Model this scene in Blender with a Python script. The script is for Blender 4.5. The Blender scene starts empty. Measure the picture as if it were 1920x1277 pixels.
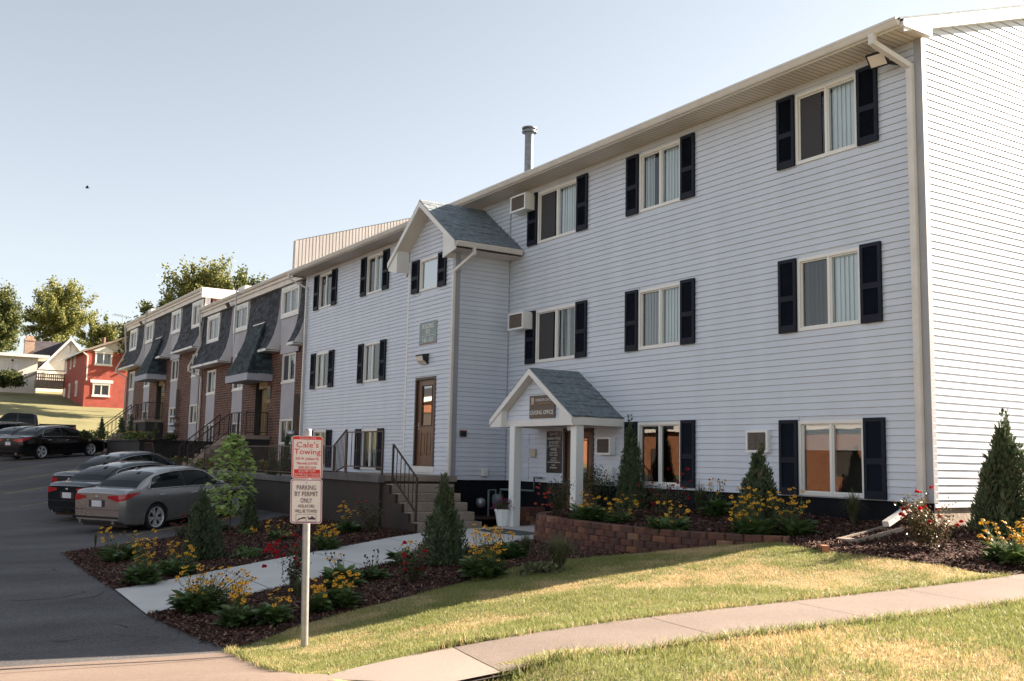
import bpy, bmesh, math, random
import numpy as np
from mathutils import Vector, Matrix
from mathutils.geometry import delaunay_2d_cdt

# ------------------------------------------------------------------ camera, sky, sun, exposure
scene = bpy.context.scene
CZ = 2.05                       # camera height above the low end of the driveway; all z below are relative to the camera
RM = np.array([[0.53784957, 0.08855754, 0.83837665],
               [0.84278586, -0.08093799, -0.53212878],
               [0.02073251, 0.99277722, -0.11816751]])
FPX = 1870.0
cam_data = bpy.data.cameras.new("camera")
cam = bpy.data.objects.new("camera", cam_data)
scene.collection.objects.link(cam)
M4 = Matrix([[*RM[0], 0], [*RM[1], 0], [*RM[2], CZ], [0, 0, 0, 1]])
cam.matrix_world = M4
cam_data.sensor_width = 36.0
cam_data.lens = FPX / 1920 * 36.0
cam_data.clip_start = 0.1
cam_data.clip_end = 3000
cam_data.dof.use_dof = True
cam_data.dof.focus_distance = 17.5
cam_data.dof.aperture_fstop = 5.6
scene.camera = cam

SUN_AZ = 11.0                   # degrees from +Y towards +X
SUN_EL = 27.0
world = bpy.data.worlds.new("World")
scene.world = world
world.use_nodes = True
wn = world.node_tree
wn.nodes.clear()
sky = wn.nodes.new("ShaderNodeTexSky")
sky.sky_type = 'NISHITA'
sky.sun_disc = False
sky.sun_elevation = math.radians(SUN_EL)
sky.sun_rotation = math.radians(SUN_AZ)
sky.altitude = 200
sky.air_density = 1.0
sky.dust_density = 1.2
sky.ozone_density = 1.0
bg = wn.nodes.new("ShaderNodeBackground")
bg.inputs[1].default_value = 0.050
wo = wn.nodes.new("ShaderNodeOutputWorld")
sat = wn.nodes.new("ShaderNodeHueSaturation")     # the photograph's muted, hazy grade of blue, the same all round
sat.inputs["Hue"].default_value = 0.493
sat.inputs["Saturation"].default_value = 0.40
sat.inputs["Value"].default_value = 0.91
wn.links.new(sky.outputs[0], sat.inputs["Color"])
wn.links.new(sat.outputs[0], bg.inputs[0])
wn.links.new(bg.outputs[0], wo.inputs[0])

sun_data = bpy.data.lights.new("sun", 'SUN')
sun_data.energy = 5.0
sun_data.angle = math.radians(0.53)
sun_data.color = (1.0, 0.83, 0.66)
sun = bpy.data.objects.new("sun", sun_data)
scene.collection.objects.link(sun)
_a, _e = math.radians(SUN_AZ), math.radians(SUN_EL)
sdir = Vector((math.sin(_a) * math.cos(_e), math.cos(_a) * math.cos(_e), math.sin(_e)))
sun.rotation_euler = sdir.to_track_quat('Z', 'Y').to_euler()
sun.location = (20, 60, 60)

scene.view_settings.view_transform = 'Standard'
scene.view_settings.look = 'None'
scene.view_settings.gamma = 1.0
scene.view_settings.use_curve_mapping = False
scene.view_settings.exposure = 2.26

# ------------------------------------------------------------------ helpers
rng = np.random.default_rng(7)
random.seed(7)
C = scene.collection.objects

def ray(x, y):
    v = np.array([x - 960.0, -(y - 638.5), -FPX])
    return RM @ (v / np.linalg.norm(v))
def onX(x, y, X): d = ray(x, y); return d * (X / d[0])
def onY(x, y, Y): d = ray(x, y); return d * (Y / d[1])
def onZ(x, y, Z): d = ray(x, y); return d * (Z / d[2])

BASE = {}                        # world position of each thing's own origin
def tag(o, label=None, cat=None, group=None, kind=None):
    if label: o["label"] = label
    if cat: o["category"] = cat
    if group: o["group"] = group
    if kind: o["kind"] = kind
    return o
def thing(name, label, cat, loc=(0, 0, 0), rotz=0.0, group=None, kind=None):
    o = bpy.data.objects.new(name, None)
    o.empty_display_size = 0.2
    C.link(o)
    o.location = loc
    o.rotation_euler = (0, 0, rotz)
    BASE[o.name] = np.array(loc, float)
    return tag(o, label, cat, group, kind)
def link_mesh(name, me, parent=None, loc=None):
    o = bpy.data.objects.new(name, me)
    C.link(o)
    if parent is not None:
        o.parent = parent
        BASE[o.name] = BASE[parent.name]
    else:
        if loc is not None: o.location = loc
        BASE[o.name] = np.array(loc if loc is not None else (0, 0, 0), float)
    return o
def copy_tree(o, parent=None):
    c = o.copy()
    C.link(c)
    if parent is not None: c.parent = parent
    BASE[c.name] = BASE.get(o.name, np.zeros(3))
    for ch in list(o.children): copy_tree(ch, c)
    return c

class MB:
    """collects polygons, then links them as one mesh object"""
    def __init__(s): s.v, s.f, s.m, s.sm = [], [], [], []
    def poly(s, pts, m=0, smooth=False):
        n = len(s.v); s.v.extend([tuple(map(float, p)) for p in pts]); s.f.append(tuple(range(n, n + len(pts)))); s.m.append(m); s.sm.append(smooth); return s
    def mesh(s, vs, fs, m=0, smooth=False):
        n = len(s.v); s.v.extend([tuple(map(float, p)) for p in vs])
        for f in fs: s.f.append(tuple(n + i for i in f)); s.m.append(m); s.sm.append(smooth)
        return s
    def box(s, x0, x1, y0, y1, z0, z1, m=0):
        x0, x1 = min(x0, x1), max(x0, x1); y0, y1 = min(y0, y1), max(y0, y1); z0, z1 = min(z0, z1), max(z0, z1)
        vs = [(x0, y0, z0), (x1, y0, z0), (x1, y1, z0), (x0, y1, z0), (x0, y0, z1), (x1, y0, z1), (x1, y1, z1), (x0, y1, z1)]
        return s.mesh(vs, [(0, 3, 2, 1), (4, 5, 6, 7), (0, 1, 5, 4), (1, 2, 6, 5), (2, 3, 7, 6), (3, 0, 4, 7)], m)
    def bbox(s, x0, x1, y0, y1, z0, z1, b=0.01, m=0):
        """box with bevelled edges"""
        bm = bmesh.new()
        bmesh.ops.create_cube(bm, size=1.0)
        for v in bm.verts:
            v.co = Vector(((x0 + x1) / 2 + v.co.x * abs(x1 - x0), (y0 + y1) / 2 + v.co.y * abs(y1 - y0), (z0 + z1) / 2 + v.co.z * abs(z1 - z0)))
        bmesh.ops.bevel(bm, geom=list(bm.edges), offset=b, segments=1, affect='EDGES')
        bm.verts.index_update()
        s.mesh([v.co[:] for v in bm.verts], [[v.index for v in f.verts] for f in bm.faces], m)
        bm.free(); return s
    def extrude(s, pts, d, m=0):
        """closed polygon pts swept by vector d"""
        n = len(pts); a = [np.array(p, float) for p in pts]; b = [p + np.array(d, float) for p in a]
        fs = [tuple(range(n))[::-1], tuple(range(n, 2 * n))] + [(i, (i + 1) % n, n + (i + 1) % n, n + i) for i in range(n)]
        return s.mesh(a + b, fs, m)
    def tube(s, pts, r, n=8, m=0, caps=True, smooth=True):
        P = [np.array(p, float) for p in pts]; k = len(P)
        rr = list(r) if hasattr(r, '__len__') else [r] * k
        vs, fs = [], []; up = None
        for i in range(k):
            t = P[min(i + 1, k - 1)] - P[max(i - 1, 0)]; t = t / (np.linalg.norm(t) + 1e-9)
            if up is None:
                a = np.array([0, 0, 1.0]) if abs(t[2]) < .9 else np.array([1.0, 0, 0])
            else: a = up
            u = np.cross(t, a); u /= (np.linalg.norm(u) + 1e-9); w = np.cross(u, t); up = w
            for j in range(n):
                an = 2 * math.pi * j / n
                vs.append(P[i] + rr[i] * (math.cos(an) * u + math.sin(an) * w))
        for i in range(k - 1):
            for j in range(n):
                fs.append((i * n + j, i * n + (j + 1) % n, (i + 1) * n + (j + 1) % n, (i + 1) * n + j))
        s.mesh(vs, fs, m, smooth)
        if caps:
            s.poly(vs[:n][::-1], m); s.poly(vs[-n:], m)
        return s
    def bar(s, a, b, w, h=None, m=0):
        """square section bar from a to b"""
        h = h or w; a = np.array(a, float); b = np.array(b, float); t = b - a; t /= np.linalg.norm(t)
        up = np.array([0, 0, 1.0]) if abs(t[2]) < .95 else np.array([0, 1.0, 0])
        u = np.cross(t, up); u /= np.linalg.norm(u); q = np.cross(u, t)
        o = [(-1, -1), (1, -1), (1, 1), (-1, 1)]
        vs = [a + i * u * w / 2 + j * q * h / 2 for i, j in o] + [b + i * u * w / 2 + j * q * h / 2 for i, j in o]
        return s.mesh(vs, [(3, 2, 1, 0), (4, 5, 6, 7)] + [(i, (i + 1) % 4, 4 + (i + 1) % 4, 4 + i) for i in range(4)], m)
    def lathe(s, prof, c=(0, 0, 0), n=16, m=0, smooth=True, squash=(1, 1)):
        vs, fs = [], []
        for r, z in prof:
            for j in range(n):
                a = 2 * math.pi * j / n
                vs.append((c[0] + r * math.cos(a) * squash[0], c[1] + r * math.sin(a) * squash[1], c[2] + z))
        for i in range(len(prof) - 1):
            for j in range(n):
                fs.append((i * n + j, i * n + (j + 1) % n, (i + 1) * n + (j + 1) % n, (i + 1) * n + j))
        s.mesh(vs, fs, m, smooth)
        s.poly(vs[:n][::-1], m); s.poly(vs[-n:], m)
        return s
    def data(s, name, mats, base=(0, 0, 0)):
        me = bpy.data.meshes.new(name)
        V = np.array(s.v, float).reshape(-1, 3) - np.array(base, float)
        me.from_pydata(V.tolist(), [], s.f)
        for mm in (mats if isinstance(mats, (list, tuple)) else [mats]): me.materials.append(mm)
        me.polygons.foreach_set("material_index", s.m)
        me.polygons.foreach_set("use_smooth", s.sm)
        me.update(); return me
    def build(s, name, mats, parent=None, loc=None):
        base = BASE[parent.name] if parent is not None else (loc if loc is not None else (0, 0, 0))
        return link_mesh(name, s.data(name, mats, base), parent, loc)

def np_mesh(name, V, F, mats, midx=None, smooth=False):
    """fast mesh from arrays; F is an (n, k) array"""
    me = bpy.data.meshes.new(name)
    V = np.asarray(V, np.float32); F = np.asarray(F, np.int32)
    k = F.shape[1]
    me.vertices.add(len(V)); me.vertices.foreach_set("co", V.ravel())
    me.loops.add(F.size); me.loops.foreach_set("vertex_index", F.ravel())
    me.polygons.add(len(F))
    me.polygons.foreach_set("loop_start", np.arange(0, F.size, k, dtype=np.int32))
    if midx is not None: me.polygons.foreach_set("material_index", np.asarray(midx, np.int32))
    if smooth: me.polygons.foreach_set("use_smooth", np.ones(len(F), bool))
    for mm in (mats if isinstance(mats, (list, tuple)) else [mats]): me.materials.append(mm)
    me.update(calc_edges=True); me.validate()
    return me

# ------------------------------------------------------------------ materials
MATS = {}
def nd(nt, t, **kw):
    n = nt.nodes.new(t)
    for k, v in kw.items(): setattr(n, k, v)
    return n
def mat(name, col, rough=0.6, col2=None, nscale=8.0, ndetail=4.0, bump=0.0, bscale=None, metallic=0.0, spec=0.5, island=0.0, coat=0.0, trans=0.0, contrast=(0.35, 0.65), stretch=None, rough2=None):
    """principled surface with noise mottling, fine bump and an optional random tint per loose piece"""
    m = bpy.data.materials.new(name); m.use_nodes = True
    nt = m.node_tree; b = nt.nodes["Principled BSDF"]; L = nt.links
    b.inputs["Roughness"].default_value = rough; b.inputs["Metallic"].default_value = metallic
    b.inputs["Specular IOR Level"].default_value = spec
    b.inputs["Coat Weight"].default_value = coat; b.inputs["Coat Roughness"].default_value = 0.04
    geo = nd(nt, "ShaderNodeNewGeometry")
    pos = geo.outputs["Position"]
    if stretch:
        mp = nd(nt, "ShaderNodeMapping"); mp.inputs["Scale"].default_value = stretch
        L.new(pos, mp.inputs["Vector"]); pos = mp.outputs["Vector"]
    src = None
    c4 = (*col, 1.0)
    b.inputs["Base Color"].default_value = c4
    if col2 is not None:
        n = nd(nt, "ShaderNodeTexNoise"); n.inputs["Scale"].default_value = nscale; n.inputs["Detail"].default_value = ndetail
        L.new(pos, n.inputs["Vector"])
        r = nd(nt, "ShaderNodeValToRGB"); r.color_ramp.elements[0].position = contrast[0]; r.color_ramp.elements[1].position = contrast[1]
        r.color_ramp.elements[0].color = c4; r.color_ramp.elements[1].color = (*col2, 1.0)
        L.new(n.outputs["Fac"], r.inputs["Fac"]); src = r.outputs["Color"]
        if rough2 is not None:
            mr = nd(nt, "ShaderNodeMapRange"); mr.inputs["To Min"].default_value = rough; mr.inputs["To Max"].default_value = rough2
            L.new(n.outputs["Fac"], mr.inputs["Value"]); L.new(mr.outputs["Result"], b.inputs["Roughness"])
    if island:
        h = nd(nt, "ShaderNodeHueSaturation")
        mr = nd(nt, "ShaderNodeMapRange"); mr.inputs["To Min"].default_value = 1 - island; mr.inputs["To Max"].default_value = 1 + island
        L.new(geo.outputs["Random Per Island"], mr.inputs["Value"]); L.new(mr.outputs["Result"], h.inputs["Value"])
        if src is not None: L.new(src, h.inputs["Color"])
        else: h.inputs["Color"].default_value = c4
        src = h.outputs["Color"]
    if src is not None: L.new(src, b.inputs["Base Color"])
    if bump:
        n2 = nd(nt, "ShaderNodeTexNoise"); n2.inputs["Scale"].default_value = bscale or nscale * 6; n2.inputs["Detail"].default_value = 5
        L.new(pos, n2.inputs["Vector"])
        bp = nd(nt, "ShaderNodeBump"); bp.inputs["Strength"].default_value = bump; bp.inputs["Distance"].default_value = 0.02
        L.new(n2.outputs["Fac"], bp.inputs["Height"]); L.new(bp.outputs["Normal"], b.inputs["Normal"])
    if trans:
        b.inputs["Transmission Weight"].default_value = trans
    MATS[name] = m
    return m
def leaf_mat(name, cols, trans=0.35, rough=0.5, nscale=1.2):
    """foliage: random tint per leaf, light passing through"""
    m = bpy.data.materials.new(name); m.use_nodes = True
    nt = m.node_tree; nt.nodes.clear(); L = nt.links
    geo = nd(nt, "ShaderNodeNewGeometry")
    r = nd(nt, "ShaderNodeValToRGB")
    while len(r.color_ramp.elements) < len(cols): r.color_ramp.elements.new(0.5)
    for i, c in enumerate(cols):
        r.color_ramp.elements[i].position = i / max(1, len(cols) - 1); r.color_ramp.elements[i].color = (*c, 1)
    L.new(geo.outputs["Random Per Island"], r.inputs["Fac"])
    p = nd(nt, "ShaderNodeBsdfPrincipled"); p.inputs["Roughness"].default_value = rough; p.inputs["Specular IOR Level"].default_value = 0.3
    L.new(r.outputs["Color"], p.inputs["Base Color"])
    t = nd(nt, "ShaderNodeBsdfTranslucent"); L.new(r.outputs["Color"], t.inputs["Color"])
    mx = nd(nt, "ShaderNodeMixShader"); mx.inputs[0].default_value = trans
    o = nd(nt, "ShaderNodeOutputMaterial")
    L.new(p.outputs[0], mx.inputs[1]); L.new(t.outputs[0], mx.inputs[2]); L.new(mx.outputs[0], o.inputs[0])
    MATS[name] = m
    return m
def glass_mat(name, tint=(0.9, 0.95, 0.96), refl=0.10, rough=0.01):
    m = bpy.data.materials.new(name); m.use_nodes = True
    nt = m.node_tree; nt.nodes.clear(); L = nt.links
    t = nd(nt, "ShaderNodeBsdfTransparent"); t.inputs[0].default_value = (*tint, 1)
    g = nd(nt, "ShaderNodeBsdfGlossy"); g.inputs["Roughness"].default_value = rough
    # slightly wavy panes, so that reflections bend as in real glazing
    geo = nd(nt, "ShaderNodeNewGeometry"); n = nd(nt, "ShaderNodeTexNoise"); n.inputs["Scale"].default_value = 1.6
    L.new(geo.outputs["Position"], n.inputs["Vector"])
    bp = nd(nt, "ShaderNodeBump"); bp.inputs["Strength"].default_value = 0.03; bp.inputs["Distance"].default_value = 0.02
    L.new(n.outputs["Fac"], bp.inputs["Height"]); L.new(bp.outputs["Normal"], g.inputs["Normal"])
    f = nd(nt, "ShaderNodeFresnel"); f.inputs["IOR"].default_value = 1.5
    a = nd(nt, "ShaderNodeMath", operation='ADD'); a.inputs[1].default_value = refl; a.use_clamp = True
    L.new(f.outputs[0], a.inputs[0])
    mx = nd(nt, "ShaderNodeMixShader"); o = nd(nt, "ShaderNodeOutputMaterial")
    L.new(a.outputs[0], mx.inputs[0]); L.new(t.outputs[0], mx.inputs[1]); L.new(g.outputs[0], mx.inputs[2]); L.new(mx.outputs[0], o.inputs[0])
    MATS[name] = m
    return m
def brick_mat(name, c1, c2, mortar, bw=0.2, bh=0.075, mw=0.012, axis='xz', bump=0.4, mortar_smooth=0.1):
    """coursed brickwork for walls too far off to lay brick by brick; axis picks the wall plane"""
    m = bpy.data.materials.new(name); m.use_nodes = True
    nt = m.node_tree; b = nt.nodes["Principled BSDF"]; L = nt.links
    b.inputs["Roughness"].default_value = 0.85
    geo = nd(nt, "ShaderNodeNewGeometry"); sx = nd(nt, "ShaderNodeSeparateXYZ"); cx = nd(nt, "ShaderNodeCombineXYZ")
    L.new(geo.outputs["Position"], sx.inputs[0])
    ad = nd(nt, "ShaderNodeMath", operation='ADD')
    L.new(sx.outputs["X"], ad.inputs[0]); L.new(sx.outputs["Y"], ad.inputs[1])
    L.new(ad.outputs[0], cx.inputs["X"]); L.new(sx.outputs["Z"], cx.inputs["Y"])
    t = nd(nt, "ShaderNodeTexBrick"); t.inputs["Scale"].default_value = 1.0
    t.inputs["Brick Width"].default_value = bw; t.inputs["Row Height"].default_value = bh; t.inputs["Mortar Size"].default_value = mw / 2
    t.inputs["Mortar Smooth"].default_value = mortar_smooth; t.inputs["Bias"].default_value = -0.1
    t.inputs["Color1"].default_value = (*c1, 1); t.inputs["Color2"].default_value = (*c2, 1); t.inputs["Mortar"].default_value = (*mortar, 1)
    L.new(cx.outputs[0], t.inputs["Vector"])
    n = nd(nt, "ShaderNodeTexNoise"); n.inputs["Scale"].default_value = 2.5; n.inputs["Detail"].default_value = 6; L.new(geo.outputs["Position"], n.inputs["Vector"])
    mr = nd(nt, "ShaderNodeMapRange"); mr.inputs["To Min"].default_value = 0.65; mr.inputs["To Max"].default_value = 1.35; L.new(n.outputs["Fac"], mr.inputs["Value"])
    mx = nd(nt, "ShaderNodeVectorMath", operation='SCALE'); L.new(t.outputs["Color"], mx.inputs[0]); L.new(mr.outputs["Result"], mx.inputs["Scale"])
    L.new(mx.outputs[0], b.inputs["Base Color"])
    bp = nd(nt, "ShaderNodeBump"); bp.inputs["Strength"].default_value = bump; bp.inputs["Distance"].default_value = 0.015; bp.invert = True
    L.new(t.outputs["Fac"], bp.inputs["Height"]); L.new(bp.outputs["Normal"], b.inputs["Normal"])
    MATS[name] = m
    return m

M_siding = mat("vinyl_siding", (0.565, 0.598, 0.672), 0.42, (0.61, 0.643, 0.717), 1.1, 9, bump=0.05, bscale=90, island=0.035, stretch=(2.0, 2.0, 0.3))
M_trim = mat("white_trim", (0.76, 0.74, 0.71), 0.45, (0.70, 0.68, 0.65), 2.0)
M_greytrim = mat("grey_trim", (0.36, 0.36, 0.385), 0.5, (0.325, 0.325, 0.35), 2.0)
M_soffit = mat("soffit_vinyl", (0.74, 0.665, 0.58), 0.55, (0.68, 0.61, 0.53), 1.5)
M_gutter = mat("gutter_metal", (0.70, 0.66, 0.62), 0.35, (0.62, 0.58, 0.54), 3.0)
M_shutter = mat("shutter_vinyl", (0.009, 0.012, 0.022), 0.6, (0.012, 0.016, 0.027), 4.0, spec=0.2)
M_frame = mat("window_vinyl", (0.76, 0.74, 0.71), 0.35)
M_glass = glass_mat("window_glass", refl=0.035)
M_glassdark = glass_mat("window_glass_low", (0.85, 0.88, 0.88), 0.05)
M_screen = mat("insect_screen", (0.045, 0.043, 0.048), 0.8)
M_blind = mat("white_blind", (0.82, 0.86, 0.87), 0.7, (0.78, 0.82, 0.84), 3.0)
M_curtain = mat("dark_curtain", (0.13, 0.105, 0.10), 0.9, (0.05, 0.042, 0.042), 9.0, stretch=(1, 1, .05))
M_curtain2 = mat("brown_curtain", (0.075, 0.052, 0.045), 0.9, (0.03, 0.022, 0.02), 9.0, stretch=(1, 1, .05))
M_room = mat("room_dark", (0.05, 0.045, 0.04), 0.9)
M_shingle = mat("grey_shingle", (0.22, 0.26, 0.29), 0.9, (0.14, 0.165, 0.19), 9.0, bump=0.5, bscale=160, island=0.38)
M_shingle_dark = mat("charcoal_shingle", (0.062, 0.068, 0.085), 0.9, (0.034, 0.038, 0.048), 5.0, bump=0.4, bscale=120, island=0.6)
M_shingle_hood = mat("slate_green_shingle", (0.045, 0.066, 0.074), 0.9, (0.028, 0.042, 0.048), 5.0, bump=0.4, bscale=120, island=0.6)
M_found = mat("black_foundation", (0.007, 0.008, 0.011), 0.8, (0.012, 0.013, 0.016), 3.0, bump=0.3, spec=0.15)
M_foundtan = mat("tan_foundation", (0.46, 0.38, 0.31), 0.8, (0.38, 0.31, 0.25), 3.0, bump=0.3)
M_concrete = mat("walk_concrete", (0.60, 0.59, 0.57), 0.85, (0.53, 0.52, 0.50), 1.2, 8, bump=0.25, bscale=120)
M_sidewalk = mat("sidewalk_concrete", (0.205, 0.163, 0.138), 0.9, (0.178, 0.140, 0.118), 1.1, 9, bump=0.35, bscale=150)
M_apron = mat("apron_concrete", (0.20, 0.150, 0.120), 0.9, (0.17, 0.127, 0.10), 0.8, 9, bump=0.3, bscale=140)
M_stepc = mat("step_concrete", (0.31, 0.25, 0.20), 0.9, (0.23, 0.185, 0.15), 2.2, 9, bump=0.5, bscale=60)
M_brownwall = mat("brown_painted_block", (0.042, 0.027, 0.021), 0.8, (0.028, 0.020, 0.017), 1.2, 6, bump=0.4, bscale=40)
M_darkwall = mat("dark_block", (0.022, 0.021, 0.022), 0.8, (0.034, 0.031, 0.030), 1.5, 6, bump=0.5, bscale=30)
M_coping = mat("weathered_coping", (0.10, 0.095, 0.095), 0.85, (0.16, 0.145, 0.135), 2.5, 7, bump=0.4)
M_block = mat("red_wall_block", (0.20, 0.085, 0.055), 0.95, (0.105, 0.048, 0.036), 6.0, 8, bump=0.9, bscale=38, island=0.0)
M_rust = mat("rusty_black_rail", (0.020, 0.014, 0.012), 0.55, (0.060, 0.030, 0.020), 12.0)
M_brownrail = mat("brown_rail", (0.085, 0.05, 0.036), 0.5, (0.05, 0.03, 0.024), 9.0)
M_galv = mat("galvanised_steel", (0.44, 0.45, 0.47), 0.42, (0.36, 0.37, 0.39), 14.0, metallic=0.7)
M_door = mat("brown_door", (0.175, 0.085, 0.042), 0.42, (0.13, 0.062, 0.032), 3.0, stretch=(6, 6, 0.6))
M_doorframe = mat("dark_brown_frame", (0.055, 0.036, 0.028), 0.5)
M_chrome = mat("polished_metal", (0.75, 0.75, 0.74), 0.18, metallic=1.0)
M_black = mat("black_plastic", (0.012, 0.012, 0.013), 0.45)
M_white = mat("white_plastic", (0.78, 0.78, 0.77), 0.4)
M_brick = brick_mat("townhouse_brick", (0.135, 0.050, 0.030), (0.050, 0.022, 0.018), (0.27, 0.20, 0.165), 0.30, 0.105, 0.016)
M_brick2 = brick_mat("lit_brick", (0.26, 0.10, 0.045), (0.18, 0.068, 0.032), (0.28, 0.17, 0.10))
M_panel = mat("grey_panel", (0.46, 0.45, 0.48), 0.7, (0.41, 0.40, 0.43), 1.5)
M_fascia = mat("cream_fascia", (0.72, 0.66, 0.58), 0.5, (0.64, 0.58, 0.51), 2.0)
# ------------------------------------------------------------------ the lie of the land
CP = []
FARP = np.polyfit([2.82, 3.37, 3.96, 4.68, 5.19, 5.73, 6.31, 6.94, 7.89, 9.13, 11.8, 16], [-1.607, -1.548, -1.485, -1.431, -1.403, -1.386, -1.376, -1.367, -1.350, -1.321, -1.261, -1.17], 5)
NEARP = np.polyfit([2.6, 3.44, 3.78, 4.19, 4.63, 5.1, 5.65, 6.36, 7.36, 9.5, 14, 16], [-1.47, -1.399, -1.374, -1.354, -1.336, -1.324, -1.320, -1.317, -1.309, -1.289, -1.22, -1.19], 5)
def walk_z(P):
    """sidewalk surface: two smooth edge profiles with an even cross fall"""
    y = np.clip(P[:, 1], 2.6, 16); t = np.clip((P[:, 0] + 7.0) / 1.35, -.05, 1.05)
    return (np.polyval(FARP, y) * (1 - t) + np.polyval(NEARP, y) * t) + np.maximum(P[:, 1] - 16, 0) * .02
for _y in np.linspace(2.9, 15, 16): CP += [(-7.0, _y, float(np.polyval(FARP, _y))), (-5.65, _y, float(np.polyval(NEARP, _y)))]
for X, z in [(6, -1.5), (-3, -1.5), (-5.6, -1.52), (-7, -1.64), (-8.6, -1.86), (-10.6, -2.06), (-14, -2.07), (-18, -2.07), (-22, -2.06), (-28, -2.04), (-32, -1.93), (-36.8, -1.66), (-42, -1.30), (-47, -0.92), (-53, -0.47), (-58, -0.38), (-64, -0.2)]:
    CP += [(X, 3.2, z), (X, -4, z - 0.02), (X, -14, z - 0.05)]
for X, z in [(-30, -1.62), (-34, -1.35), (-40, -0.80), (-46, -0.32), (-53, -0.22), (-60, -0.2)]: CP.append((X, 9.2, z))
for X, z in [(-69, 0.95), (-75, 1.75), (-83, 2.75), (-91, 3.7), (-104, 5.3), (-117, 6.75), (-150, 9.5), (-260, 14), (-600, 22)]:
    for Y in (-120, -40, -12, 6, 16, 45, 120): CP.append((X, Y, z))
CP += [(-7, 18, -1.13), (-5.65, 18, -1.15), (-2, 6, -1.5), (-2, 14, -1.4), (10, 10, -1.4), (40, 40, -1.0), (200, 200, 2), (200, -200, -4), (-60, -200, -1), (-30, -60, -2.3), (0, -60, -1.8), (60, -20, -1.6)]
CP += [(-10.67, 3.54, -2.06), (-10.54, 4.17, -1.975), (-10.4, 4.96, -1.855), (-10.25, 5.7, -1.71), (-10.15, 6.23, -1.632), (-9.97, 7.13, -1.486), (-9.8, 8.01, -1.367), (-9.64, 8.83, -1.27), (-9.42, 9.94, -1.10)]
CP += [(-11.5, 4.4, -1.98), (-11.6, 5.4, -1.84), (-11.8, 6.6, -1.68), (-11.95, 7.6, -1.52), (-11.9, 8.5, -1.44), (-11.85, 9.6, -1.39), (-15.6, 10.3, -1.46), (-13.4, 9.75, -1.48), (-10.6, 9.95, -1.2), (-9.8, 10.6, -1.08), (-8.45, 10.5, -1.1), (-7.8, 10.7, -1.13), (-8.87, 12.8, -0.84), (-8.87, 17, -0.82), (-8.2, 14, -1.0)]
CP += [(-18.4, 10, -1.51), (-18.2, 12.2, -1.43), (-16.2, 11.8, -1.43), (-18.2, 9.1, -1.56), (-17, 6, -1.82), (-14.4, 6, -1.81), (-15, 8.3, -1.62), (-21.6, 4.4, -2.02), (-22.5, 9.2, -1.60), (-25.5, 9.4, -1.60), (-20, 7, -1.80), (-28, 9.4, -1.62), (-25, 6.5, -1.9), (-26, 4, -2.03)]
CP += [(-8.95, 11.06, -1.03), (-8.95, 11.8, -.92)]
CP += [(-30, 40, 0.5), (-60, 40, 2.5), (-20, 30, -0.5), (0, 40, -0.8), (-15, 18, -1.0), (-30, 16, -1.2), (-45, 18, -0.2), (-60, 18, 1.0)]
CP = np.array(CP, float)
def _phi(r): return np.sqrt(r * r + 0.5)
def _fit():
    n = len(CP); P = CP[:, :2]
    K = _phi(np.linalg.norm(P[:, None] - P[None], axis=2)) + np.eye(n) * -0.004
    A = np.zeros((n + 3, n + 3)); A[:n, :n] = K; A[:n, n] = 1; A[:n, n + 1:] = P; A[n, :n] = 1; A[n + 1:, :n] = P.T
    b = np.zeros(n + 3); b[:n] = CP[:, 2]
    return np.linalg.solve(A, b)
TW = _fit()
def terr(XY):
    XY = np.atleast_2d(np.asarray(XY, float)); out = np.empty(len(XY)); n = len(CP)
    for s in range(0, len(XY), 20000):
        q = XY[s:s + 20000]
        out[s:s + 20000] = _phi(np.linalg.norm(q[:, None] - CP[None, :, :2], axis=2)) @ TW[:n] + TW[n] + q @ TW[n + 1:]
    return out
def tz(x, y): return float(terr([(x, y)])[0])
def ground_at(px, py, zoff=0.0, rmin=4, rmax=160):
    """where the line of sight through a photo pixel meets the ground"""
    d = ray(px, py); ts = np.linspace(rmin, rmax, 2500); P = ts[:, None] * d[None]
    below = P[:, 2] < terr(P[:, :2]) + zoff
    i = int(np.argmax(below)) if below.any() else len(ts) - 1
    a, b = ts[max(i - 1, 0)], ts[i]
    for _ in range(14):
        m = (a + b) / 2; p = m * d
        if p[2] < tz(p[0], p[1]) + zoff: b = m
        else: a = m
    return b * d

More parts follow.
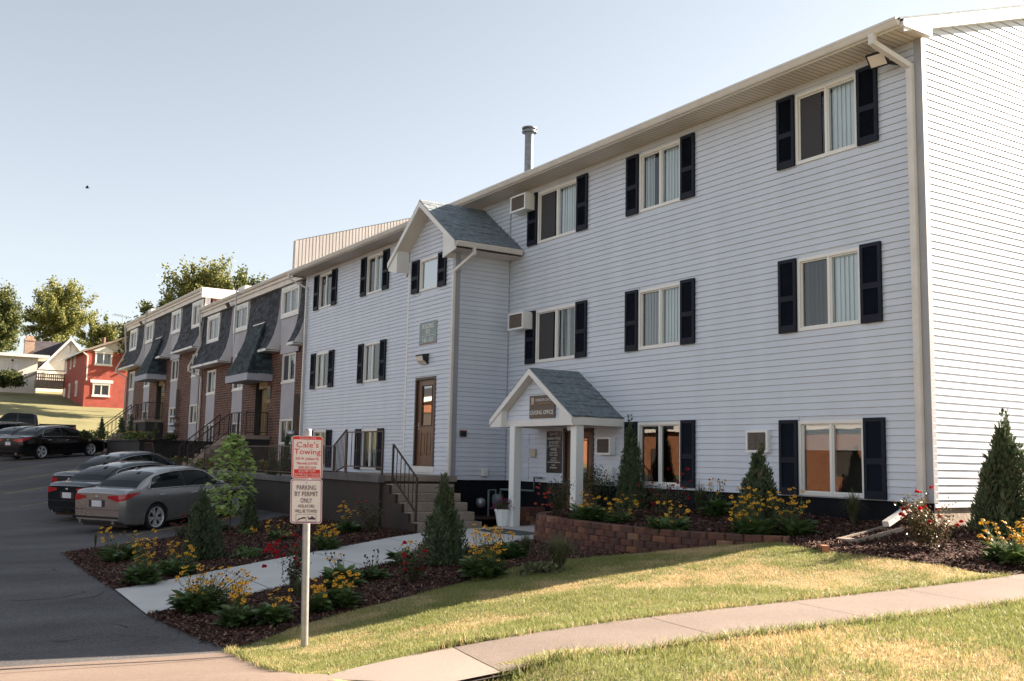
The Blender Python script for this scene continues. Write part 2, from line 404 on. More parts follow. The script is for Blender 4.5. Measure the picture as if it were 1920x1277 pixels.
def inside(pts, poly):
    pts = np.atleast_2d(pts); x, y = pts[:, 0], pts[:, 1]; r = np.zeros(len(pts), bool); n = len(poly)
    for i in range(n):
        x0, y0 = poly[i]; x1, y1 = poly[(i + 1) % n]
        c = ((y0 > y) != (y1 > y)) & (x < (x1 - x0) * (y - y0) / (y1 - y0 + 1e-12) + x0)
        r ^= c
    return r
def drape(poly, step=0.4, off=0.0, zf=None, wob=0.0):
    """triangulate a plan polygon on a grid and lay it on the ground"""
    poly = [np.array(p, float) for p in poly]; B = []
    for i in range(len(poly)):
        a, b = poly[i], poly[(i + 1) % len(poly)]; n = max(1, int(np.linalg.norm(b - a) / step))
        for k in range(n):
            B.append(a + (b - a) * k / n)
    B = np.array(B)
    if wob: B = B + rng.normal(0, wob, B.shape)
    lo, hi = B.min(0), B.max(0)
    gx, gy = np.meshgrid(np.arange(lo[0] + step / 2, hi[0], step), np.arange(lo[1] + step / 2, hi[1], step))
    G = np.stack([gx.ravel(), gy.ravel()], 1)
    G = G[inside(G, B)]
    if len(G):                    # keep grid points clear of the edge
        dm = np.min(np.linalg.norm(G[:, None] - B[None], axis=2), axis=1) if len(G) * len(B) < 4e7 else np.ones(len(G))
        G = G[dm > step * 0.35]
    P = [Vector(p) for p in B] + [Vector(p) for p in G]
    e = [(i, (i + 1) % len(B)) for i in range(len(B))]
    vs, _, fs, *_ = delaunay_2d_cdt(P, e, [], 1, 1e-5)
    V2 = np.array([v[:] for v in vs]); z = (terr(V2) if zf is None else zf(V2)) + off
    V = np.column_stack([V2, z]); F = []
    for f in fs:
        a, b, c = (V2[i] for i in f)
        F.append(f if (b[0] - a[0]) * (c[1] - a[1]) - (b[1] - a[1]) * (c[0] - a[0]) > 0 else f[::-1])
    return V, np.array(F)

M_asphalt = mat("asphalt", (0.100, 0.096, 0.098), 0.88, (0.052, 0.050, 0.052), 0.7, 12, bump=0.6, bscale=110, contrast=(0.36, 0.64), stretch=(1.0, 0.45, 1.0))
def speckle(m, scale=90.0, lo=0.72, hi=1.3):
    """stone chips showing in the binder"""
    nt = m.node_tree; b = nt.nodes["Principled BSDF"]; src = b.inputs["Base Color"].links[0].from_socket
    geo = nd(nt, "ShaderNodeNewGeometry"); v = nd(nt, "ShaderNodeTexVoronoi"); v.inputs["Scale"].default_value = scale; nt.links.new(geo.outputs["Position"], v.inputs["Vector"])
    sp = nd(nt, "ShaderNodeSeparateColor"); nt.links.new(v.outputs["Color"], sp.inputs[0]); mr = nd(nt, "ShaderNodeMapRange"); mr.inputs["To Min"].default_value = lo; mr.inputs["To Max"].default_value = hi
    nt.links.new(sp.outputs[0], mr.inputs["Value"]); sc = nd(nt, "ShaderNodeVectorMath", operation='SCALE'); nt.links.new(src, sc.inputs[0]); nt.links.new(mr.outputs["Result"], sc.inputs["Scale"]); nt.links.new(sc.outputs[0], b.inputs["Base Color"])
speckle(M_asphalt, 55.0, 0.62, 1.42)
speckle(M_sidewalk, 70.0, 0.86, 1.14); speckle(M_apron, 70.0, 0.86, 1.14); speckle(M_stepc, 60.0, 0.8, 1.2)
M_lawn_soil = mat("lawn_thatch", (0.19, 0.185, 0.07), 0.95, (0.33, 0.26, 0.13), 1.3, 6, bump=0.8, bscale=60)
M_field = mat("field_grass", (0.135, 0.135, 0.05), 0.95, (0.19, 0.172, 0.075), 0.35, 9, bump=1.0, bscale=9)
M_mulch = mat("mulch_base", (0.034, 0.015, 0.012), 0.95, (0.065, 0.029, 0.022), 25, 6, bump=1.0, bscale=70)
M_yellow = mat("worn_yellow_paint", (0.40, 0.27, 0.07), 0.8, (0.16, 0.13, 0.07), 5.0, 8)

# open ground to the horizon
def build_ground():
    xs = np.concatenate([np.linspace(-900, -130, 24), np.linspace(-126, -66, 40), np.linspace(-65, 8, 74), np.linspace(12, 900, 26)])
    ys = np.concatenate([np.linspace(-900, -40, 24), np.linspace(-36, -6, 16), np.linspace(-5, 30, 48), np.linspace(33, 90, 20), np.linspace(100, 900, 22)])
    gx, gy = np.meshgrid(xs, ys, indexing='ij'); P = np.stack([gx.ravel(), gy.ravel()], 1)
    z = terr(P)
    r = np.linalg.norm(P, axis=1); z = np.where(r > 300, z * 0 + np.clip(z, -6, 14), z)
    near = (P[:, 0] > -67) & (P[:, 0] < 10) & (P[:, 1] > -18) & (P[:, 1] < 20)
    z = z - np.where(near, 0.30, 0.06)
    nx, ny = len(xs), len(ys)
    I = np.arange(nx * ny).reshape(nx, ny)
    F = np.stack([I[:-1, :-1].ravel(), I[1:, :-1].ravel(), I[1:, 1:].ravel(), I[:-1, 1:].ravel()], 1)
    o = link_mesh("ground", np_mesh("ground", np.column_stack([P, z]), F, M_field, smooth=True))
    tag(o, "dry yellow-green grass field rising behind the parking lot", "grass field", kind="structure")
build_ground()

EDGE = [(-7.6, 3.05), (-9.4, 3.2), (-11.0, 3.3), (-13.5, 3.12), (-15.9, 3.2), (-18.5, 3.25), (-21.9, 3.38)]          # asphalt edge along the beds
BED_L = [(-21.9, 3.38), (-22.6, 4.4), (-24.0, 6.9), (-25.3, 9.2)]                                                     # bed edge beside the first stall
lot = [(-10.6, -16), (-10.6, 3.5)] + [(x, y + .35) for x, y in EDGE[2:]] + [(x + .4, y) for x, y in BED_L[1:]] + [(-25.3, 9.75), (-38.0, 9.75), (-50, 9.9), (-62, 9.9), (-67.5, 10.5), (-67.5, -16)]
V, F = drape(lot, 0.8, 0.0)
tag(link_mesh("parking_lot", np_mesh("parking_lot", V, F, M_asphalt, smooth=True)), "dark grey asphalt driveway and parking lot left of the planting beds", "parking lot", kind="structure")
apron = [(-5.4, -16), (-5.4, 2.5), (-6.3, 2.62), (-7.1, 2.85), (-8.2, 3.1), (-9.95, 3.22), (-10.6, 3.3), (-10.6, -16)]
V, F = drape(apron, 0.5, 0.004)
ap = tag(link_mesh("driveway_apron", np_mesh("driveway_apron", V, F, M_apron, smooth=True)), "sunlit tan concrete apron where the driveway meets the street", "driveway", kind="structure")
M_joint = mat("dark_joint", (0.06, 0.042, 0.036), 0.9)
def joint(parent, a, b, w=0.016, off=0.009):
    a = np.array(a, float); b = np.array(b, float); t = (b - a) / np.linalg.norm(b - a); n = np.array([-t[1], t[0]]) * w / 2
    N = max(2, int(np.linalg.norm(b - a) / 0.3)); mb = MB()
    for k in range(N):
        p, q = a + (b - a) * k / N, a + (b - a) * (k + 1) / N
        c = [p - n, q - n, q + n, p + n]; z = terr(np.array(c)) + off
        mb.poly([(x[0], x[1], zz) for x, zz in zip(c, z)])
    return mb.build("joint", M_joint, parent)
joint(ap, (-10.05, -15), (-10.05, 3.22)); joint(ap, (-7.4, -15), (-7.4, 2.9))
street = [(-5.4, -120), (3.2, -120), (3.2, 120), (-2.6, 120), (-2.6, 3.4), (-3.6, 2.4), (-5.4, 2.2)]
V, F = drape(street, 2.0, -0.02)
tag(link_mesh("street", np_mesh("street", V, F, M_asphalt, smooth=True)), "asphalt street along the sidewalk where the photographer stands", "street", kind="structure")

# sidewalk: separate slabs with open joints
sw = tag(link_mesh("sidewalk", bpy.data.meshes.new("sidewalk")), "pale concrete sidewalk crossing the lawn in full sun", "sidewalk", kind="structure")
V, F = drape([(-7.02, 2.75), (-5.63, 3.0), (-5.63, 40), (-7.02, 40)], 0.5, -0.004, walk_z)
sw.data = np_mesh("sidewalk", V, F, M_joint)
ysl = [2.80, 3.96, 5.95, 7.75, 9.5, 11.3, 13.1, 14.9, 16.7, 18.5]
M_slab0 = mat("pale_new_slab", (0.33, 0.275, 0.235), 0.9, (0.29, 0.24, 0.205), 1.2, 9, bump=0.3, bscale=150)
for i in range(len(ysl) - 1):
    y0, y1 = ysl[i] + 0.005, ysl[i + 1] - 0.005
    V, F = drape([(-7.02, y0), (-5.65, y0 + (0.30 if i == 0 else -.40)), (-5.65, y1 - .40), (-7.02, y1)], 0.35, 0.016, walk_z)
    link_mesh("slab", np_mesh("slab", V, F, M_slab0 if i == 0 else M_sidewalk, smooth=True), sw)

# front walk from the asphalt to the steps and the porch
wk_l = [(-15.9, 3.2), (-16.5, 4.6), (-17.2, 6.5), (-17.9, 8.4), (-18.42, 9.5)]
wk_r = [(-15.2, 10.35), (-15.3, 9.3), (-15.0, 8.0), (-14.45, 6.2), (-13.9, 4.6), (-13.5, 3.12)]
fw = tag(link_mesh("front_walk", bpy.data.meshes.new("front_walk")), "white concrete front walk sloping up to the porch and steps", "walkway", kind="structure")
fw.data = np_mesh("front_walk", *drape(wk_l + [(-18.42, 12.7), (-15.9, 12.7), (-15.9, 11.4)] + wk_r, 0.4, 0.0), M_joint)
def lerp(a, b, t): return (np.array(a) * (1 - t) + np.array(b) * t)
cuts = [((-15.9, 3.2), (-13.5, 3.12)), ((-16.65, 5.0), (-14.02, 4.95)), ((-17.3, 6.8), (-14.62, 6.75)), ((-17.98, 8.6), (-15.15, 8.55)), ((-18.4, 10.1), (-15.3, 10.2)), ((-18.4, 12.7), (-15.9, 12.7))]
for (a, b), (c, d) in zip(cuts[:-1], cuts[1:]):
    q = [lerp(a, d, 0.004), lerp(b, c, 0.004), lerp(d, a, 0.004), lerp(c, b, 0.004)]
    V, F = drape(q, 0.35, 0.02)
    link_mesh("slab", np_mesh("slab", V, F, M_concrete, smooth=True), fw)

# planting beds and lawn
LAWN_L = [(-10.7, 3.36), (-11.4, 4.35), (-11.55, 5.3), (-11.75, 6.5), (-11.9, 7.6), (-11.9, 8.5), (-11.85, 9.62)]      # lawn edge against the mulch
bedA = EDGE[2:4] + wk_r[::-1] + [(-14.9, 10.1), (-13.4, 9.8), (-11.85, 9.72)] + LAWN_L[::-1]
bedB = EDGE[4:] + BED_L[1:] + [(-25.3, 9.75), (-18.5, 9.75)] + wk_l[::-1][:-1]
bed_r = [(-9.75, 10.72), (-9.2, 10.35), (-8.45, 10.45), (-7.8, 10.72), (-7.06, 11.55), (-7.06, 19), (-8.9, 19), (-8.9, 12.86), (-9.75, 12.86)]
def resamp(poly, step):
    out = []
    for a, b in zip(poly, list(poly[1:]) + [poly[0]]):
        a, b = np.array(a, float), np.array(b, float); n = max(1, int(np.linalg.norm(b - a) / step)); out += [a + (b - a) * k / n for k in range(n)]
    return out
def bed(name, poly, label, zf=None, off=0.03):
    V, F = drape(poly, 0.2, 0.0, zf, 0.0)
    E_ = np.array(resamp(poly, .1)); d = np.min(np.linalg.norm(V[:, None, :2] - E_[None], axis=2), axis=1)
    V[:, 2] += (.008 + (off - .008) * np.clip(d / .25, 0, 1) if off else 0) + rng.normal(0, 0.008, len(V)) * np.clip(d / .1, 0, 1)
    o = link_mesh(name, np_mesh(name, V, F, M_mulch, smooth=True))
    return tag(o, label, "mulch bed", kind="structure")
bed("mulch_bed", bedA, "dark mulch bed between the front walk and the lawn")
bed("mulch_bed", bedB, "dark mulch bed between the front walk and the first parked car")
bed("mulch_bed", bed_r, "brown sunlit mulch bed round the end wall of the grey building")
def z_upper(P):   # raised bed behind the block wall
    t = np.clip((P[:, 1] - 10.0) / 2.8, 0, 1)
    k = np.clip((P[:, 0] + 16) / 7.0, 0, 1)
    q = np.clip((P[:, 0] + 10.9) / 1.1, 0, 1); q = q * q * (3 - 2 * q)
    return (-1.07 + t * (0.16 + 0.16 * k)) * (1 - q) + (terr(P[:, :2]) + .03) * q
WALL_C = [(-16.35, 12.7), (-16.3, 11.6), (-16.0, 10.95), (-15.5, 10.42), (-14.8, 10.12), (-14.0, 9.96), (-13.0, 9.86), (-12.0, 9.86), (-11.2, 9.96), (-10.5, 10.28), (-9.75, 10.78)]
bed("mulch_bed", [(a, b + 0.05) for a, b in WALL_C[1:]] + [(-9.75, 12.86), (-16.3, 12.86)], "raised mulch bed behind the curved red block wall", z_upper, 0.0)
lawn_poly = [(-8.3, 3.1), (-9.6, 3.24)] + LAWN_L[:] + [(-11.2, 9.9), (-10.5, 10.22), (-9.75, 10.72), (-9.2, 10.35), (-8.45, 10.45), (-7.8, 10.72), (-7.0, 11.5), (-7.0, 2.87)]
lawn2_poly = [(-5.95, 2.5), (-4.2, 2.6), (-2.6, 3.4), (-2.6, 24), (-5.95, 24)]
V, F = drape(lawn_poly, 0.3, 0.005); tag(link_mesh("lawn", np_mesh("lawn", V, F, M_lawn_soil, smooth=True)), "dry sloping lawn between the mulch bed and the sidewalk", "lawn", kind="structure")
V, F = drape(lawn2_poly, 0.4, -0.006); tag(link_mesh("lawn", np_mesh("lawn", V, F, M_lawn_soil, smooth=True)), "straw coloured verge in front of the sidewalk", "lawn", kind="structure")

def tri_sample(V, F, n):
    a, b, c = V[F[:, 0]], V[F[:, 1]], V[F[:, 2]]
    ar = np.linalg.norm(np.cross(b - a, c - a), axis=1); i = rng.choice(len(F), n, p=ar / ar.sum())
    r1 = np.sqrt(rng.random(n)); r2 = rng.random(n)
    return (1 - r1)[:, None] * a[i] + (r1 * (1 - r2))[:, None] * b[i] + (r1 * r2)[:, None] * c[i]
def vnoise(P, s, seed=0):
    """smooth value noise in plan, 0..1"""
    r = np.random.default_rng(seed); T = r.random((64, 64)); q = P[:, :2] * s + 100
    i = np.floor(q).astype(int); f = q - i; f = f * f * (3 - 2 * f); i %= 64; j = (i + 1) % 64
    return (T[i[:, 0], i[:, 1]] * (1 - f[:, 0]) * (1 - f[:, 1]) + T[j[:, 0], i[:, 1]] * f[:, 0] * (1 - f[:, 1]) + T[i[:, 0], j[:, 1]] * (1 - f[:, 0]) * f[:, 1] + T[j[:, 0], j[:, 1]] * f[:, 0] * f[:, 1])
def blades(P, h, w, lean):
    n = len(P); a = rng.random(n) * 2 * np.pi; d = np.stack([np.cos(a), np.sin(a), np.zeros(n)], 1)
    b = rng.random(n) * 2 * np.pi; l = np.stack([np.cos(b), np.sin(b), np.zeros(n)], 1) * (lean * rng.random(n) * h)[:, None]
    base = P + np.array([0, 0, -0.008]); W = d * (w / 2)[:, None] if hasattr(w, '__len__') else d * w / 2
    mid = base + np.array([0, 0, 1]) * (h * 0.55)[:, None] + l * 0.35
    top = base + np.array([0, 0, 1]) * (h * 0.95)[:, None] + l
    V = np.stack([base - W, base + W, mid + W * 0.8, mid - W * 0.8, top], 1).reshape(-1, 3); i = np.arange(n)[:, None] * 5
    return V, np.concatenate([i + [0, 1, 2], i + [0, 2, 3], i + [3, 2, 4]], 1).reshape(-1, 3)
M_grass = [leaf_mat("lawn_blade_green", [(0.155, 0.195, 0.050), (0.225, 0.250, 0.080), (0.31, 0.31, 0.125)], 0.4),
           leaf_mat("lawn_blade_straw", [(0.52, 0.36, 0.19), (0.62, 0.46, 0.27), (0.46, 0.37, 0.18)], 0.35)]
def grass(poly, dens, label, hmul=1.0, seed=1, bias=0.0):
    V, F = drape(poly, 0.5, 0.005)
    area = 0.5 * np.abs(np.cross(V[F[:, 1], :2] - V[F[:, 0], :2], V[F[:, 2], :2] - V[F[:, 0], :2])).sum()
    P = tri_sample(V, F, int(area * dens)); P[:, 2] = terr(P[:, :2]) + 0.004
    q = 0.55 * vnoise(P, 0.9, seed) + 0.3 * vnoise(P, 3.1, seed + 1) + 0.15 * vnoise(P, 9.0, seed + 2)
    dry = q + rng.normal(0, 0.10, len(P)) + bias > 0.50
    h = (0.020 + 0.024 * rng.random(len(P))) * hmul * np.where(dry, 0.8, 1.15) * (0.7 + 0.6 * vnoise(P, 4.0, seed + 3))
    V2, F2 = blades(P, h, np.full(len(P), 0.0052) * (0.7 + 0.6 * rng.random(len(P))), 0.9)
    o = link_mesh("lawn_grass", np_mesh("lawn_grass", V2, F2, M_grass, np.repeat(dry.astype(int), 3)))
    return tag(o, label, "grass", kind="stuff")
grass(lawn_poly, 5600, "short dry grass covering the sloping lawn", 1.0, 3, -.05)
grass([(-5.66, 2.75), (-4.6, 2.7), (-3.4, 3.6), (-3.4, 9.5), (-5.66, 12)], 5000, "dry straw grass of the verge before the sidewalk", 1.0, 11, 0.03)
# ragged fringe where the lawn meets paving
def fringe(line, label, dens=240, seed=5):
    pts = []
    for (a, b) in zip(line[:-1], line[1:]):
        a = np.array(a); b = np.array(b); n = int(np.linalg.norm(b - a) * dens)
        t = rng.random(n)[:, None]; q = a + (b - a) * t; nn = np.array([-(b - a)[1], (b - a)[0]]) / np.linalg.norm(b - a)
        pts.append(q + nn * rng.normal(0, 0.03, n)[:, None])
    P2 = np.concatenate(pts); P = np.column_stack([P2, terr(P2) + 0.0])
    h = 0.05 + 0.05 * rng.random(len(P))
    V2, F2 = blades(P, h, np.full(len(P), 0.007), 1.3)
    tag(link_mesh("edge_grass", np_mesh("edge_grass", V2, F2, M_grass, np.repeat((rng.random(len(P)) > 0.8).astype(int), 3))), label, "grass", kind="stuff")
fringe([(-7.02, 2.9), (-7.02, 11.5)], "longer green grass fringing the upper sidewalk edge", 420)
fringe([(-5.66, 2.9), (-5.66, 11.5)], "longer green grass fringing the lower sidewalk edge", 420)
fringe([(-8.3, 3.08), (-9.6, 3.22), (-10.7, 3.34)], "grass fringe along the driveway edge", 420)

# mulch chips
M_chips = leaf_mat("bark_chip", [(0.030, 0.013, 0.011), (0.065, 0.027, 0.020), (0.11, 0.048, 0.035), (0.040, 0.017, 0.014), (0.30, 0.19, 0.14)], 0.0, 0.9)
def chips(poly, dens, label, zf=None, off=0.03):
    V, F = drape(poly, 0.4, 0.0, zf)
    area = 0.5 * np.abs(np.cross(V[F[:, 1], :2] - V[F[:, 0], :2], V[F[:, 2], :2] - V[F[:, 0], :2])).sum()
    n = int(area * dens); P = tri_sample(V, F, n)
    P[:, 2] = (terr(P[:, :2]) if zf is None else zf(P)) + off + 0.016 * rng.random(n) + 0.006
    E_ = np.array(resamp(poly, .3)); dd = np.concatenate([np.min(np.linalg.norm(P[s:s + 4000, None, :2] - E_[None], axis=2), axis=1) for s in range(0, n, 4000)]); P[:, 2] -= .022 * (1 - np.clip(dd / .25, 0, 1)) * (off > 0); P[:, :2] += rng.normal(0, .05, (n, 2)) * (dd < .08)[:, None]
    a = rng.random(n) * 2 * np.pi; tilt = rng.normal(0, 0.35, n)
    d = np.stack([np.cos(a) * np.cos(tilt), np.sin(a) * np.cos(tilt), np.sin(tilt)], 1)
    e = np.cross(d, np.stack([rng.normal(0, .3, n), rng.normal(0, .3, n), np.ones(n)], 1)); e /= np.linalg.norm(e, axis=1)[:, None]
    l = (0.016 + 0.038 * rng.random(n) ** 1.6)[:, None]; w = (0.005 + 0.010 * rng.random(n))[:, None]
    c0 = P - d * l; c1 = P + d * l
    V2 = np.stack([c0 - e * w * .6, c0 + e * w, c1 + e * w * .5, c1 - e * w], 1).reshape(-1, 3)
    tag(link_mesh("mulch_chips", np_mesh("mulch_chips", V2, np.arange(n * 4).reshape(n, 4), M_chips)), label, "mulch", kind="stuff")
chips(bedA, 1500, "loose shredded bark in the bed beside the lawn")
chips(bedB, 1300, "loose shredded bark in the bed beside the parked cars")
chips(bed_r, 1500, "loose shredded bark in the bed at the end wall")
chips([(a, b + 0.08) for a, b in WALL_C[1:]] + [(-9.75, 12.8), (-16.3, 12.8)], 1100, "loose shredded bark in the raised bed", z_upper, 0.0)

# stall lines, cracks and litter on the asphalt
HEAD = math.radians(32)          # cars stand at this angle from +Y towards -X
hd = np.array([-math.sin(HEAD), math.cos(HEAD)])
for i, (x, y0, L_) in enumerate([(-25.15, 5.3, 4.6), (-29.9, 4.2, 5.2), (-34.3, 4.0, 5.0), (-38.0, 3.9, 5.0), (-41.4, 3.8, 5.0), (-44.8, 3.7, 5.0), (-48.2, 3.6, 5.2)]):
    mb = MB(); a = np.array([x, y0]); nrm = np.array([hd[1], -hd[0]]) * 0.05; N = 12
    for k in range(N):
        p, q = a + hd * L_ * k / N, a + hd * L_ * (k + 1) / N
        c = [p - nrm, p + nrm, q + nrm, q - nrm]; z = terr(np.array(c)) + 0.006
        mb.poly([(u[0], u[1], zz) for u, zz in zip(c, z)])
    o = mb.build("stall_line", M_yellow); tag(o, "worn yellow parking stall line", "stall line", "yellow lines between the parking stalls", "structure")
M_crack = mat("asphalt_crack", (0.018, 0.017, 0.018), 0.95)
M_leaf_litter = leaf_mat("dead_leaf", [(0.05, 0.018, 0.012), (0.12, 0.05, 0.02), (0.02, 0.015, 0.012)], 0.0, 0.9)
def litter():
    n = 420; px = rng.uniform(20, 480, n); py = rng.uniform(1040, 1215, n); P = []
    for a, b in zip(px, py):
        p = onZ(a, b, -2.06)
        if inside(p[None, :2], lot)[0]: P.append((p[0], p[1], tz(p[0], p[1]) + 0.006))
    P = np.array(P); n = len(P); s = 0.006 + 0.018 * rng.random(n) ** 3; a = rng.random(n) * 6.28
    d = np.stack([np.cos(a), np.sin(a), 0.2 * rng.random(n)], 1) * s[:, None]; e = np.stack([-np.sin(a), np.cos(a), 0 * a], 1) * (s * 0.5)[:, None]
    V = np.stack([P - d, P + e, P + d, P - e], 1).reshape(-1, 3)
    tag(link_mesh("leaf_litter", np_mesh("leaf_litter", V, np.arange(n * 4).reshape(n, 4), M_leaf_litter)), "small dead leaves scattered over the asphalt", "leaf litter", kind="stuff")
litter()
def cracks():
    mb = MB()
    for px, py, n, s in [(95, 1195, 5, .10), (140, 1187, 7, .11), (255, 1196, 4, .09), (20, 1120, 8, .16), (60, 1070, 9, .2), (25, 960, 9, .25), (150, 1120, 6, .14), (330, 1196, 3, .07), (210, 1165, 4, .1)]:
        p = onZ(px, py, -2.06)[:2]; a = rng.normal(1.5, .35); w = .008
        for k in range(n):
            q = p + np.array([math.cos(a), math.sin(a)]) * s; a += rng.normal(0, .45); t = (q - p) / np.linalg.norm(q - p); nn = np.array([-t[1], t[0]]); w2 = max(.003, rng.normal(.009, .005))
            c = [p - nn * w, q - nn * w2, q + nn * w2, p + nn * w]; z = terr(np.array(c)) + .005
            mb.poly([(u[0], u[1], zz) for u, zz in zip(c, z)]); p, w = q, w2
    tag(mb.build("cracks", M_crack, bpy.data.objects["parking_lot"]), kind="stuff")
cracks()
# ------------------------------------------------------------------ the grey apartment building
YF, XR, XL = 12.8, -8.87, -34.1
XB0, XB1, YB = -22.78, -20.33, 11.3         # entrance bay
ZS, ZE, CRS = -0.50, 6.42, 0.108
DEPTH = 12.0
YRID = YF + DEPTH / 2
PIT = 0.33
bld = thing("apartment_building", "three storey pale grey-blue vinyl sided apartment building with black shutters", "building", (-21, 12.8, -1.0))

def spans(x0, x1, holes, z0, z1):
    """free intervals of x0..x1 once the openings that overlap z0..z1 are taken out"""
    cuts = sorted([(h[0], h[1]) for h in holes if h[2] < z1 - 1e-4 and h[3] > z0 + 1e-4])
    out, c = [], x0
    for a, b in cuts:
        if a > c: out.append((c, min(a, x1)))
        c = max(c, b)
    if c < x1: out.append((c, x1))
    return [(a, b) for a, b in out if b - a > 1e-3]
SEGS = []
jr = random.Random(5)
def siding(P, axis, x0, x1, z0, z1, off, out, holes=(), lim=None, crs=CRS, start=None, lip=0.014):
    """lapped boards, one object per length of board; axis 'x': wall along X at Y=off; 'y': wall along Y at X=off; out: outward sign"""
    z = start if start is not None else z0
    f = (lambda s, o, zz: (s, o, zz)) if axis == 'x' else (lambda s, o, zz: (o, s, zz))
    flip = (out < 0) != (axis == 'y')
    while z < z1 - 0.02:
        a, b = max(z, z0), min(z + crs, z1)
        lo, hi = (x0, x1) if lim is None else lim(a, b)
        if hi - lo > 0.02:
            pieces = []
            for u, v in spans(lo, hi, holes, a, b):
                j = u + 0.6 + 3.1 * jr.random() if v - u > 4.2 and lim is None or v - u > 6 else v
                while j < v - .5: pieces.append((u, j)); u = j; j += 3.66
                pieces.append((u, v))
            for n_, (u, v) in enumerate(pieces):
                o0 = off + out * (lip + .010 + .0012 * (n_ % 2)); o1 = off + out * .010; oi = off + out * .001; g = b - .008; tu, tv = u, v
                if lim is not None:
                    l2, h2 = lim(b, b); tu, tv = max(u, l2), min(v, h2)
                    if tv < tu: tu = tv = (tu + tv) / 2
                # sloping face, then a locking groove under the next board
                vs = [f(u, o0, a), f(v, o0, a), f(tv, o1, g), f(tu, o1, g), f(u, oi, a), f(v, oi, a), f(tu, oi, g), f(tv, oi, g), f(tu, oi, b), f(tv, oi, b)]
                fs = [(0, 1, 2, 3), (4, 5, 1, 0), (3, 2, 7, 6), (6, 7, 9, 8), (4, 0, 3, 6), (5, 7, 2, 1)]
                if not flip: fs = [q[::-1] for q in fs]
                m = np.array(f((u + v) / 2, off, (a + b) / 2)); d = np.linalg.norm(m)
                SEGS.append(((v - u) * (b - a) / d ** 2 * (0 if m[2] > 7.7 else 1), vs, fs))
        z += crs
def link_siding(P):
    SEGS.sort(key=lambda q: -q[0]); rest = MB()
    for i, (_, vs, fs) in enumerate(SEGS):
        if i < 300: MB().mesh(vs, fs).build("siding_board", M_siding, P)
        else: rest.mesh(vs, fs)
    if rest.f: tag(rest.build("short_siding_boards", M_siding, P), kind="stuff")
def sheath(P, axis, x0, x1, z0, z1, off, inn, holes, mtl, name="wall", th=0.12):
    """solid wall behind the boards, pierced at the openings"""
    xs = sorted({x0, x1, *[min(max(h[i], x0), x1) for h in holes for i in (0, 1)]}); zs = sorted({z0, z1, *[min(max(h[i], z0), z1) for h in holes for i in (2, 3)]})
    mb = MB()
    for a, b in zip(xs[:-1], xs[1:]):
        for c, d in zip(zs[:-1], zs[1:]):
            m = ((a + b) / 2, (c + d) / 2)
            if any(h[0] < m[0] < h[1] and h[2] < m[1] < h[3] for h in holes): continue
            if axis == 'x': mb.box(a, b, off, off + inn * th, c, d)
            else: mb.box(off, off + inn * th, a, b, c, d)
    return mb.build(name, mtl, P)

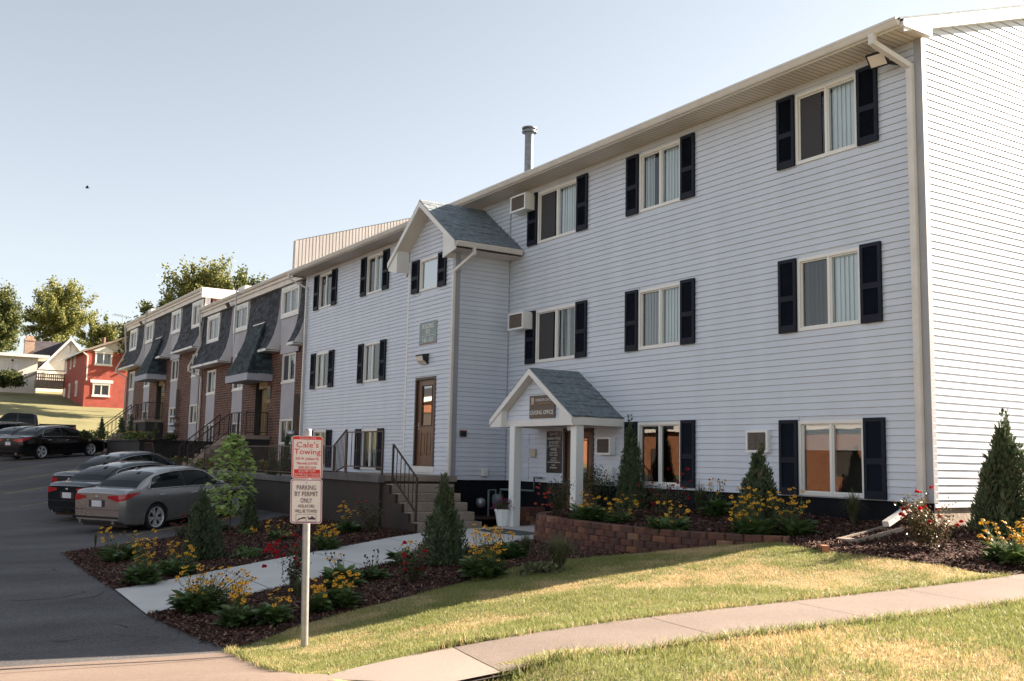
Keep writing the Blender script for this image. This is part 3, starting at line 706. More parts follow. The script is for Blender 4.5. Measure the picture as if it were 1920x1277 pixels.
def window(P, x0, x1, z0, z1, Y, left='screen', right='blind', fr=0.05, glass=None, name="window", sill=False, split=0.5, mtl=None):
    """sliding window in a wall that faces -Y: frame with centre bar, two panes, what hangs behind them"""
    glass = glass or M_glass; mtl = mtl or M_frame
    d0, d1 = Y - 0.03, Y + 0.06
    mb = MB()
    mb.box(x0, x1, d0, d1, z1 - fr, z1); mb.box(x0, x1, d0, d1, z0, z0 + fr)
    mb.box(x0, x0 + fr, d0, d1, z0 + fr, z1 - fr); mb.box(x1 - fr, x1, d0, d1, z0 + fr, z1 - fr)
    xm = x0 + (x1 - x0) * split
    mb.box(xm - 0.025, xm + 0.025, d0 + 0.012, d1, z0 + fr, z1 - fr)
    if sill: mb.box(x0 - 0.02, x1 + 0.02, d0 - 0.03, d0 + 0.01, z0 - 0.03, z0 + 0.012)
    # inner sash rails
    for a, b, dd in ((x0 + fr, xm - 0.025, 0.03), (xm + 0.025, x1 - fr, 0.022)):
        s = 0.022
        mb.box(a, a + s, Y + dd - 0.02, d1 - 0.002, z0 + fr, z1 - fr); mb.box(b - s, b, Y + dd - 0.02, d1 - 0.002, z0 + fr, z1 - fr)
        mb.box(a + s, b - s, Y + dd - 0.02, d1 - 0.002, z0 + fr, z0 + fr + s); mb.box(a + s, b - s, Y + dd - 0.02, d1 - 0.002, z1 - fr - s, z1 - fr)
    w = mb.build(name, mtl, P)
    rec = MB()
    b0, b1 = Y + 0.06, Y + 0.75
    rec.poly([(x0, b1, z0), (x1, b1, z0), (x1, b1, z1), (x0, b1, z1)]); rec.poly([(x0, b0, z0), (x0, b1, z0), (x0, b1, z1), (x0, b0, z1)]); rec.poly([(x1, b0, z0), (x1, b1, z0), (x1, b1, z1), (x1, b0, z1)])
    rec.poly([(x0, b0, z0), (x1, b0, z0), (x1, b1, z0), (x0, b1, z0)]); rec.poly([(x0, b0, z1), (x1, b0, z1), (x1, b1, z1), (x0, b1, z1)])
    rec.build("window_recess", M_room, w)
    for a, b, what, yy in ((x0 + fr, xm - 0.025, left, Y + 0.034), (xm + 0.025, x1 - fr, right, Y + 0.022)):
        i0, i1, k0, k1 = a + 0.02, b - 0.02, z0 + fr + 0.02, z1 - fr - 0.02
        MB().poly([(i0, yy, k0), (i1, yy, k0), (i1, yy, k1), (i0, yy, k1)]).build("pane", glass, w)
        yc = Y + 0.085
        c = MB()
        if what == 'screen':
            MB().poly([(i0, yy - 0.012, k0), (i0 + (i1 - i0) * 0.86, yy - 0.012, k0), (i0 + (i1 - i0) * 0.86, yy - 0.012, k1), (i0, yy - 0.012, k1)]).build("insect_screen", M_screen, w)
        elif what in ('blind', 'blindgrey', 'curtain', 'part'):
            n = max(5, int((i1 - i0) / 0.085)) if what != 'curtain' else 6
            e = i0 + (i1 - i0) * (1.0 if what != 'part' else 0.55)
            for k in range(n):
                u0 = i0 + (e - i0) * k / n; u1 = i0 + (e - i0) * (k + 1.32) / n
                t = 0.010 * (1 + 0.8 * random.random()) * (2.6 if what == 'curtain' else 1)
                c.poly([(u0, yc + t, k0 - 0.05), (u1, yc - t, k0 - 0.05), (u1, yc - t, k1 + 0.05), (u0, yc + t, k1 + 0.05)])
            c.build("vertical_blind" if what != 'curtain' else "curtain", random.choice((M_curtain, M_curtain2)) if what == 'curtain' else (M_blind if what != 'blindgrey' else M_panel), w)
        elif what == 'shade':
            kk = k0 + (k1 - k0) * 0.62
            for k in range(14):
                z = kk + (k1 - kk) * k / 14
                c.poly([(i0 - .02, yc - 0.012, z), (i1 + .02, yc - 0.012, z), (i1 + .02, yc + 0.012, z + (k1 - kk) / 14), (i0 - .02, yc + 0.012, z + (k1 - kk) / 14)])
            c.build("raised_blind", M_blind, w)
    return w
def shutter(P, x0, x1, z0, z1, Y):
    """two-panel louvred shutter"""
    mb = MB(); y0, y1 = Y - 0.068, Y - 0.026; s = 0.055; zm = z0 + (z1 - z0) * 0.46
    mb.box(x0, x0 + s, y0, y1, z0, z1); mb.box(x1 - s, x1, y0, y1, z0, z1)
    mb.box(x0 + s, x1 - s, y0, y1, z0, z0 + 0.12); mb.box(x0 + s, x1 - s, y0, y1, z1 - 0.06, z1); mb.box(x0 + s, x1 - s, y0, y1, zm - 0.045, zm + 0.045)
    sh = mb.build("shutter", M_shutter, P)
    lv = MB()
    for a, b in ((z0 + 0.12, zm - 0.045), (zm + 0.045, z1 - 0.06)):
        n = int(round((b - a) / 0.026))
        for k in range(n):
            z = a + (b - a) * k / n; h = (b - a) / n
            lv.poly([(x0 + s, y0 + 0.008, z), (x1 - s, y0 + 0.008, z), (x1 - s, y1 - 0.006, z + h * 1.15), (x0 + s, y1 - 0.006, z + h * 1.15)])
    lv.poly([(x0 + s, y1 - 0.003, z0 + .1), (x1 - s, y1 - 0.003, z0 + .1), (x1 - s, y1 - 0.003, z1 - .05), (x0 + s, y1 - 0.003, z1 - .05)])
    tag(lv.build("louvres", M_shutter, sh), kind="stuff")
    return sh

# openings: (x0, x1 of the whole unit, z0, z1, shutter width, left filling, right filling, glass)
G, GD = M_glass, M_glassdark
UNITS = [
    (-11.68, -9.63, 5.03, 6.25, 0.39, 'screen', 'blind', G), (-11.68, -9.63, 2.20, 3.415, 0.39, 'curtain', 'blind', G), (-11.70, -9.63, -0.48, 0.72, 0.39, 'shade', 'shade', GD),
    (-15.79, -13.75, 5.03, 6.25, 0.39, 'part', 'blind', G), (-15.79, -13.75, 2.22, 3.43, 0.39, 'blindgrey', 'blind', G), (-15.78, -13.75, -0.45, 0.77, 0.38, 'curtain', 'none', GD),
    (-19.50, -17.14, 5.03, 6.25, 0.40, 'screen', 'blind', G), (-19.50, -17.12, 2.22, 3.43, 0.40, 'screen', 'part', GD),
    (-29.20, -27.15, 5.05, 6.26, 0.42, 'curtain', 'blind', G), (-29.18, -27.16, 2.28, 3.49, 0.40, 'blind', 'none', GD), (-29.15, -27.12, -0.40, 0.82, 0.41, 'curtain', 'blind', GD),
    (-33.24, -31.19, 5.06, 6.27, 0.44, 'curtain', 'none', GD), (-33.24, -31.18, 2.28, 3.50, 0.44, 'blind', 'none', GD), (-33.22, -31.12, -0.38, 0.83, 0.44, 'curtain', 'blind', G)]
holes = [(u[0] + u[4], u[1] - u[4], u[2], u[3]) for u in UNITS]
DOORP = (-17.94, -16.84, -1.42, 0.69)       # office door under the porch
holes_r = [h for h in holes if h[1] > XB1] + [DOORP]
holes_l = [h for h in holes if h[1] < XB1]
sheath(bld, 'x', XB1, XR - .121, ZS, ZE, YF, 1, holes_r, M_siding)
sheath(bld, 'x', XL, XB1, ZS, ZE, YF, 1, holes_l, M_siding)
siding(bld, 'x', XB1, XR - 0.005, ZS, ZE, YF, -1, holes_r)
siding(bld, 'x', XL, XB0, ZS, ZE, YF, -1, holes_l)
siding(bld, 'x', XB0, XB1, ZS + 50 * CRS, ZE, YF, -1)
for u in UNITS:
    x0, x1, z0, z1, sw_, l, r, g = u
    window(bld, x0 + sw_, x1 - sw_, z0, z1, YF, l, r, 0.052, g)
    shutter(bld, x0, x0 + sw_ - 0.01, z0 - 0.005, z1 + 0.02, YF); shutter(bld, x1 - sw_ + 0.01, x1, z0 - 0.005, z1 + 0.02, YF)
# end wall
def lim_end(a, b):
    t = (b - 6.52 - 0.15) / PIT
    return (YF + max(0.0, t), YF + DEPTH - max(0.0, t))
siding(bld, 'y', YF, YF + DEPTH, ZS - 0.06, 8.55, XR, 1, (), lim_end)
mb = MB(); mb.extrude([(XR, YF + 0.005, ZS), (XR, YF + DEPTH, ZS), (XR, YF + DEPTH, ZE + .27), (XR, YRID, ZE + .27 + PIT * DEPTH / 2), (XR, YF + 0.005, ZE + .27)], (-0.12, 0, 0))
mb.box(XL, XR - .12, YF + DEPTH - 0.12, YF + DEPTH, ZS, ZE); mb.box(XL, XL + 0.12, YF + .13, YF + DEPTH - .12, ZS, ZE)
mb.build("wall", M_siding, bld)
# foundation
mb = MB(); mb.box(XB1 - 0.05, -17.96, YF + 0.02, YF + 0.3, -1.9, ZS); mb.box(-16.82, XR - 0.31, YF + 0.02, YF + 0.3, -1.9, ZS); mb.box(XR - 0.31, XR - 0.01, YF + 0.003, YF + 0.011, -1.9, ZS); mb.box(XL + .02, XB0 + 0.1, YF + 0.02, YF + 0.3, -1.9, ZS); mb.build("foundation", M_found, bld)
mb = MB(); mb.box(XR - 0.3, XR - 0.008, YF + 0.012, YF + DEPTH, -1.5, ZS - 0.06); mb.build("foundation", M_foundtan, bld)
# corner posts
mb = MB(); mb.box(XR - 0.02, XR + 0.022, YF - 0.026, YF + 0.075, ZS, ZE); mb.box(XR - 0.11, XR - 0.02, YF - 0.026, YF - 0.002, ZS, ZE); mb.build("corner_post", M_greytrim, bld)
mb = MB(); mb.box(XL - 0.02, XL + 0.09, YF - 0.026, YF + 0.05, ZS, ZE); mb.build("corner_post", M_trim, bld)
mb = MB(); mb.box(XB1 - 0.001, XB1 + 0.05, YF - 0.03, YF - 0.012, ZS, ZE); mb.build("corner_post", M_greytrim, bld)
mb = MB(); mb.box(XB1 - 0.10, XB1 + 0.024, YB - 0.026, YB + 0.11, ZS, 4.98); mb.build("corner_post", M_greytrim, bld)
mb = MB(); mb.box(XB0 - 0.024, XB0 + 0.06, YB - 0.024, YB + 0.10, ZS, 4.98); mb.build("corner_post", M_trim, bld)

# main roof, eaves, gutter, rake
mb = MB()
ez, ey = 6.52, 12.12
def rz(y): return ez + (y - ey) * PIT
mb.mesh([(XL - 0.15, ey, ez), (XR + 0.14, ey, ez), (XR + 0.14, YRID, rz(YRID)), (XL - 0.15, YRID, rz(YRID)), (XL - 0.15, 2 * YRID - ey, ez), (XR + 0.14, 2 * YRID - ey, ez)], [(0, 1, 2, 3), (3, 2, 5, 4)])
mb.mesh([(XL - 0.15, ey, ez - .03), (XR + 0.14, ey, ez - .03), (XR + 0.14, YRID, rz(YRID) - .03), (XL - 0.15, YRID, rz(YRID) - .03), (XL - 0.15, 2 * YRID - ey, ez - .03), (XR + 0.14, 2 * YRID - ey, ez - .03)], [(3, 2, 1, 0), (4, 5, 2, 3)])
mb.poly([(XR + 0.14, ey, ez - .03), (XR + 0.14, ey, ez), (XR + 0.14, YRID, rz(YRID)), (XR + 0.14, YRID, rz(YRID) - .03)])
rf = mb.build("roof", M_shingle, bld)
def soffit(P, x0, x1, y0, y1, z, pitch=0.20, axis='x'):
    """ribbed vinyl soffit"""
    mb = MB(); n = int(round((x1 - x0 if axis == 'x' else y1 - y0) / pitch))
    for k in range(n):
        if axis == 'x':
            a = x0 + (x1 - x0) * k / n; b = x0 + (x1 - x0) * (k + 1) / n; h = (a + b) / 2
            for u, v, zz in ((a, h - 0.012, z), (h - 0.012, h, z + 0.012), (h, b - 0.012, z), (b - 0.012, b, z + 0.012)):
                mb.poly([(u, y0, zz), (u, y1, zz), (v, y1, zz), (v, y0, zz)])
        else:
            a = y0 + (y1 - y0) * k / n; b = y0 + (y1 - y0) * (k + 1) / n; h = (a + b) / 2
            for u, v, zz in ((a, h - 0.012, z), (h - 0.012, h, z + 0.012), (h, b - 0.012, z), (b - 0.012, b, z + 0.012)):
                mb.poly([(x0, u, zz), (x0, v, zz), (x1, v, zz), (x1, u, zz)])
    return mb.build("soffit", M_soffit, P)
soffit(bld, XL - 0.1, XR + 0.06, 12.2, YF, ZE)
MB().box(XL - 0.12, XR + 0.06, 12.18, 12.2, ZE - 0.02, 6.53).build("fascia", M_trim, bld)
def gutter(P, a, b, out, r=0.10):
    """K-style gutter along a..b, out: unit vector away from the wall"""
    a = np.array(a, float); b = np.array(b, float); o = np.array(out, float); z = np.array([0, 0, 1.0])
    prof = [(0, 0.11), (0, 0), (0.055, 0), (0.075, 0.03), (0.095, 0.075), (0.105, 0.08), (0.105, 0.115), (0.095, 0.115), (0.085, 0.075), (0.05, 0.012), (0.012, 0.012), (0.012, 0.11)]
    mb = MB(); n = len(prof); P0 = [a + o * u + z * v for u, v in prof]; P1 = [b + o * u + z * v for u, v in prof]
    mb.mesh(P0 + P1, [(i, (i + 1) % n, n + (i + 1) % n, n + i) for i in range(n)])
    cap = [(0, 0.11), (0, 0), (0.055, 0), (0.075, 0.03), (0.095, 0.075), (0.105, 0.08), (0.105, 0.115)]
    mb.poly([a + o * u + z * v for u, v in cap]); mb.poly([b + o * u + z * v for u, v in cap][::-1])
    return mb.build("gutter", M_gutter, P)
gutter(bld, (XL - 0.16, 12.178, 6.42), (XR + 0.10, 12.178, 6.42), (0, -1, 0))
# rake board and boxed return at the near corner
xr = XR + 0.115
mb = MB()
yr0 = 12.22
mb.extrude([(xr, yr0, rz(yr0) - 0.22), (xr, yr0, rz(yr0) - 0.035), (xr, YRID, rz(YRID) - 0.035), (xr, YRID, rz(YRID) - 0.22)], (0.022, 0, 0))
mb.extrude([(XR, yr0 + .6, rz(yr0 + .6) - 0.215), (XR, yr0 + .6, rz(yr0 + .6) - 0.20), (XR, YRID, rz(YRID) - 0.20), (XR, YRID, rz(YRID) - 0.215)], (0.115, 0, 0))
mb.build("rake_board", M_trim, bld)
mb = MB(); mb.extrude([(XR + 0.06, 12.19, ZE - 0.015), (XR + 0.06, 12.86, ZE - 0.015), (XR + 0.06, 12.86, rz(12.86) - 0.1), (XR + 0.06, 12.19, rz(12.19) - 0.06)], (0.095, 0, 0)); mb.build("eave_return", M_trim, bld)
# metal clad parapet at the far end
M_metal = mat("ribbed_metal", (0.50, 0.46, 0.43), 0.5, (0.42, 0.385, 0.36), 1.5, stretch=(1, 3, 0.3))
mb = MB(); n = 100; y0, y1 = 12.36, 2 * YRID - 12.36
def ptop(y): return 7.72 + (min(y, 2 * YRID - y) - 12.36) * PIT
for k in range(n):
    a = y0 + (y1 - y0) * k / n; b = y0 + (y1 - y0) * (k + 1) / n; c = a + (b - a) * 0.72
    for u, v, xx in ((a, c, XL - 0.10), (c, b, XL - 0.118)):
        mb.poly([(xx, u, rz(u) - 0.2 if u < YRID else 6.3), (xx, v, rz(v) - 0.2 if v < YRID else 6.3), (xx, v, ptop(v)), (xx, u, ptop(u))])
    mb.poly([(XL - 0.10, c, 6.3), (XL - 0.118, c, 6.3), (XL - 0.118, c, ptop(c)), (XL - 0.10, c, ptop(c))]); mb.poly([(XL - 0.10, b, 6.3), (XL - 0.118, b, 6.3), (XL - 0.118, b, ptop(b)), (XL - 0.10, b, ptop(b))])
mb.extrude([(XL - 0.30, y0, 6.45), (XL - 0.09, y0, 6.45), (XL - 0.09, y0, ptop(y0)), (XL - 0.30, y0, ptop(y0))], (0, -0.03, 0))
mb.mesh([(XL - 0.3, y0, ptop(y0) + .01), (XL - 0.08, y0, ptop(y0) + .01), (XL - 0.08, YRID, ptop(YRID) + .01), (XL - 0.3, YRID, ptop(YRID) + .01)], [(0, 1, 2, 3)])
mb.poly([(XL - 0.3, y0, 6.4), (XL - 0.3, y1, 6.4), (XL - 0.3, y1, ptop(y1)), (XL - 0.3, YRID, ptop(YRID)), (XL - 0.3, y0, ptop(y0))])
mb.build("metal_parapet", M_metal, bld)
# vent pipe
pb = onY(991, 330, 15.5); pt = onY(990, 240, 15.5)
mb = MB(); mb.lathe([(0.13, rz(15.5) - pb[2] - 0.05), (0.13, pt[2] - pb[2] - 0.16)], (pb[0], 15.5, pb[2]), 16); mb.lathe([(0.22, pt[2] - pb[2] - 0.17), (0.22, pt[2] - pb[2] - 0.12)], (pb[0], 15.5, pb[2]), 16); mb.lathe([(0.15, pt[2] - pb[2] - 0.12), (0.15, pt[2] - pb[2] - 0.06)], (pb[0], 15.5, pb[2]), 16)
mb.lathe([(0.22, pt[2] - pb[2] - 0.06), (0.22, pt[2] - pb[2] - 0.02), (0.06, pt[2] - pb[2] + 0.02)], (pb[0], 15.5, pb[2]), 16)
tag(mb.build("vent_pipe", mat("weathered_zinc", (0.26, 0.27, 0.29), 0.5, (0.18, 0.19, 0.2), 8, metallic=0.5)), "galvanised vent pipe with cap standing on the grey building's roof", "vent pipe")

# downspouts
def downspout(P, pts, w=0.085, d=0.06):
    mb = MB(); pts = [np.array(p, float) for p in pts]
    for a, b in zip(pts[:-1], pts[1:]):
        t = (b - a) / np.linalg.norm(b - a); mb.bar(a - t * 0.018, b + t * 0.018, w, d)
    for p in pts[1:-1]: mb.bbox(p[0] - w * .52, p[0] + w * .52, p[1] - d * .6, p[1] + d * .6, p[2] - 0.035, p[2] + 0.035, 0.015)
    return mb.build("downspout", M_gutter, P)
downspout(bld, [(-9.22, 12.13, 6.42), (-9.22, 12.13, 6.30), (-9.02, 12.73, 6.0), (-9.02, 12.73, -0.36), (-8.99, 12.66, -0.46), (-8.95, 11.84, -0.77)], 0.10, 0.075)
downspout(bld, [(XL - 0.05, 12.13, 6.42), (XL - 0.05, 12.13, 6.28), (XL + 0.22, 12.72, 5.95), (XL + 0.22, 12.72, -0.45)])

# ---- entrance bay with gabled roof
XC = (XB0 + XB1) / 2
ZRB, ZEB = 6.28, 4.98                     # ridge and eave of the bay roof
bw = window  # openings of the bay front
BH = [(-22.15, -21.18, 4.12, 4.93), (-22.20, -21.13, -0.36, 1.95)]
sl = (ZRB - ZEB) / (XB1 + 0.62 - XC)
def lim_bay(a, b):
    t = max(0.0, (b - 5.05) / sl) if b > 5.05 else 0.0
    h = (XB1 - XB0) / 2
    k = h if b <= 5.3 else max(0.0, (ZRB - 0.10 - b) / sl)
    k = min(h, k)
    return (XC - k, XC + k)
sheath(bld, 'x', XB0, XB1, ZS, 5.2, YB, 1, BH, M_siding)
MB().extrude([(XB0, YB + 0.001, 5.2), (XB1, YB + 0.001, 5.2), (XC, YB + 0.001, ZRB - 0.1)], (0, 0.1, 0)).build("wall", M_siding, bld)
siding(bld, 'x', XB0, XB1, ZS, ZRB - 0.12, YB, -1, BH, lim_bay)
siding(bld, 'y', YB, YF, ZS, ZEB, XB1, 1)
MB().box(XB1 - 0.1, XB1 - 0.001, YB + .121, YF, ZS, ZEB).box(XB0, XB0 + 0.1, YB + .121, YF, ZS, ZEB).build("wall", M_siding, bld)
MB().box(XB0 + .03, XB1 - 0.02, YB + 0.03, YF, -1.9, ZS).build("foundation", M_found, bld)
window(bld, -22.15, -21.18, 4.12, 4.93, YB, 'none', 'none', 0.05, glass_mat("bay_glass", (0.8, 0.85, 0.87), 0.42), split=0.02)
shutter(bld, -22.56, -22.17, 4.11, 4.95, YB); shutter(bld, -21.15, -20.76, 4.11, 4.95, YB)
# bay roof
YR0 = 10.92
def shingle_slope(P, p0, u, v, lu, lv, mtl, tab=0.31, row=0.145, name="shingle", joined=False, jitter=True, clip=None):
    """courses of laminated shingle tabs over a slope: p0 lower corner, u along the eave, v up the slope"""
    p0 = np.array(p0, float); u = np.array(u, float); v = np.array(v, float); n = np.cross(u, v); n /= np.linalg.norm(n)
    if n[2] < 0: n = -n
    rows = int(math.ceil(lv / row)); big = MB(); cache = []
    for i in range(rows):
        a = i * row; s = -random.random() * tab
        while s < lu:
            w = tab * random.choice((0.45, 0.6, 0.8, 1.0, 1.15)); e = min(s + w, lu); s0 = max(s, 0.0)
            if e - s0 > 0.02:
                th = random.choice((0.006, 0.013, 0.019)); top = min(a + row * 1.5, lv)
                if clip is not None:
                    m = clip(s0, e, a)
                    if m is None: s = e; continue
                    s0, e = m
                q = [p0 + u * s0 + v * a, p0 + u * e + v * a, p0 + u * e + v * top, p0 + u * s0 + v * top]
                dn = -v * random.choice((0, 0, 0.022))
                t0 = [q[0] + n * th + dn, q[1] + n * th + dn, q[2] + n * 0.002, q[3] + n * 0.002]
                mb = big if joined else MB()
                mb.poly(t0); mb.poly([q[0], q[1], t0[1], t0[0]]); mb.poly([q[0], t0[0], t0[3]]); mb.poly([q[1], q[2], t0[2], t0[1]][:3] + [t0[1]])
                if not joined: mb.build(name, mtl, P)
            s = e
    if joined: tag(big.build(name + "_courses", mtl, P), kind="stuff")
def gable_roof(P, xc, xl, xr, y0, y1, zr, ze, th, mtl_trim, deck):
    mb = MB()
    for xe in (xl, xr):
        mb.poly([(xe, y0, ze), (xe, y1, ze), (xc, y1, zr), (xc, y0, zr)]); mb.poly([(xe, y0, ze - th), (xe, y1, ze - th), (xc, y1, zr - th), (xc, y0, zr - th)])
        mb.poly([(xe, y0, ze - th), (xe, y0, ze), (xc, y0, zr), (xc, y0, zr - th)])
    return mb.build("roof_deck", deck, P)
xe_r, xe_l = XB1 + 0.60, XB0 - 0.50
gable_roof(bld, XC, xe_l, xe_r, YR0, YF + 0.5, ZRB, ZEB, 0.05, M_trim, M_trim)
lv_b = math.hypot(xe_r - XC, ZRB - ZEB); vb = np.array([-(xe_r - XC), 0, ZRB - ZEB]) / lv_b
gr = tag(MB().extrude([(xe_r, YR0, ZEB + 0.012), (XC, YR0, ZRB + 0.012), (XC, YF, ZRB + 0.012), (xe_r, YF, ZEB + 0.012)], (0, 0, -0.01)).build("bay_roof", M_shingle, bld))
shingle_slope(gr, (xe_r, YR0 - 0.02, ZEB + 0.015), (0, 1, 0), vb, YF - YR0 + 0.02, lv_b, M_shingle, 0.34, 0.135)
lv_b2 = math.hypot(XC - xe_l, ZRB - ZEB); vb2 = np.array([XC - xe_l, 0, ZRB - ZEB]) / lv_b2
shingle_slope(gr, (xe_l, YR0 - 0.02, ZEB + 0.015), (0, 1, 0), vb2, YF - YR0 + 0.02, lv_b2, M_shingle, 0.34, 0.135, joined=True)
MB().extrude([(XC - .09, YR0 - .02, ZRB - 0.03), (XC, YR0 - .02, ZRB + 0.045), (XC + .09, YR0 - .02, ZRB - 0.03)], (0, YF - YR0, 0)).build("ridge_cap", M_shingle, bld)
def rake(P, xc, xe, zr, ze, y, h, th=0.03):
    MB().extrude([(xe, y, ze - h), (xe, y, ze), (xc, y, zr), (xc, y, zr - h * 1.12)], (0, -th, 0)).build("rake_board", M_trim, P)
rake(bld, XC, xe_r, ZRB, ZEB, YR0, 0.13); rake(bld, XC, xe_l, ZRB, ZEB, YR0, 0.13)
# boxed eave ends and soffits of the bay
for xe, xw, s in ((xe_r, XB1, 1), (xe_l, XB0, -1)):
    zz = ZEB - 0.20
    zi = ZEB + (abs(xe - xw)) * sl - 0.06
    MB().extrude([(xe, YR0 + 0.005, zz), (xw, YR0 + 0.005, zz - 0.12), (xw, YR0 + 0.005, zi), (xe, YR0 + 0.005, ZEB - 0.02)], (0, 0.03, 0)).build("eave_return", M_trim, bld)
    mb = MB(); n = 9
    soffit(bld, min(xe, xw), max(xe, xw), YR0 + 0.035, YF - 0.02, zz + 0.03, 0.2, 'y')
    MB().box(min(xw, xw + s * .02), max(xw, xw + s * .02), YR0 + 0.035, YB - 0.03, zz - 0.1, zi).build("eave_return", M_trim, bld)
for xe in (xe_r, xe_l):   # sloping soffit under the gable overhang
    h = ZRB - 0.14; q = ZEB - 0.06
    MB().poly([(XC, YR0, h), (XC, YB + .01, h), (xe, YB + .01, q - 0.06), (xe, YR0, q - 0.06)]).build("soffit", M_soffit, bld)
gutter(bld, (xe_r - 0.02, YR0 + 0.02, ZEB - 0.125), (xe_r - 0.02, YF - 0.05, ZEB - 0.125), (1, 0, 0))
gutter(bld, (xe_l + 0.02, YR0 + 0.02, ZEB - 0.125), (xe_l + 0.02, YF - 0.05, ZEB - 0.125), (-1, 0, 0))
downspout(bld, [(xe_r + 0.02, 11.42, ZEB - 0.12), (xe_r + 0.02, 11.42, ZEB - 0.26), (XB1 + 0.06, 11.21, ZEB - 0.62), (XB1 + 0.06, 11.21, -0.6), (XB1 + 0.06, 11.21, -0.72)])
downspout(bld, [(xe_l - 0.03, 11.5, ZEB - 0.12), (xe_l - 0.03, 11.5, ZEB - 0.25), (XB0 - 0.07, 11.9, ZEB - 0.5), (XB0 - 0.07, 12.0, 0.0)])

# doors
def panel_door(P, x0, x1, z0, z1, Y, glass, fr=0.06, sill=True, lever='left'):
    """door with a tall light above and two panels below, in a brown metal frame"""
    mb = MB(); mb.box(x0, x0 + fr, Y - 0.035, Y + 0.10, z0, z1); mb.box(x1 - fr, x1, Y - 0.035, Y + 0.10, z0, z1); mb.box(x0 + fr, x1 - fr, Y - 0.035, Y + 0.10, z1 - fr, z1)
    d = MB(); a, b, c, e = x0 + fr + .004, x1 - fr - .004, z0 + 0.005, z1 - fr - .004
    gx0, gx1 = a + (b - a) * 0.22, b - (b - a) * 0.22; gz0, gz1 = c + (e - c) * 0.47, c + (e - c) * 0.93
    yd = Y + 0.03
    d.box(a, gx0, yd, yd + .045, c, e); d.box(gx1, b, yd, yd + .045, c, e); d.box(gx0, gx1, yd, yd + .045, gz1, e)
    pz0, pz1 = c + (e - c) * 0.12, c + (e - c) * 0.38; xm = (gx0 + gx1) / 2
    d.box(gx0, gx1, yd, yd + .045, pz1, gz0); d.box(gx0, gx1, yd, yd + .045, c, pz0); d.box(xm - 0.045, xm + 0.045, yd, yd + .045, pz0, pz1)
    for u, v in ((gx0, xm - 0.045), (xm + 0.045, gx1)): d.box(u, v, yd + 0.016, yd + .04, pz0, pz1); d.box(u + .035, v - .035, yd + .004, yd + .017, pz0 + .04, pz1 - .04)
    dr = d.build("door", M_door, P)
    mb.build("door_frame", M_doorframe, dr)
    t = MB(); s = 0.022
    t.box(gx0 - s, gx0 + .004, yd - .012, yd - 0.001, gz0 - s, gz1 + s); t.box(gx1 - .004, gx1 + s, yd - .012, yd - 0.001, gz0 - s, gz1 + s); t.box(gx0 + .004, gx1 - .004, yd - .012, yd - 0.001, gz1 - .004, gz1 + s); t.box(gx0 + .004, gx1 - .004, yd - .012, yd - 0.001, gz0 - s, gz0 + .004)
    t.build("glazing_bead", M_doorframe, dr)
    MB().poly([(gx0, yd + .02, gz0), (gx1, yd + .02, gz0), (gx1, yd + .02, gz1), (gx0, yd + .02, gz1)]).build("pane", glass, dr)
    MB().poly([(gx0 - .1, yd + .4, gz0 - .1), (gx1 + .1, yd + .4, gz0 - .1), (gx1 + .1, yd + .4, gz1 + .1), (gx0 - .1, yd + .4, gz1 + .1)]).build("door_recess", M_room, dr)
    k = MB(); kx = a + 0.075 if lever == 'left' else b - 0.075; kz = c + (e - c) * 0.46
    k.box(kx - .03, kx + .03, yd - .012, yd, kz - .09, kz + .09); k.tube([(kx, yd - .012, kz + .02), (kx, yd - .055, kz + .02), (kx + (0.11 if lever == 'left' else -0.11), yd - .058, kz + .02)], 0.012, 8)
    k.build("door_lever", M_chrome, dr)
    if sill: MB().box(x0 - .02, x1 + .02, Y - .03, Y + .04, z0 - 0.15, z0 - 0.002).build("door_sill", M_trim, dr)
    return dr
G_door = glass_mat("door_glass", (0.75, 0.72, 0.68), 0.30, 0.02)
panel_door(bld, -22.20, -21.13, -0.21, 1.95, YB, G_door)
MB().box(-22.3, -21.05, YB - .012, YB + .02, -0.5, -0.37).build("kick_board", M_trim, bld)
panel_door(bld, -17.94, -16.84, -1.42, 0.69, YF, G_door, 0.07, False)

# ---- porch over the office door
PX0, PX1, PY0 = -18.97, -15.87, 11.52
PC, PZR, PZE = -17.42, 1.90, 0.86
gable_roof(bld, PC, PX0, PX1, PY0, YF, PZR, PZE, 0.04, M_trim, M_trim)
lv_p = math.hypot(PX1 - PC, PZR - PZE); vp = np.array([-(PX1 - PC), 0, PZR - PZE]) / lv_p
pr = MB().extrude([(PX1, PY0, PZE + 0.012), (PC, PY0, PZR + 0.012), (PC, YF, PZR + 0.012), (PX1, YF, PZE + 0.012)], (0, 0, -0.01)).build("porch_roof", M_shingle, bld)
shingle_slope(pr, (PX1 + 0.01, PY0 - 0.02, PZE + 0.012), (0, 1, 0), vp, YF - PY0 + 0.02, lv_p, M_shingle, 0.30, 0.142)
vp2 = np.array([PC - PX0, 0, PZR - PZE]) / lv_p
shingle_slope(pr, (PX0, PY0 - 0.02, PZE + 0.012), (0, 1, 0), vp2, YF - PY0 + 0.02, lv_p, M_shingle, 0.30, 0.142, joined=True)
MB().bar((PX1 + .0, YF - .012, PZE + .03), (PC, YF - .012, PZR + .03), 0.02, 0.03).build("flashing", M_trim, bld)
rake(bld, PC, PX1, PZR, PZE, PY0, 0.12); rake(bld, PC, PX0, PZR, PZE, PY0, 0.12)
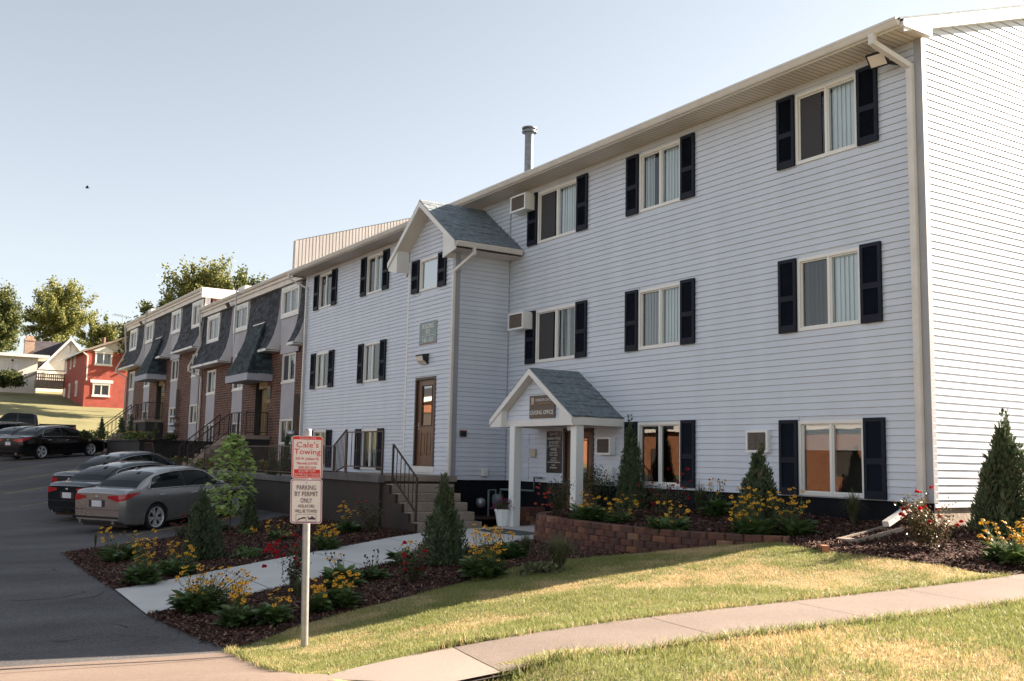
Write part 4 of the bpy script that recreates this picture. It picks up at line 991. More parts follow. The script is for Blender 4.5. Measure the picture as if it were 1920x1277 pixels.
for x in (PX0, PX1):
    s = 1 if x < PC else -1
    MB().extrude([(x, PY0 - .005, 0.69), (x + s * 0.46, PY0 - .005, 0.69), (x + s * 0.46, PY0 - .005, 1.05), (x, PY0 - .005, PZE - 0.02)], (0, 0.16, 0)).build("eave_return", M_trim, bld)
    MB().box(x, x + s * 0.03, PY0 + .155, YF - .015, 0.70, PZE - 0.005).build("fascia", M_trim, bld)
    MB().box(x + s * .03, x + s * 0.46, PY0 + .155, YF - .015, 0.70, 0.72).build("soffit", M_soffit, bld)
YG = 11.70
MB().extrude([(PX0 + .4, YG + .002, 0.82), (PX1 - .4, YG + .002, 0.82), (PX1 - .4, YG + .002, 1.0), (PC, YG + .002, PZR - .12), (PX0 + .4, YG + .002, 1.0)], (0, 0.1, 0)).build("porch_gable", M_siding, bld)
slp = (PZR - PZE) / (PX1 - PC)
siding(bld, 'x', PX0 + .46, PX1 - .46, 0.83, PZR - 0.15, YG, -1, (), lambda a, b: (PC - min(1.09, (PZR - 0.10 - b) / slp), PC + min(1.09, (PZR - 0.10 - b) / slp)))
link_siding(bld)
MB().box(PX0 + .46, PX1 - .46, YG - .03, YG + .10, 0.70, 0.828).build("porch_beam", M_trim, bld)
for x in (PX0, PX1): MB().poly([(PC, PY0, PZR - 0.13), (PC, YG, PZR - 0.13), (x, YG, PZE - 0.13), (x, PY0, PZE - 0.13)]).build("soffit", M_soffit, bld)
MB().box(PX0 + .46, PX1 - .46, YG + .101, YF - .015, 0.72, 0.74).build("porch_ceiling", M_soffit, bld)
for cx in (-18.26, -16.01):
    MB().bbox(cx - .095, cx + .095, YG - .06, YG + .13, -1.47, 0.70, 0.008).build("porch_column", M_white, bld)
MB().bbox(-16.6, -16.35, 11.9, 12.1, 0.6, 0.71, .02).build("porch_lamp", M_white, bld)
# louvred vent panels and small boxes on the recess wall
mb = MB()
for z0, z1 in ((-0.02, 0.58), (-0.46, -0.09)):
    mb.box(-19.62, -19.30, YF - .03, YF - .012, z0, z0 + .02); mb.box(-19.62, -19.60, YF - .03, YF - .012, z0, z1); mb.box(-19.32, -19.30, YF - .03, YF - .012, z0, z1)
    n = int((z1 - z0) / .055)
    for k in range(n): z = z0 + (z1 - z0) * k / n; mb.poly([(-19.6, YF - .032, z), (-19.32, YF - .032, z), (-19.32, YF - .013, z + .05), (-19.6, YF - .013, z + .05)])
mb.build("louvre_vent", M_siding, bld)
def small(name, x0, x1, z0, z1, Y, d, mtl, label, cat, axis='x', b=0.008):
    mb = MB()
    if axis == 'x': mb.bbox(x0, x1, Y - d, Y - .001, z0, z1, b)
    else: mb.bbox(Y + .001, Y + d, x0, x1, z0, z1, b)
    return tag(mb.build(name, mtl), label, cat)
small("junction_box", -19.18, -18.98, 0.06, 0.24, YF, 0.07, mat("beige_plastic", (0.50, 0.43, 0.32), 0.5), "beige junction box on the wall under the porch", "junction box")
ab = small("alarm_horn", 11.50, 11.66, 0.50, 0.64, XB1 + .012, 0.07, M_black, "small black alarm horn on the side wall of the entrance bay", "alarm", 'y')
MB().box(XB1 + .02, XB1 + .085, 11.5, 11.66, 0.62, 0.645).build("alarm_cap", mat("red_plastic", (0.28, 0.02, 0.02), 0.4), ab)
o = small("dryer_vent", 12.10, 12.26, -0.42, -0.24, XB1 + .012, 0.09, M_trim, "white dryer vent hood low on the bay's side wall", "vent", 'y', .02)

# ---- air conditioners
M_acgrille = mat("ac_grille", (0.16, 0.13, 0.115), 0.6, (0.22, 0.18, 0.15), 20)
def air_con(x0, x1, z0, z1, Y, d, label):
    t = thing("air_conditioner", label, "air conditioner", ((x0 + x1) / 2, Y, z0), group="air conditioners through the grey wall")
    mb = MB(); y0 = Y - d; b = 0.04
    mb.box(x0, x1, y0 + .03, Y - .014, z0, z1)
    mb.box(x0, x1, y0, y0 + .03, z1 - b, z1); mb.box(x0, x1, y0, y0 + .03, z0, z0 + b); mb.box(x0, x0 + b, y0, y0 + .03, z0 + b, z1 - b); mb.box(x1 - b, x1, y0, y0 + .03, z0 + b, z1 - b)
    mb.build("case", M_white, t)
    g = MB(); n = 16
    g.poly([(x0 + b, y0 + .024, z0 + b), (x1 - b, y0 + .024, z0 + b), (x1 - b, y0 + .024, z1 - b), (x0 + b, y0 + .024, z1 - b)])
    for k in range(n):
        u = x0 + b + (x1 - x0 - 2 * b) * (k + .5) / n; g.box(u - .004, u + .004, y0 + .012, y0 + .022, z0 + b, z1 - b)
    g.build("grille", M_acgrille, t)
air_con(-19.87, -19.22, 5.86, 6.26, YF, 0.32, "white air conditioner jutting out beside the top floor window under the eave")
q0, q1 = onY(957, 588, 12.49), onY(1003, 612, 12.49)
air_con(-19.87, -19.22, 3.02, 3.42, YF, 0.32, "white air conditioner jutting out beside the middle floor window by the bay")
air_con(-12.42, -11.92, 0.20, 0.58, YF, 0.10, "white air conditioner flush in the ground floor wall above the wide juniper")
air_con(-16.60, -16.12, 0.13, 0.49, YF, 0.16, "white air conditioner under the porch roof right of the office door")
mbx = small("mail_slot_box", -16.45, -16.13, -0.42, -0.12, YF, 0.09, M_white, "small white box under the porch air conditioner", "box")

# ---- lamps on the walls
M_lens = mat("lamp_lens", (0.75, 0.66, 0.58), 0.3)
t = thing("floodlight", "black square floodlight under the eave beside the near downspout", "floodlight", (-9.32, 12.75, 6.1))
c0 = np.array((-9.40, 12.50, 6.20)); u = np.array((1, 0.15, 0)); u /= np.linalg.norm(u); n_ = np.array((0.05, -0.75, -0.66)); n_ -= u * (n_ @ u); n_ /= np.linalg.norm(n_); w = np.cross(n_, u)
def obox(mb, c, u, v, n, a, b, d): 
    P = [c + u * i * a + v * j * b + n * k * d for k in (0, 1) for i, j in ((-1, -1), (1, -1), (1, 1), (-1, 1))]
    return mb.mesh(P, [(3, 2, 1, 0), (4, 5, 6, 7)] + [(i, (i + 1) % 4, 4 + (i + 1) % 4, 4 + i) for i in range(4)])
obox(MB(), c0, u, w, n_, .155, .115, .05).build("housing", M_black, t)
obox(MB(), c0 + n_ * .051, u, w, n_, .130, .092, .004).build("lens", M_lens, t)
MB().tube([c0 - n_ * .01, (-9.26, 12.62, 6.12), (-9.2, 12.79, 6.12)], .03, 8).build("bracket", M_black, t)
t = thing("wall_light", "black wedge wall light above the entrance bay door", "wall light", (-21.73, 11.3, 2.4))
MB().extrude([(-21.93, YB - .012, 2.27), (-21.93, YB - .16, 2.36), (-21.93, YB - .19, 2.50), (-21.93, YB - .012, 2.53)], (0.38, 0, 0)).build("housing", M_black, t)
MB().extrude([(-21.90, YB - .05, 2.262), (-21.90, YB - .168, 2.345), (-21.90, YB - .196, 2.46), (-21.90, YB - .19, 2.46), (-21.90, YB - .05, 2.27)], (0.32, 0, 0)).build("lens", M_lens, t)

# ---- lettering
def text_mesh(s, size, width=None, ext=0.001):
    cu = bpy.data.curves.new("txt", 'FONT'); cu.body = s; cu.size = size; cu.align_x = 'CENTER'; cu.align_y = 'CENTER'; cu.extrude = ext; cu.resolution_u = 2
    ob = bpy.data.objects.new("txt", cu); C.link(ob)
    dg = bpy.context.evaluated_depsgraph_get(); me = bpy.data.meshes.new_from_object(ob.evaluated_get(dg))
    bpy.data.objects.remove(ob); bpy.data.curves.remove(cu)
    V = np.array([v.co[:] for v in me.vertices]); F = [tuple(p.vertices) for p in me.polygons]
    bpy.data.meshes.remove(me)
    w = V[:, 0].max() - V[:, 0].min()
    if width: V[:, 0] *= width / w
    return V, F
def letters(P, s, c, u, v, size, mtl, width=None, name="lettering"):
    """flat lettering centred at c, reading along u with v up"""
    V, F = text_mesh(s, size, width); u = np.array(u, float); v = np.array(v, float); n = np.cross(u, v)
    W = np.array(c, float) + V[:, :1] * u + V[:, 1:2] * v + V[:, 2:3] * n
    mb = MB().mesh(W, F)
    return mb.build(name, mtl, P)
M_letter = mat("white_lettering", (0.78, 0.78, 0.76), 0.5)
M_gold = mat("gold_lettering", (0.45, 0.30, 0.12), 0.5)
UX, UZ = (1, 0, 0), (0, 0, 1)
t = thing("building_sign", "grey-green building number sign on the bay between window and lamp", "sign", (-21.61, 11.3, 2.8))
MB().bbox(-22.06, -21.16, YB - .035, YB - .014, 2.78, 3.32, .004).build("panel", mat("sage_panel", (0.27, 0.325, 0.325), 0.6, (0.235, 0.285, 0.285), 5), t)
MB().box(-22.06, -21.16, YB - .040, YB - .012, 2.765, 2.782).build("rusty_edge", mat("rust_edge", (0.30, 0.12, 0.05), 0.8), t)
letters(t, "BUILDING", (-21.61, YB - .037, 3.20), UX, UZ, 0.165, M_letter, 0.60)
letters(t, "902", (-21.61, YB - .037, 3.06), UX, UZ, 0.165, M_letter, 0.22)
letters(t, "140 - 151", (-21.61, YB - .037, 2.86), UX, UZ, 0.155, M_letter, 0.52)
MB().box(-21.95, -21.25, YB - .039, YB - .036, 2.962, 2.970).build("rule", M_letter, t)
M_bronze = mat("glossy_brown_sign", (0.060, 0.028, 0.016), 0.35, (0.042, 0.021, 0.013), 2.0, coat=0.15)
t = thing("office_sign", "glossy brown leasing office sign hung in the porch gable", "sign", (-17.15, YG, 0.85))
MB().bbox(-17.62, -16.69, YG - .045, YG - .016, 0.86, 1.335, .004).build("panel", M_bronze, t)
ys = YG - .047
letters(t, "LEASING OFFICE", (-17.16, ys, 0.975), UX, UZ, 0.125, M_letter, 0.84)
letters(t, "LEXINGTON CONCORD", (-17.06, ys, 1.235), UX, UZ, 0.075, M_letter, 0.66)
letters(t, "APARTMENTS", (-17.06, ys, 1.165), UX, UZ, 0.045, M_gold, 0.42)
MB().box(-17.555, -17.455, ys - .002, ys + .001, 1.15, 1.29).build("emblem", mat("tan_emblem", (0.55, 0.43, 0.32), 0.5), t)
MB().box(-17.53, -17.515, ys - .003, ys - .001, 1.17, 1.27).box(-17.53, -17.48, ys - .003, ys - .001, 1.17, 1.185).build("emblem_mark", M_bronze, t)
t = thing("hours_sign", "tall black opening hours sign beside the office door", "sign", (-18.27, YF, -0.28))
MB().bbox(-18.57, -17.99, YF - .04, YF - .016, -0.28, 0.64, .004).build("panel", mat("glossy_black_sign", (0.010, 0.008, 0.008), 0.25, coat=0.2), t)
ys = YF - .042
MB().box(-18.42, -18.385, ys - .002, ys + .001, 0.54, 0.60).build("emblem", MATS["tan_emblem"], t)
for s, z, sz, wd in [("LEXINGTON CONCORD", 0.575, 0.035, 0.22), ("LEASING OFFICE", 0.475, 0.075, 0.50), ("309-837-5577", 0.385, 0.07, 0.38), ("leasing@lexingtonconcord.com", 0.328, 0.04, 0.38), ("HOURS", 0.235, 0.08, 0.23), ("MONDAY-FRIDAY", 0.160, 0.045, 0.30), ("8:00 am - 5:00 pm", 0.110, 0.045, 0.30), ("Saturday", 0.050, 0.045, 0.18), ("Closing Times", 0.000, 0.045, 0.26), ("Open Houses by Appointment", -0.045, 0.045, 0.48), ("Sunday", -0.110, 0.045, 0.15), ("By Appointment", -0.165, 0.045, 0.26)]:
    letters(t, s, (-18.28 + (0.03 if "CONCORD" in s and z > .5 else 0), ys, z), UX, UZ, sz, M_letter, wd)
MB().box(-18.54, -18.02, ys - .002, ys + .001, 0.288, 0.293).build("rule", M_letter, t)

# gas meter and pipes in the recess
M_meter = mat("grey_green_meter", (0.16, 0.20, 0.20), 0.5, (0.12, 0.15, 0.155), 6)
t = thing("gas_meter", "grey gas meter with pipes in the dark recess beside the steps", "gas meter", (-19.9, 12.4, -1.45))
MB().lathe([(0.02, 0), (0.13, .01), (0.15, .10), (0.15, .26), (0.11, .30), (0.03, .31)], (-19.95, 12.35, -1.12), 16, squash=(1.1, .7)).build("meter_body", M_meter, t)
MB().lathe([(0.02, -.12), (0.10, -.09), (0.12, 0), (0.10, .09), (0.02, .12)], (-20.12, 12.0, -1.02), 14).build("regulator", M_galv, t)
MB().tube([(-20.1, 12.2, -1.5), (-20.1, 12.2, -0.72), (-19.95, 12.3, -0.72), (-19.95, 12.3, -0.82)], .026, 8).tube([(-19.82, 12.35, -0.85), (-19.82, 12.35, -0.70), (-19.45, 12.5, -0.70), (-18.95, 12.7, -0.70), (-18.95, 12.7, -0.40), (-18.65, 12.7, -0.40)], .024, 8).build("pipe", M_meter, t)
# ------------------------------------------------------------------ steps, landing, retaining walls, rails
st = thing("entrance_steps", "worn concrete steps and landing up to the bay door, with dark brown side wall", "steps", (-20.5, 10.3, -1.5))
SY0, SY1 = 9.5, 11.02
mb = MB(); mb.box(-23.3, -19.95, 9.462, 11.26, -0.53, -0.405); mb.build("landing_slab", M_stepc, st)
mb = MB(); mb.box(-23.31, -19.94, 9.30, 9.46, -0.56, -0.40); mb.build("coping", M_coping, st)
mb = MB(); mb.box(-23.25, -20.0, 9.36, 11.24, -2.0, -0.53); mb.build("side_wall", M_brownwall, st)
for k in range(5):
    x1 = -19.64 + 0.312 * k; z = -0.585 - 0.185 * k
    MB().bbox(-20.02, x1, SY0, SY1, z - 0.185 - (0.4 if k == 4 else 0), z, 0.012).build("step", M_stepc, st)
# side wall under the flight
pts = [(-20.0, 9.485, -2.0), (-18.42, 9.485, -2.0)]
for k in range(4, -1, -1):
    x1 = -19.64 + 0.312 * k; z = -0.585 - 0.185 * k - 0.02
    pts += [(x1 - .012, 9.485, z), (x1 - 0.324, 9.485, z)]
pts = [p for p in pts]; MB().extrude(pts, (0, -0.06, 0)).build("side_wall", M_brownwall, st)

def rail_panel(name, label, post_pts, rails, bals, mtl=None, group=None, cat="railing", loc=None, r=0.019):
    """welded railing: posts (base, top), rails (a, b), thin bars (a, b)"""
    mtl = mtl or M_rust
    base = np.array(loc if loc is not None else post_pts[0][0], float)
    t = thing(name, label, cat, tuple(base), group=group)
    for a, b in post_pts: MB().bar(a, b, 2 * r, 2 * r).build("post", mtl, t)
    for a, b in rails: MB().bar(a, b, 0.032, 0.026).build("rail", mtl, t)
    for a, b in bals: MB().bar(a, b, 0.014, 0.014).build("baluster", mtl, t)
    return t
def V3(*a): return np.array(a, float)
# handrail of the entrance flight
a0, a1 = V3(-19.78, 9.56, -0.58), V3(-18.62, 9.56, -1.32)
p0, p1 = V3(-19.78, 9.56, 0.27), V3(-18.62, 9.56, -0.43)
lo0, lo1 = V3(-19.78, 9.56, -0.44), V3(-18.62, 9.56, -1.14)
rail_panel("stair_railing", "dark rusty railing down the entrance steps", [(a0, p0), (a1, p1)], [(p0, p1), (lo0, lo1)], [(lerp(lo0, lo1, t), lerp(p0, p1, t)) for t in (.17, .34, .51, .68, .85)])
# rail across the landing's edge
b0, b1 = V3(-22.0, 9.42, -0.40), V3(-20.02, 9.42, -0.40)
h = V3(0, 0, 0.95)
rail_panel("landing_railing", "brown railing along the front of the landing", [(b0, b0 + h), (b1, b1 + h)], [(b0 + h, b1 + h), (b0 + V3(0, 0, .16), b1 + V3(0, 0, .16))], [(lerp(b0, b1, t) + V3(0, 0, .16), lerp(b0, b1, t) + h) for t in (.14, .28, .42, .56, .70, .85)], M_brownrail)
# raised path with dark retaining wall along the parking stalls
pw = thing("path_wall", "dark retaining wall with weathered coping beside the parking stalls", "wall", (-29, 9.6, -1.6))
MB().box(-38.0, -23.25, 9.62, 9.86, -2.1, -0.74).build("wall", M_brownwall, pw)
xs = np.arange(-38.0, -23.2, 1.23)
for a, b in zip(xs[:-1], xs[1:]): MB().bbox(a + .004, b - .004, 9.56, 9.98, -0.74, -0.60, .01).build("coping_block", M_coping, pw)
MB().box(-23.75, -23.28, 9.50, 9.74, -1.0, -0.43).build("end_block", M_coping, pw)
V, F = drape([(-38, 9.95), (-23.3, 9.95), (-23.3, 11.0), (-38, 11.0)], 1.0, 0, lambda P: np.full(len(P), -0.62))
tag(link_mesh("upper_path", np_mesh("upper_path", V, F, M_stepc)), "narrow concrete path along the top of the retaining wall", "path", kind="structure")
V, F = drape([(-38, 11.0), (-23.3, 11.0), (-22.8, 12.85), (-34.1, 12.85), (-34.1, 13.2), (-38, 13.2)], 1.0, 0, lambda P: np.full(len(P), -0.66))
tag(link_mesh("mulch_bed", np_mesh("mulch_bed", V, F, M_mulch)), "mulch bed between the upper path and the building walls", "mulch bed", kind="structure")
q0, q1 = V3(-35.0, 9.72, -0.60), V3(-23.45, 9.72, -0.60); hh = V3(0, 0, 0.83)
posts = [(lerp(q0, q1, t), lerp(q0, q1, t) + hh) for t in np.linspace(0, 1, 4)]
rail_panel("path_railing", "long brown railing with thin bars on the path wall", posts, [(q0 + hh, q1 + hh), (q0 + V3(0, 0, .12), q1 + V3(0, 0, .12))], [(lerp(q0, q1, t) + V3(0, 0, .12), lerp(q0, q1, t) + hh) for t in np.linspace(0.005, .995, 88)], M_brownrail, loc=q0)
# short steep section linking path rail and landing
s0, s1 = V3(-23.35, 9.66, -0.55), V3(-22.35, 9.55, -0.40)
rail_panel("ramp_railing", "short rising brown railing between the path and the landing", [(s0, s0 + V3(0, 0, .8)), (s1, s1 + V3(0, 0, 1.02))], [(s0 + V3(0, 0, .8), s1 + V3(0, 0, 1.02)), (s0 + V3(0, 0, .12), s1 + V3(0, 0, .16))], [(lerp(s0, s1, t) + V3(0, 0, .13), lerp(s0, s1, t) + V3(0, 0, .8 + .22 * t)) for t in np.linspace(.08, .92, 9)], M_brownrail)

# ---- curved block wall of the raised bed
def resample(line, step):
    L = [0.0]; P = [np.array(p, float) for p in line]
    for a, b in zip(P[:-1], P[1:]): L.append(L[-1] + np.linalg.norm(b - a))
    out = []; s = 0.0
    while s < L[-1]:
        i = max(0, np.searchsorted(L, s, side='right') - 1); i = min(i, len(P) - 2)
        out.append(P[i] + (P[i + 1] - P[i]) * (s - L[i]) / (L[i + 1] - L[i])); s += step
    return out
def smooth_line(line, n=3):
    P = [np.array(p, float) for p in line]
    for _ in range(n):
        Q = [P[0]]
        for a, b in zip(P[:-1], P[1:]): Q += [a * .75 + b * .25, a * .25 + b * .75]
        P = Q + [P[-1]]
    return P
rw = thing("block_wall", "curved retaining wall of rough red concrete blocks round the raised bed", "retaining wall", (-13.0, 9.9, -1.45))
WCS = smooth_line(WALL_C)
WTOP, BH_ = -0.985, 0.098
M_blocks = [mat("red_block_%d" % i, c, 0.95, c2, 7.0, 8, bump=1.0, bscale=45) for i, (c, c2) in enumerate([((0.175, 0.075, 0.050), (0.10, 0.046, 0.036)), ((0.13, 0.060, 0.045), (0.075, 0.040, 0.034)), ((0.235, 0.105, 0.062), (0.15, 0.070, 0.045)), ((0.30, 0.165, 0.10), (0.19, 0.10, 0.065))])]
def rough_block(p, q, z0, z1, d, rnd, cap=False):
    """split-face block from p to q (plan), depth d behind the face"""
    p, q = np.array(p), np.array(q); t = (q - p) / np.linalg.norm(q - p); n = np.array([t[1], -t[0]])
    if n[1] > 0 and False: n = -n
    g = t * 0.006; p = p + g; q = q - g; m = (p + q) / 2
    f = 0.012 + 0.014 * rnd.random(); c = 0.012
    # plan outline of the face bulges outwards
    out = [p + n * (-c), p + t * .03 + n * f * .8, m + n * f, q - t * .03 + n * f * .8, q + n * (-c)]
    vs, fs = [], []
    for z, k in ((z0 + .002, .6), (z0 + .016, 1.0), (z1 - .016, 1.0), (z1 - .001, .55)):
        for o in out:
            b = p + t * ((o - p) @ t); vs.append((*(b + (o - b) * k + n * rnd.normal(0, .002)), z))
    for i in range(3):
        for j in range(4): fs.append((i * 5 + j, i * 5 + j + 1, (i + 1) * 5 + j + 1, (i + 1) * 5 + j))
    k = len(vs); pb, qb = p - n * d, q - n * d
    vs += [(*qb, z1 - .001), (*pb, z1 - .001), (*qb, z0), (*pb, z0)]
    fs += [(15, 16, 17, 18, 19, k, k + 1), (4, 9, 14, 19, k, k + 2), (0, k + 3, k + 1, 15, 10, 5)]
    return MB().mesh(vs, fs)
rb = np.random.default_rng(3)
for c in range(6):
    z1 = WTOP - c * BH_; z0 = z1 - BH_
    off = 0.012 * c
    Ls = resample(WCS, 0.265); Ls2 = resample(WCS[::1], 0.265)
    pts = resample([WCS[0]] + WCS[1:], 0.265)
    if c % 2: pts = [np.array(WCS[0])] + [ (a + b) / 2 for a, b in zip(pts[:-1], pts[1:])]
    if c == 0: pts = pts + [np.array(WCS[-1])]
    for a, b in zip(pts[:-1], pts[1:]):
        if np.linalg.norm(b - a) < .06: continue
        m = (a + b) / 2
        if z1 < tz(m[0], m[1]) - 0.02 or m[1] > 12.6: continue
        t = (b - a) / np.linalg.norm(b - a); n = np.array([t[1], -t[0]])
        rough_block(a + n * off, b + n * off, z0, z1, 0.16, rb).build("block", M_blocks[int(rb.choice(4, p=[.34, .33, .22, .11]))], rw)
# low wall beside the porch column
rw2 = thing("block_wall", "low red block wall between the steps and the porch column", "retaining wall", (-18.5, 11.3, -1.5))
for c in range(5):
    z1 = -1.03 - c * BH_; o = .13 * (c % 2)
    for k in range(5):
        a = np.array([-18.30, 12.05 + .265 * k - o]); b = a + [0, .265]
        if b[1] > 12.75: continue
        rough_block(a, b, z1 - BH_, z1, .2, rb).build("block", M_blocks[int(rb.choice(4))], rw2)
    for k in range(3):
        a = np.array([-19.05 + .265 * k - o * .5, 11.85]); b = a + [.265, 0]
        if b[0] < -18.12: rough_block(a, b, z1 - BH_, z1, .2, rb).build("block", M_blocks[int(rb.choice(4))], rw2)
V, F = drape([(-20.3, 11.05), (-19.05, 11.3), (-19.0, 11.9), (-18.35, 12.0), (-18.35, 12.8), (-20.3, 12.8)], .5, 0, lambda P: np.full(len(P), -1.32))
tag(link_mesh("mulch_bed", np_mesh("mulch_bed", V, F, M_mulch)), "dark planting pocket with the gas meter between steps and porch", "mulch bed", kind="structure")
# door mat on the porch
mp = ground_at(965, 1003)
MB_ = MB(); MB_.box(-17.9, -16.2, 10.55, 11.25, tz(-17, 10.9) + .022, tz(-17, 10.9) + .034)
tag(MB_.build("door_mat", mat("blue_grey_mat", (0.05, 0.075, 0.085), 0.9, (0.08, 0.10, 0.11), 30)), "dark blue-grey mat on the walk before the porch", "door mat")
# splash block, loose bricks
t = thing("splash_block", "weathered concrete splash block under the near downspout", "splash block", (-9.2, 11.2, -0.98))
_b0, _b1 = V3(-8.94, 11.98, 0), V3(-8.96, 11.05, 0); sd = (_b1 - _b0)[:2]; SL = np.linalg.norm(sd); sd /= SL; sn = np.array([-sd[1], sd[0]])
def pl(o, s, w, z): return (*(np.array(o) + sd * s + sn * w), z)
o0 = _b0[:2]; mb = MB()
def beam(s0, s1, w0, w1, za0, za1, zb0, zb1):
    vs = [pl(o0, s0, w0, za0), pl(o0, s1, w0, zb0), pl(o0, s1, w1, zb0), pl(o0, s0, w1, za0), pl(o0, s0, w0, za1), pl(o0, s1, w0, zb1), pl(o0, s1, w1, zb1), pl(o0, s0, w1, za1)]
    mb.mesh(vs, [(0, 3, 2, 1), (4, 5, 6, 7), (0, 1, 5, 4), (1, 2, 6, 5), (2, 3, 7, 6), (3, 0, 4, 7)])
za, zb = -0.90, -1.02
beam(0, SL, -.17, -.12, za - .1, za + .09, zb - .1, zb + .06); beam(0, SL, .12, .17, za - .1, za + .09, zb - .1, zb + .06); beam(0, SL, -.12, .12, za - .1, za + .015, zb - .1, zb + .01); beam(SL - .05, SL + .04, -.17, .17, zb - .1, zb + .07, zb - .1, zb + .06)
mb.build("trough", M_stepc, t)
def loose_brick(px, py, ang, label):
    p = ground_at(px, py); L_, W_, H_ = .30, .09, .085; mb = MB()
    u = np.array([math.cos(ang), math.sin(ang)]); n = np.array([-u[1], u[0]])
    # front face with three core holes facing the lawn
    t = thing("loose_brick", label, "brick", (p[0], p[1], p[2]))
    m = MB(); a = p[:2] - u * L_ / 2
    def q(s, w, z): return (*(a + u * s + n * w), p[2] + z)
    m.mesh([q(0, 0, 0), q(L_, 0, 0), q(L_, W_, 0), q(0, W_, 0), q(0, 0, H_), q(L_, 0, H_), q(L_, W_, H_), q(0, W_, H_)], [(0, 3, 2, 1), (4, 5, 6, 7), (0, 1, 5, 4), (1, 2, 6, 5), (2, 3, 7, 6), (3, 0, 4, 7)])
    m.build("brick_body", mat("orange_brick", (0.40, 0.17, 0.09), 0.9, (0.32, 0.13, 0.07), 12, bump=.4), t)
    h = MB()
    for k in range(3):
        cs = L_ * (k + .5) / 3; cz = H_ / 2
        h.poly([(*(a + u * (cs + .028 * math.cos(i * math.pi / 5)) - n * .0025), p[2] + cz + .028 * math.sin(i * math.pi / 5)) for i in range(10)])
    h.build("core_holes", M_joint, t)
d_ = onZ(1556, 1032, -1.08) - onZ(1517, 1018, -1.08)
loose_brick(1537, 1034, math.atan2(d_[1], d_[0]), "loose orange brick with core holes lying at the lawn edge")

# ---- flower pot by the porch column
pp = ground_at(943, 989)
t = thing("flower_pot", "white tapered planter with purple and red flowers at the porch column", "flower pot", (pp[0], pp[1], -1.43))
mb = MB(); P0 = [(.13, -1.43), (.135, -1.40), (.185, -1.12), (.20, -1.12), (.20, -1.07), (.17, -1.07), (.165, -1.10)]
mb.lathe([(r, z) for r, z in P0], (pp[0], pp[1], 0), 8, smooth=False); mb.build("pot", M_white, t)

# ---- parking signs on their pole
pb_ = ground_at(571, 1213); dpt = pb_ @ RM[:, 2] * -1
def at_depth(px, py, D=dpt):
    v = np.array([(px - 960) / FPX, -(py - 638.5) / FPX, -1.0]) * D; return RM @ v
ptp = at_depth(577.5, 805); 
t = thing("sign_post", "galvanised steel post carrying two parking signs at the driveway corner", "sign post", tuple(pb_))
MB().tube([pb_ - V3(0, 0, .1), ptp], 0.038, 16).lathe([(0.040, -.012), (0.036, .004), (0.01, .008)], tuple(ptp), 16).build("post", M_galv, t)
# small punched holes down the post
axis = (ptp - pb_) / np.linalg.norm(ptp - pb_); fdir = -pb_ * V3(1, 1, 0); fdir /= np.linalg.norm(fdir); rgt = np.cross(V3(0, 0, 1), fdir); rgt = -rgt if rgt @ RM[:, 0] < 0 else rgt
mb = MB()
for s in np.arange(.86, 1.16, .05):
    c = pb_ + axis * s + fdir * .0385; mb.poly([c + rgt * .006 * math.cos(k) + axis * .006 * math.sin(k) for k in np.linspace(0, 6.28, 9)[:-1]])
mb.build("post_holes", M_black, t)
M_signwhite = mat("sign_white", (0.74, 0.68, 0.65), 0.45, (0.68, 0.62, 0.59), 8)
M_signred = mat("sign_red", (0.62, 0.018, 0.022), 0.45)
M_signpink = mat("sign_border_mauve", (0.34, 0.10, 0.20), 0.5)
M_signdark = mat("sign_dark_lettering", (0.085, 0.035, 0.055), 0.6)
def rrect(w, h, r, n=5):
    P = []
    for cx, cy, a0 in ((w / 2 - r, h / 2 - r, 0), (-w / 2 + r, h / 2 - r, 90), (-w / 2 + r, -h / 2 + r, 180), (w / 2 - r, -h / 2 + r, 270)):
        for k in range(n + 1): a = math.radians(a0 + 90 * k / n); P.append((cx + r * math.cos(a), cy + r * math.sin(a)))
    return P
up = axis
def sign_plate(c, w, h, label, mb_border):
    s = thing("parking_sign", label, "sign", tuple(c), group=None)
    def W(x, y, o): return c + rgt * x + up * y + fdir * o
    MB().extrude([W(x, y, 0) for x, y in rrect(w, h, .03)], fdir * .003).build("plate", M_signwhite, s)
    bo, bi = rrect(w - .012, h - .012, .027), rrect(w - .030, h - .030, .020); b = MB()
    for i in range(len(bo)): j = (i + 1) % len(bo); b.poly([W(*bo[i], .0045), W(*bo[j], .0045), W(*bi[j], .0045), W(*bi[i], .0045)])
    b.build("border", mb_border, s)
    m = MB()
    for y in (h / 2 - .04, -h / 2 + .035): m.lathe([(.009, 0), (.009, .006), (.004, .008)], (0, 0, 0), 8)
    bolts = MB()
    for y in (h / 2 - .04, -h / 2 + .035):
        cc = W(0, y, .004); bolts.poly([cc + rgt * .008 * math.cos(k) + up * .008 * math.sin(k) + fdir * .004 for k in np.linspace(0, 6.28, 9)[:-1]]); 
    bolts.build("bolts", M_galv, s)
    return s, W
k_ = dpt / FPX
c1 = at_depth(576.3, 857.5) + fdir * .045; s1, W1 = sign_plate(c1, 56.5 * k_, 80 * k_, "white and red towing company sign, upper of the two on the post", M_signred)
w1_, h1_ = 56.5 * k_, 80 * k_
MB().extrude([W1(x, y, .004) for x, y in [(-w1_ / 2 + .02, h1_ / 2 - .012), (w1_ / 2 - .02, h1_ / 2 - .012), (w1_ / 2 - .012, h1_ / 2 - .038), (-w1_ / 2 + .012, h1_ / 2 - .038)]], fdir * .001).build("red_band", M_signred, s1)
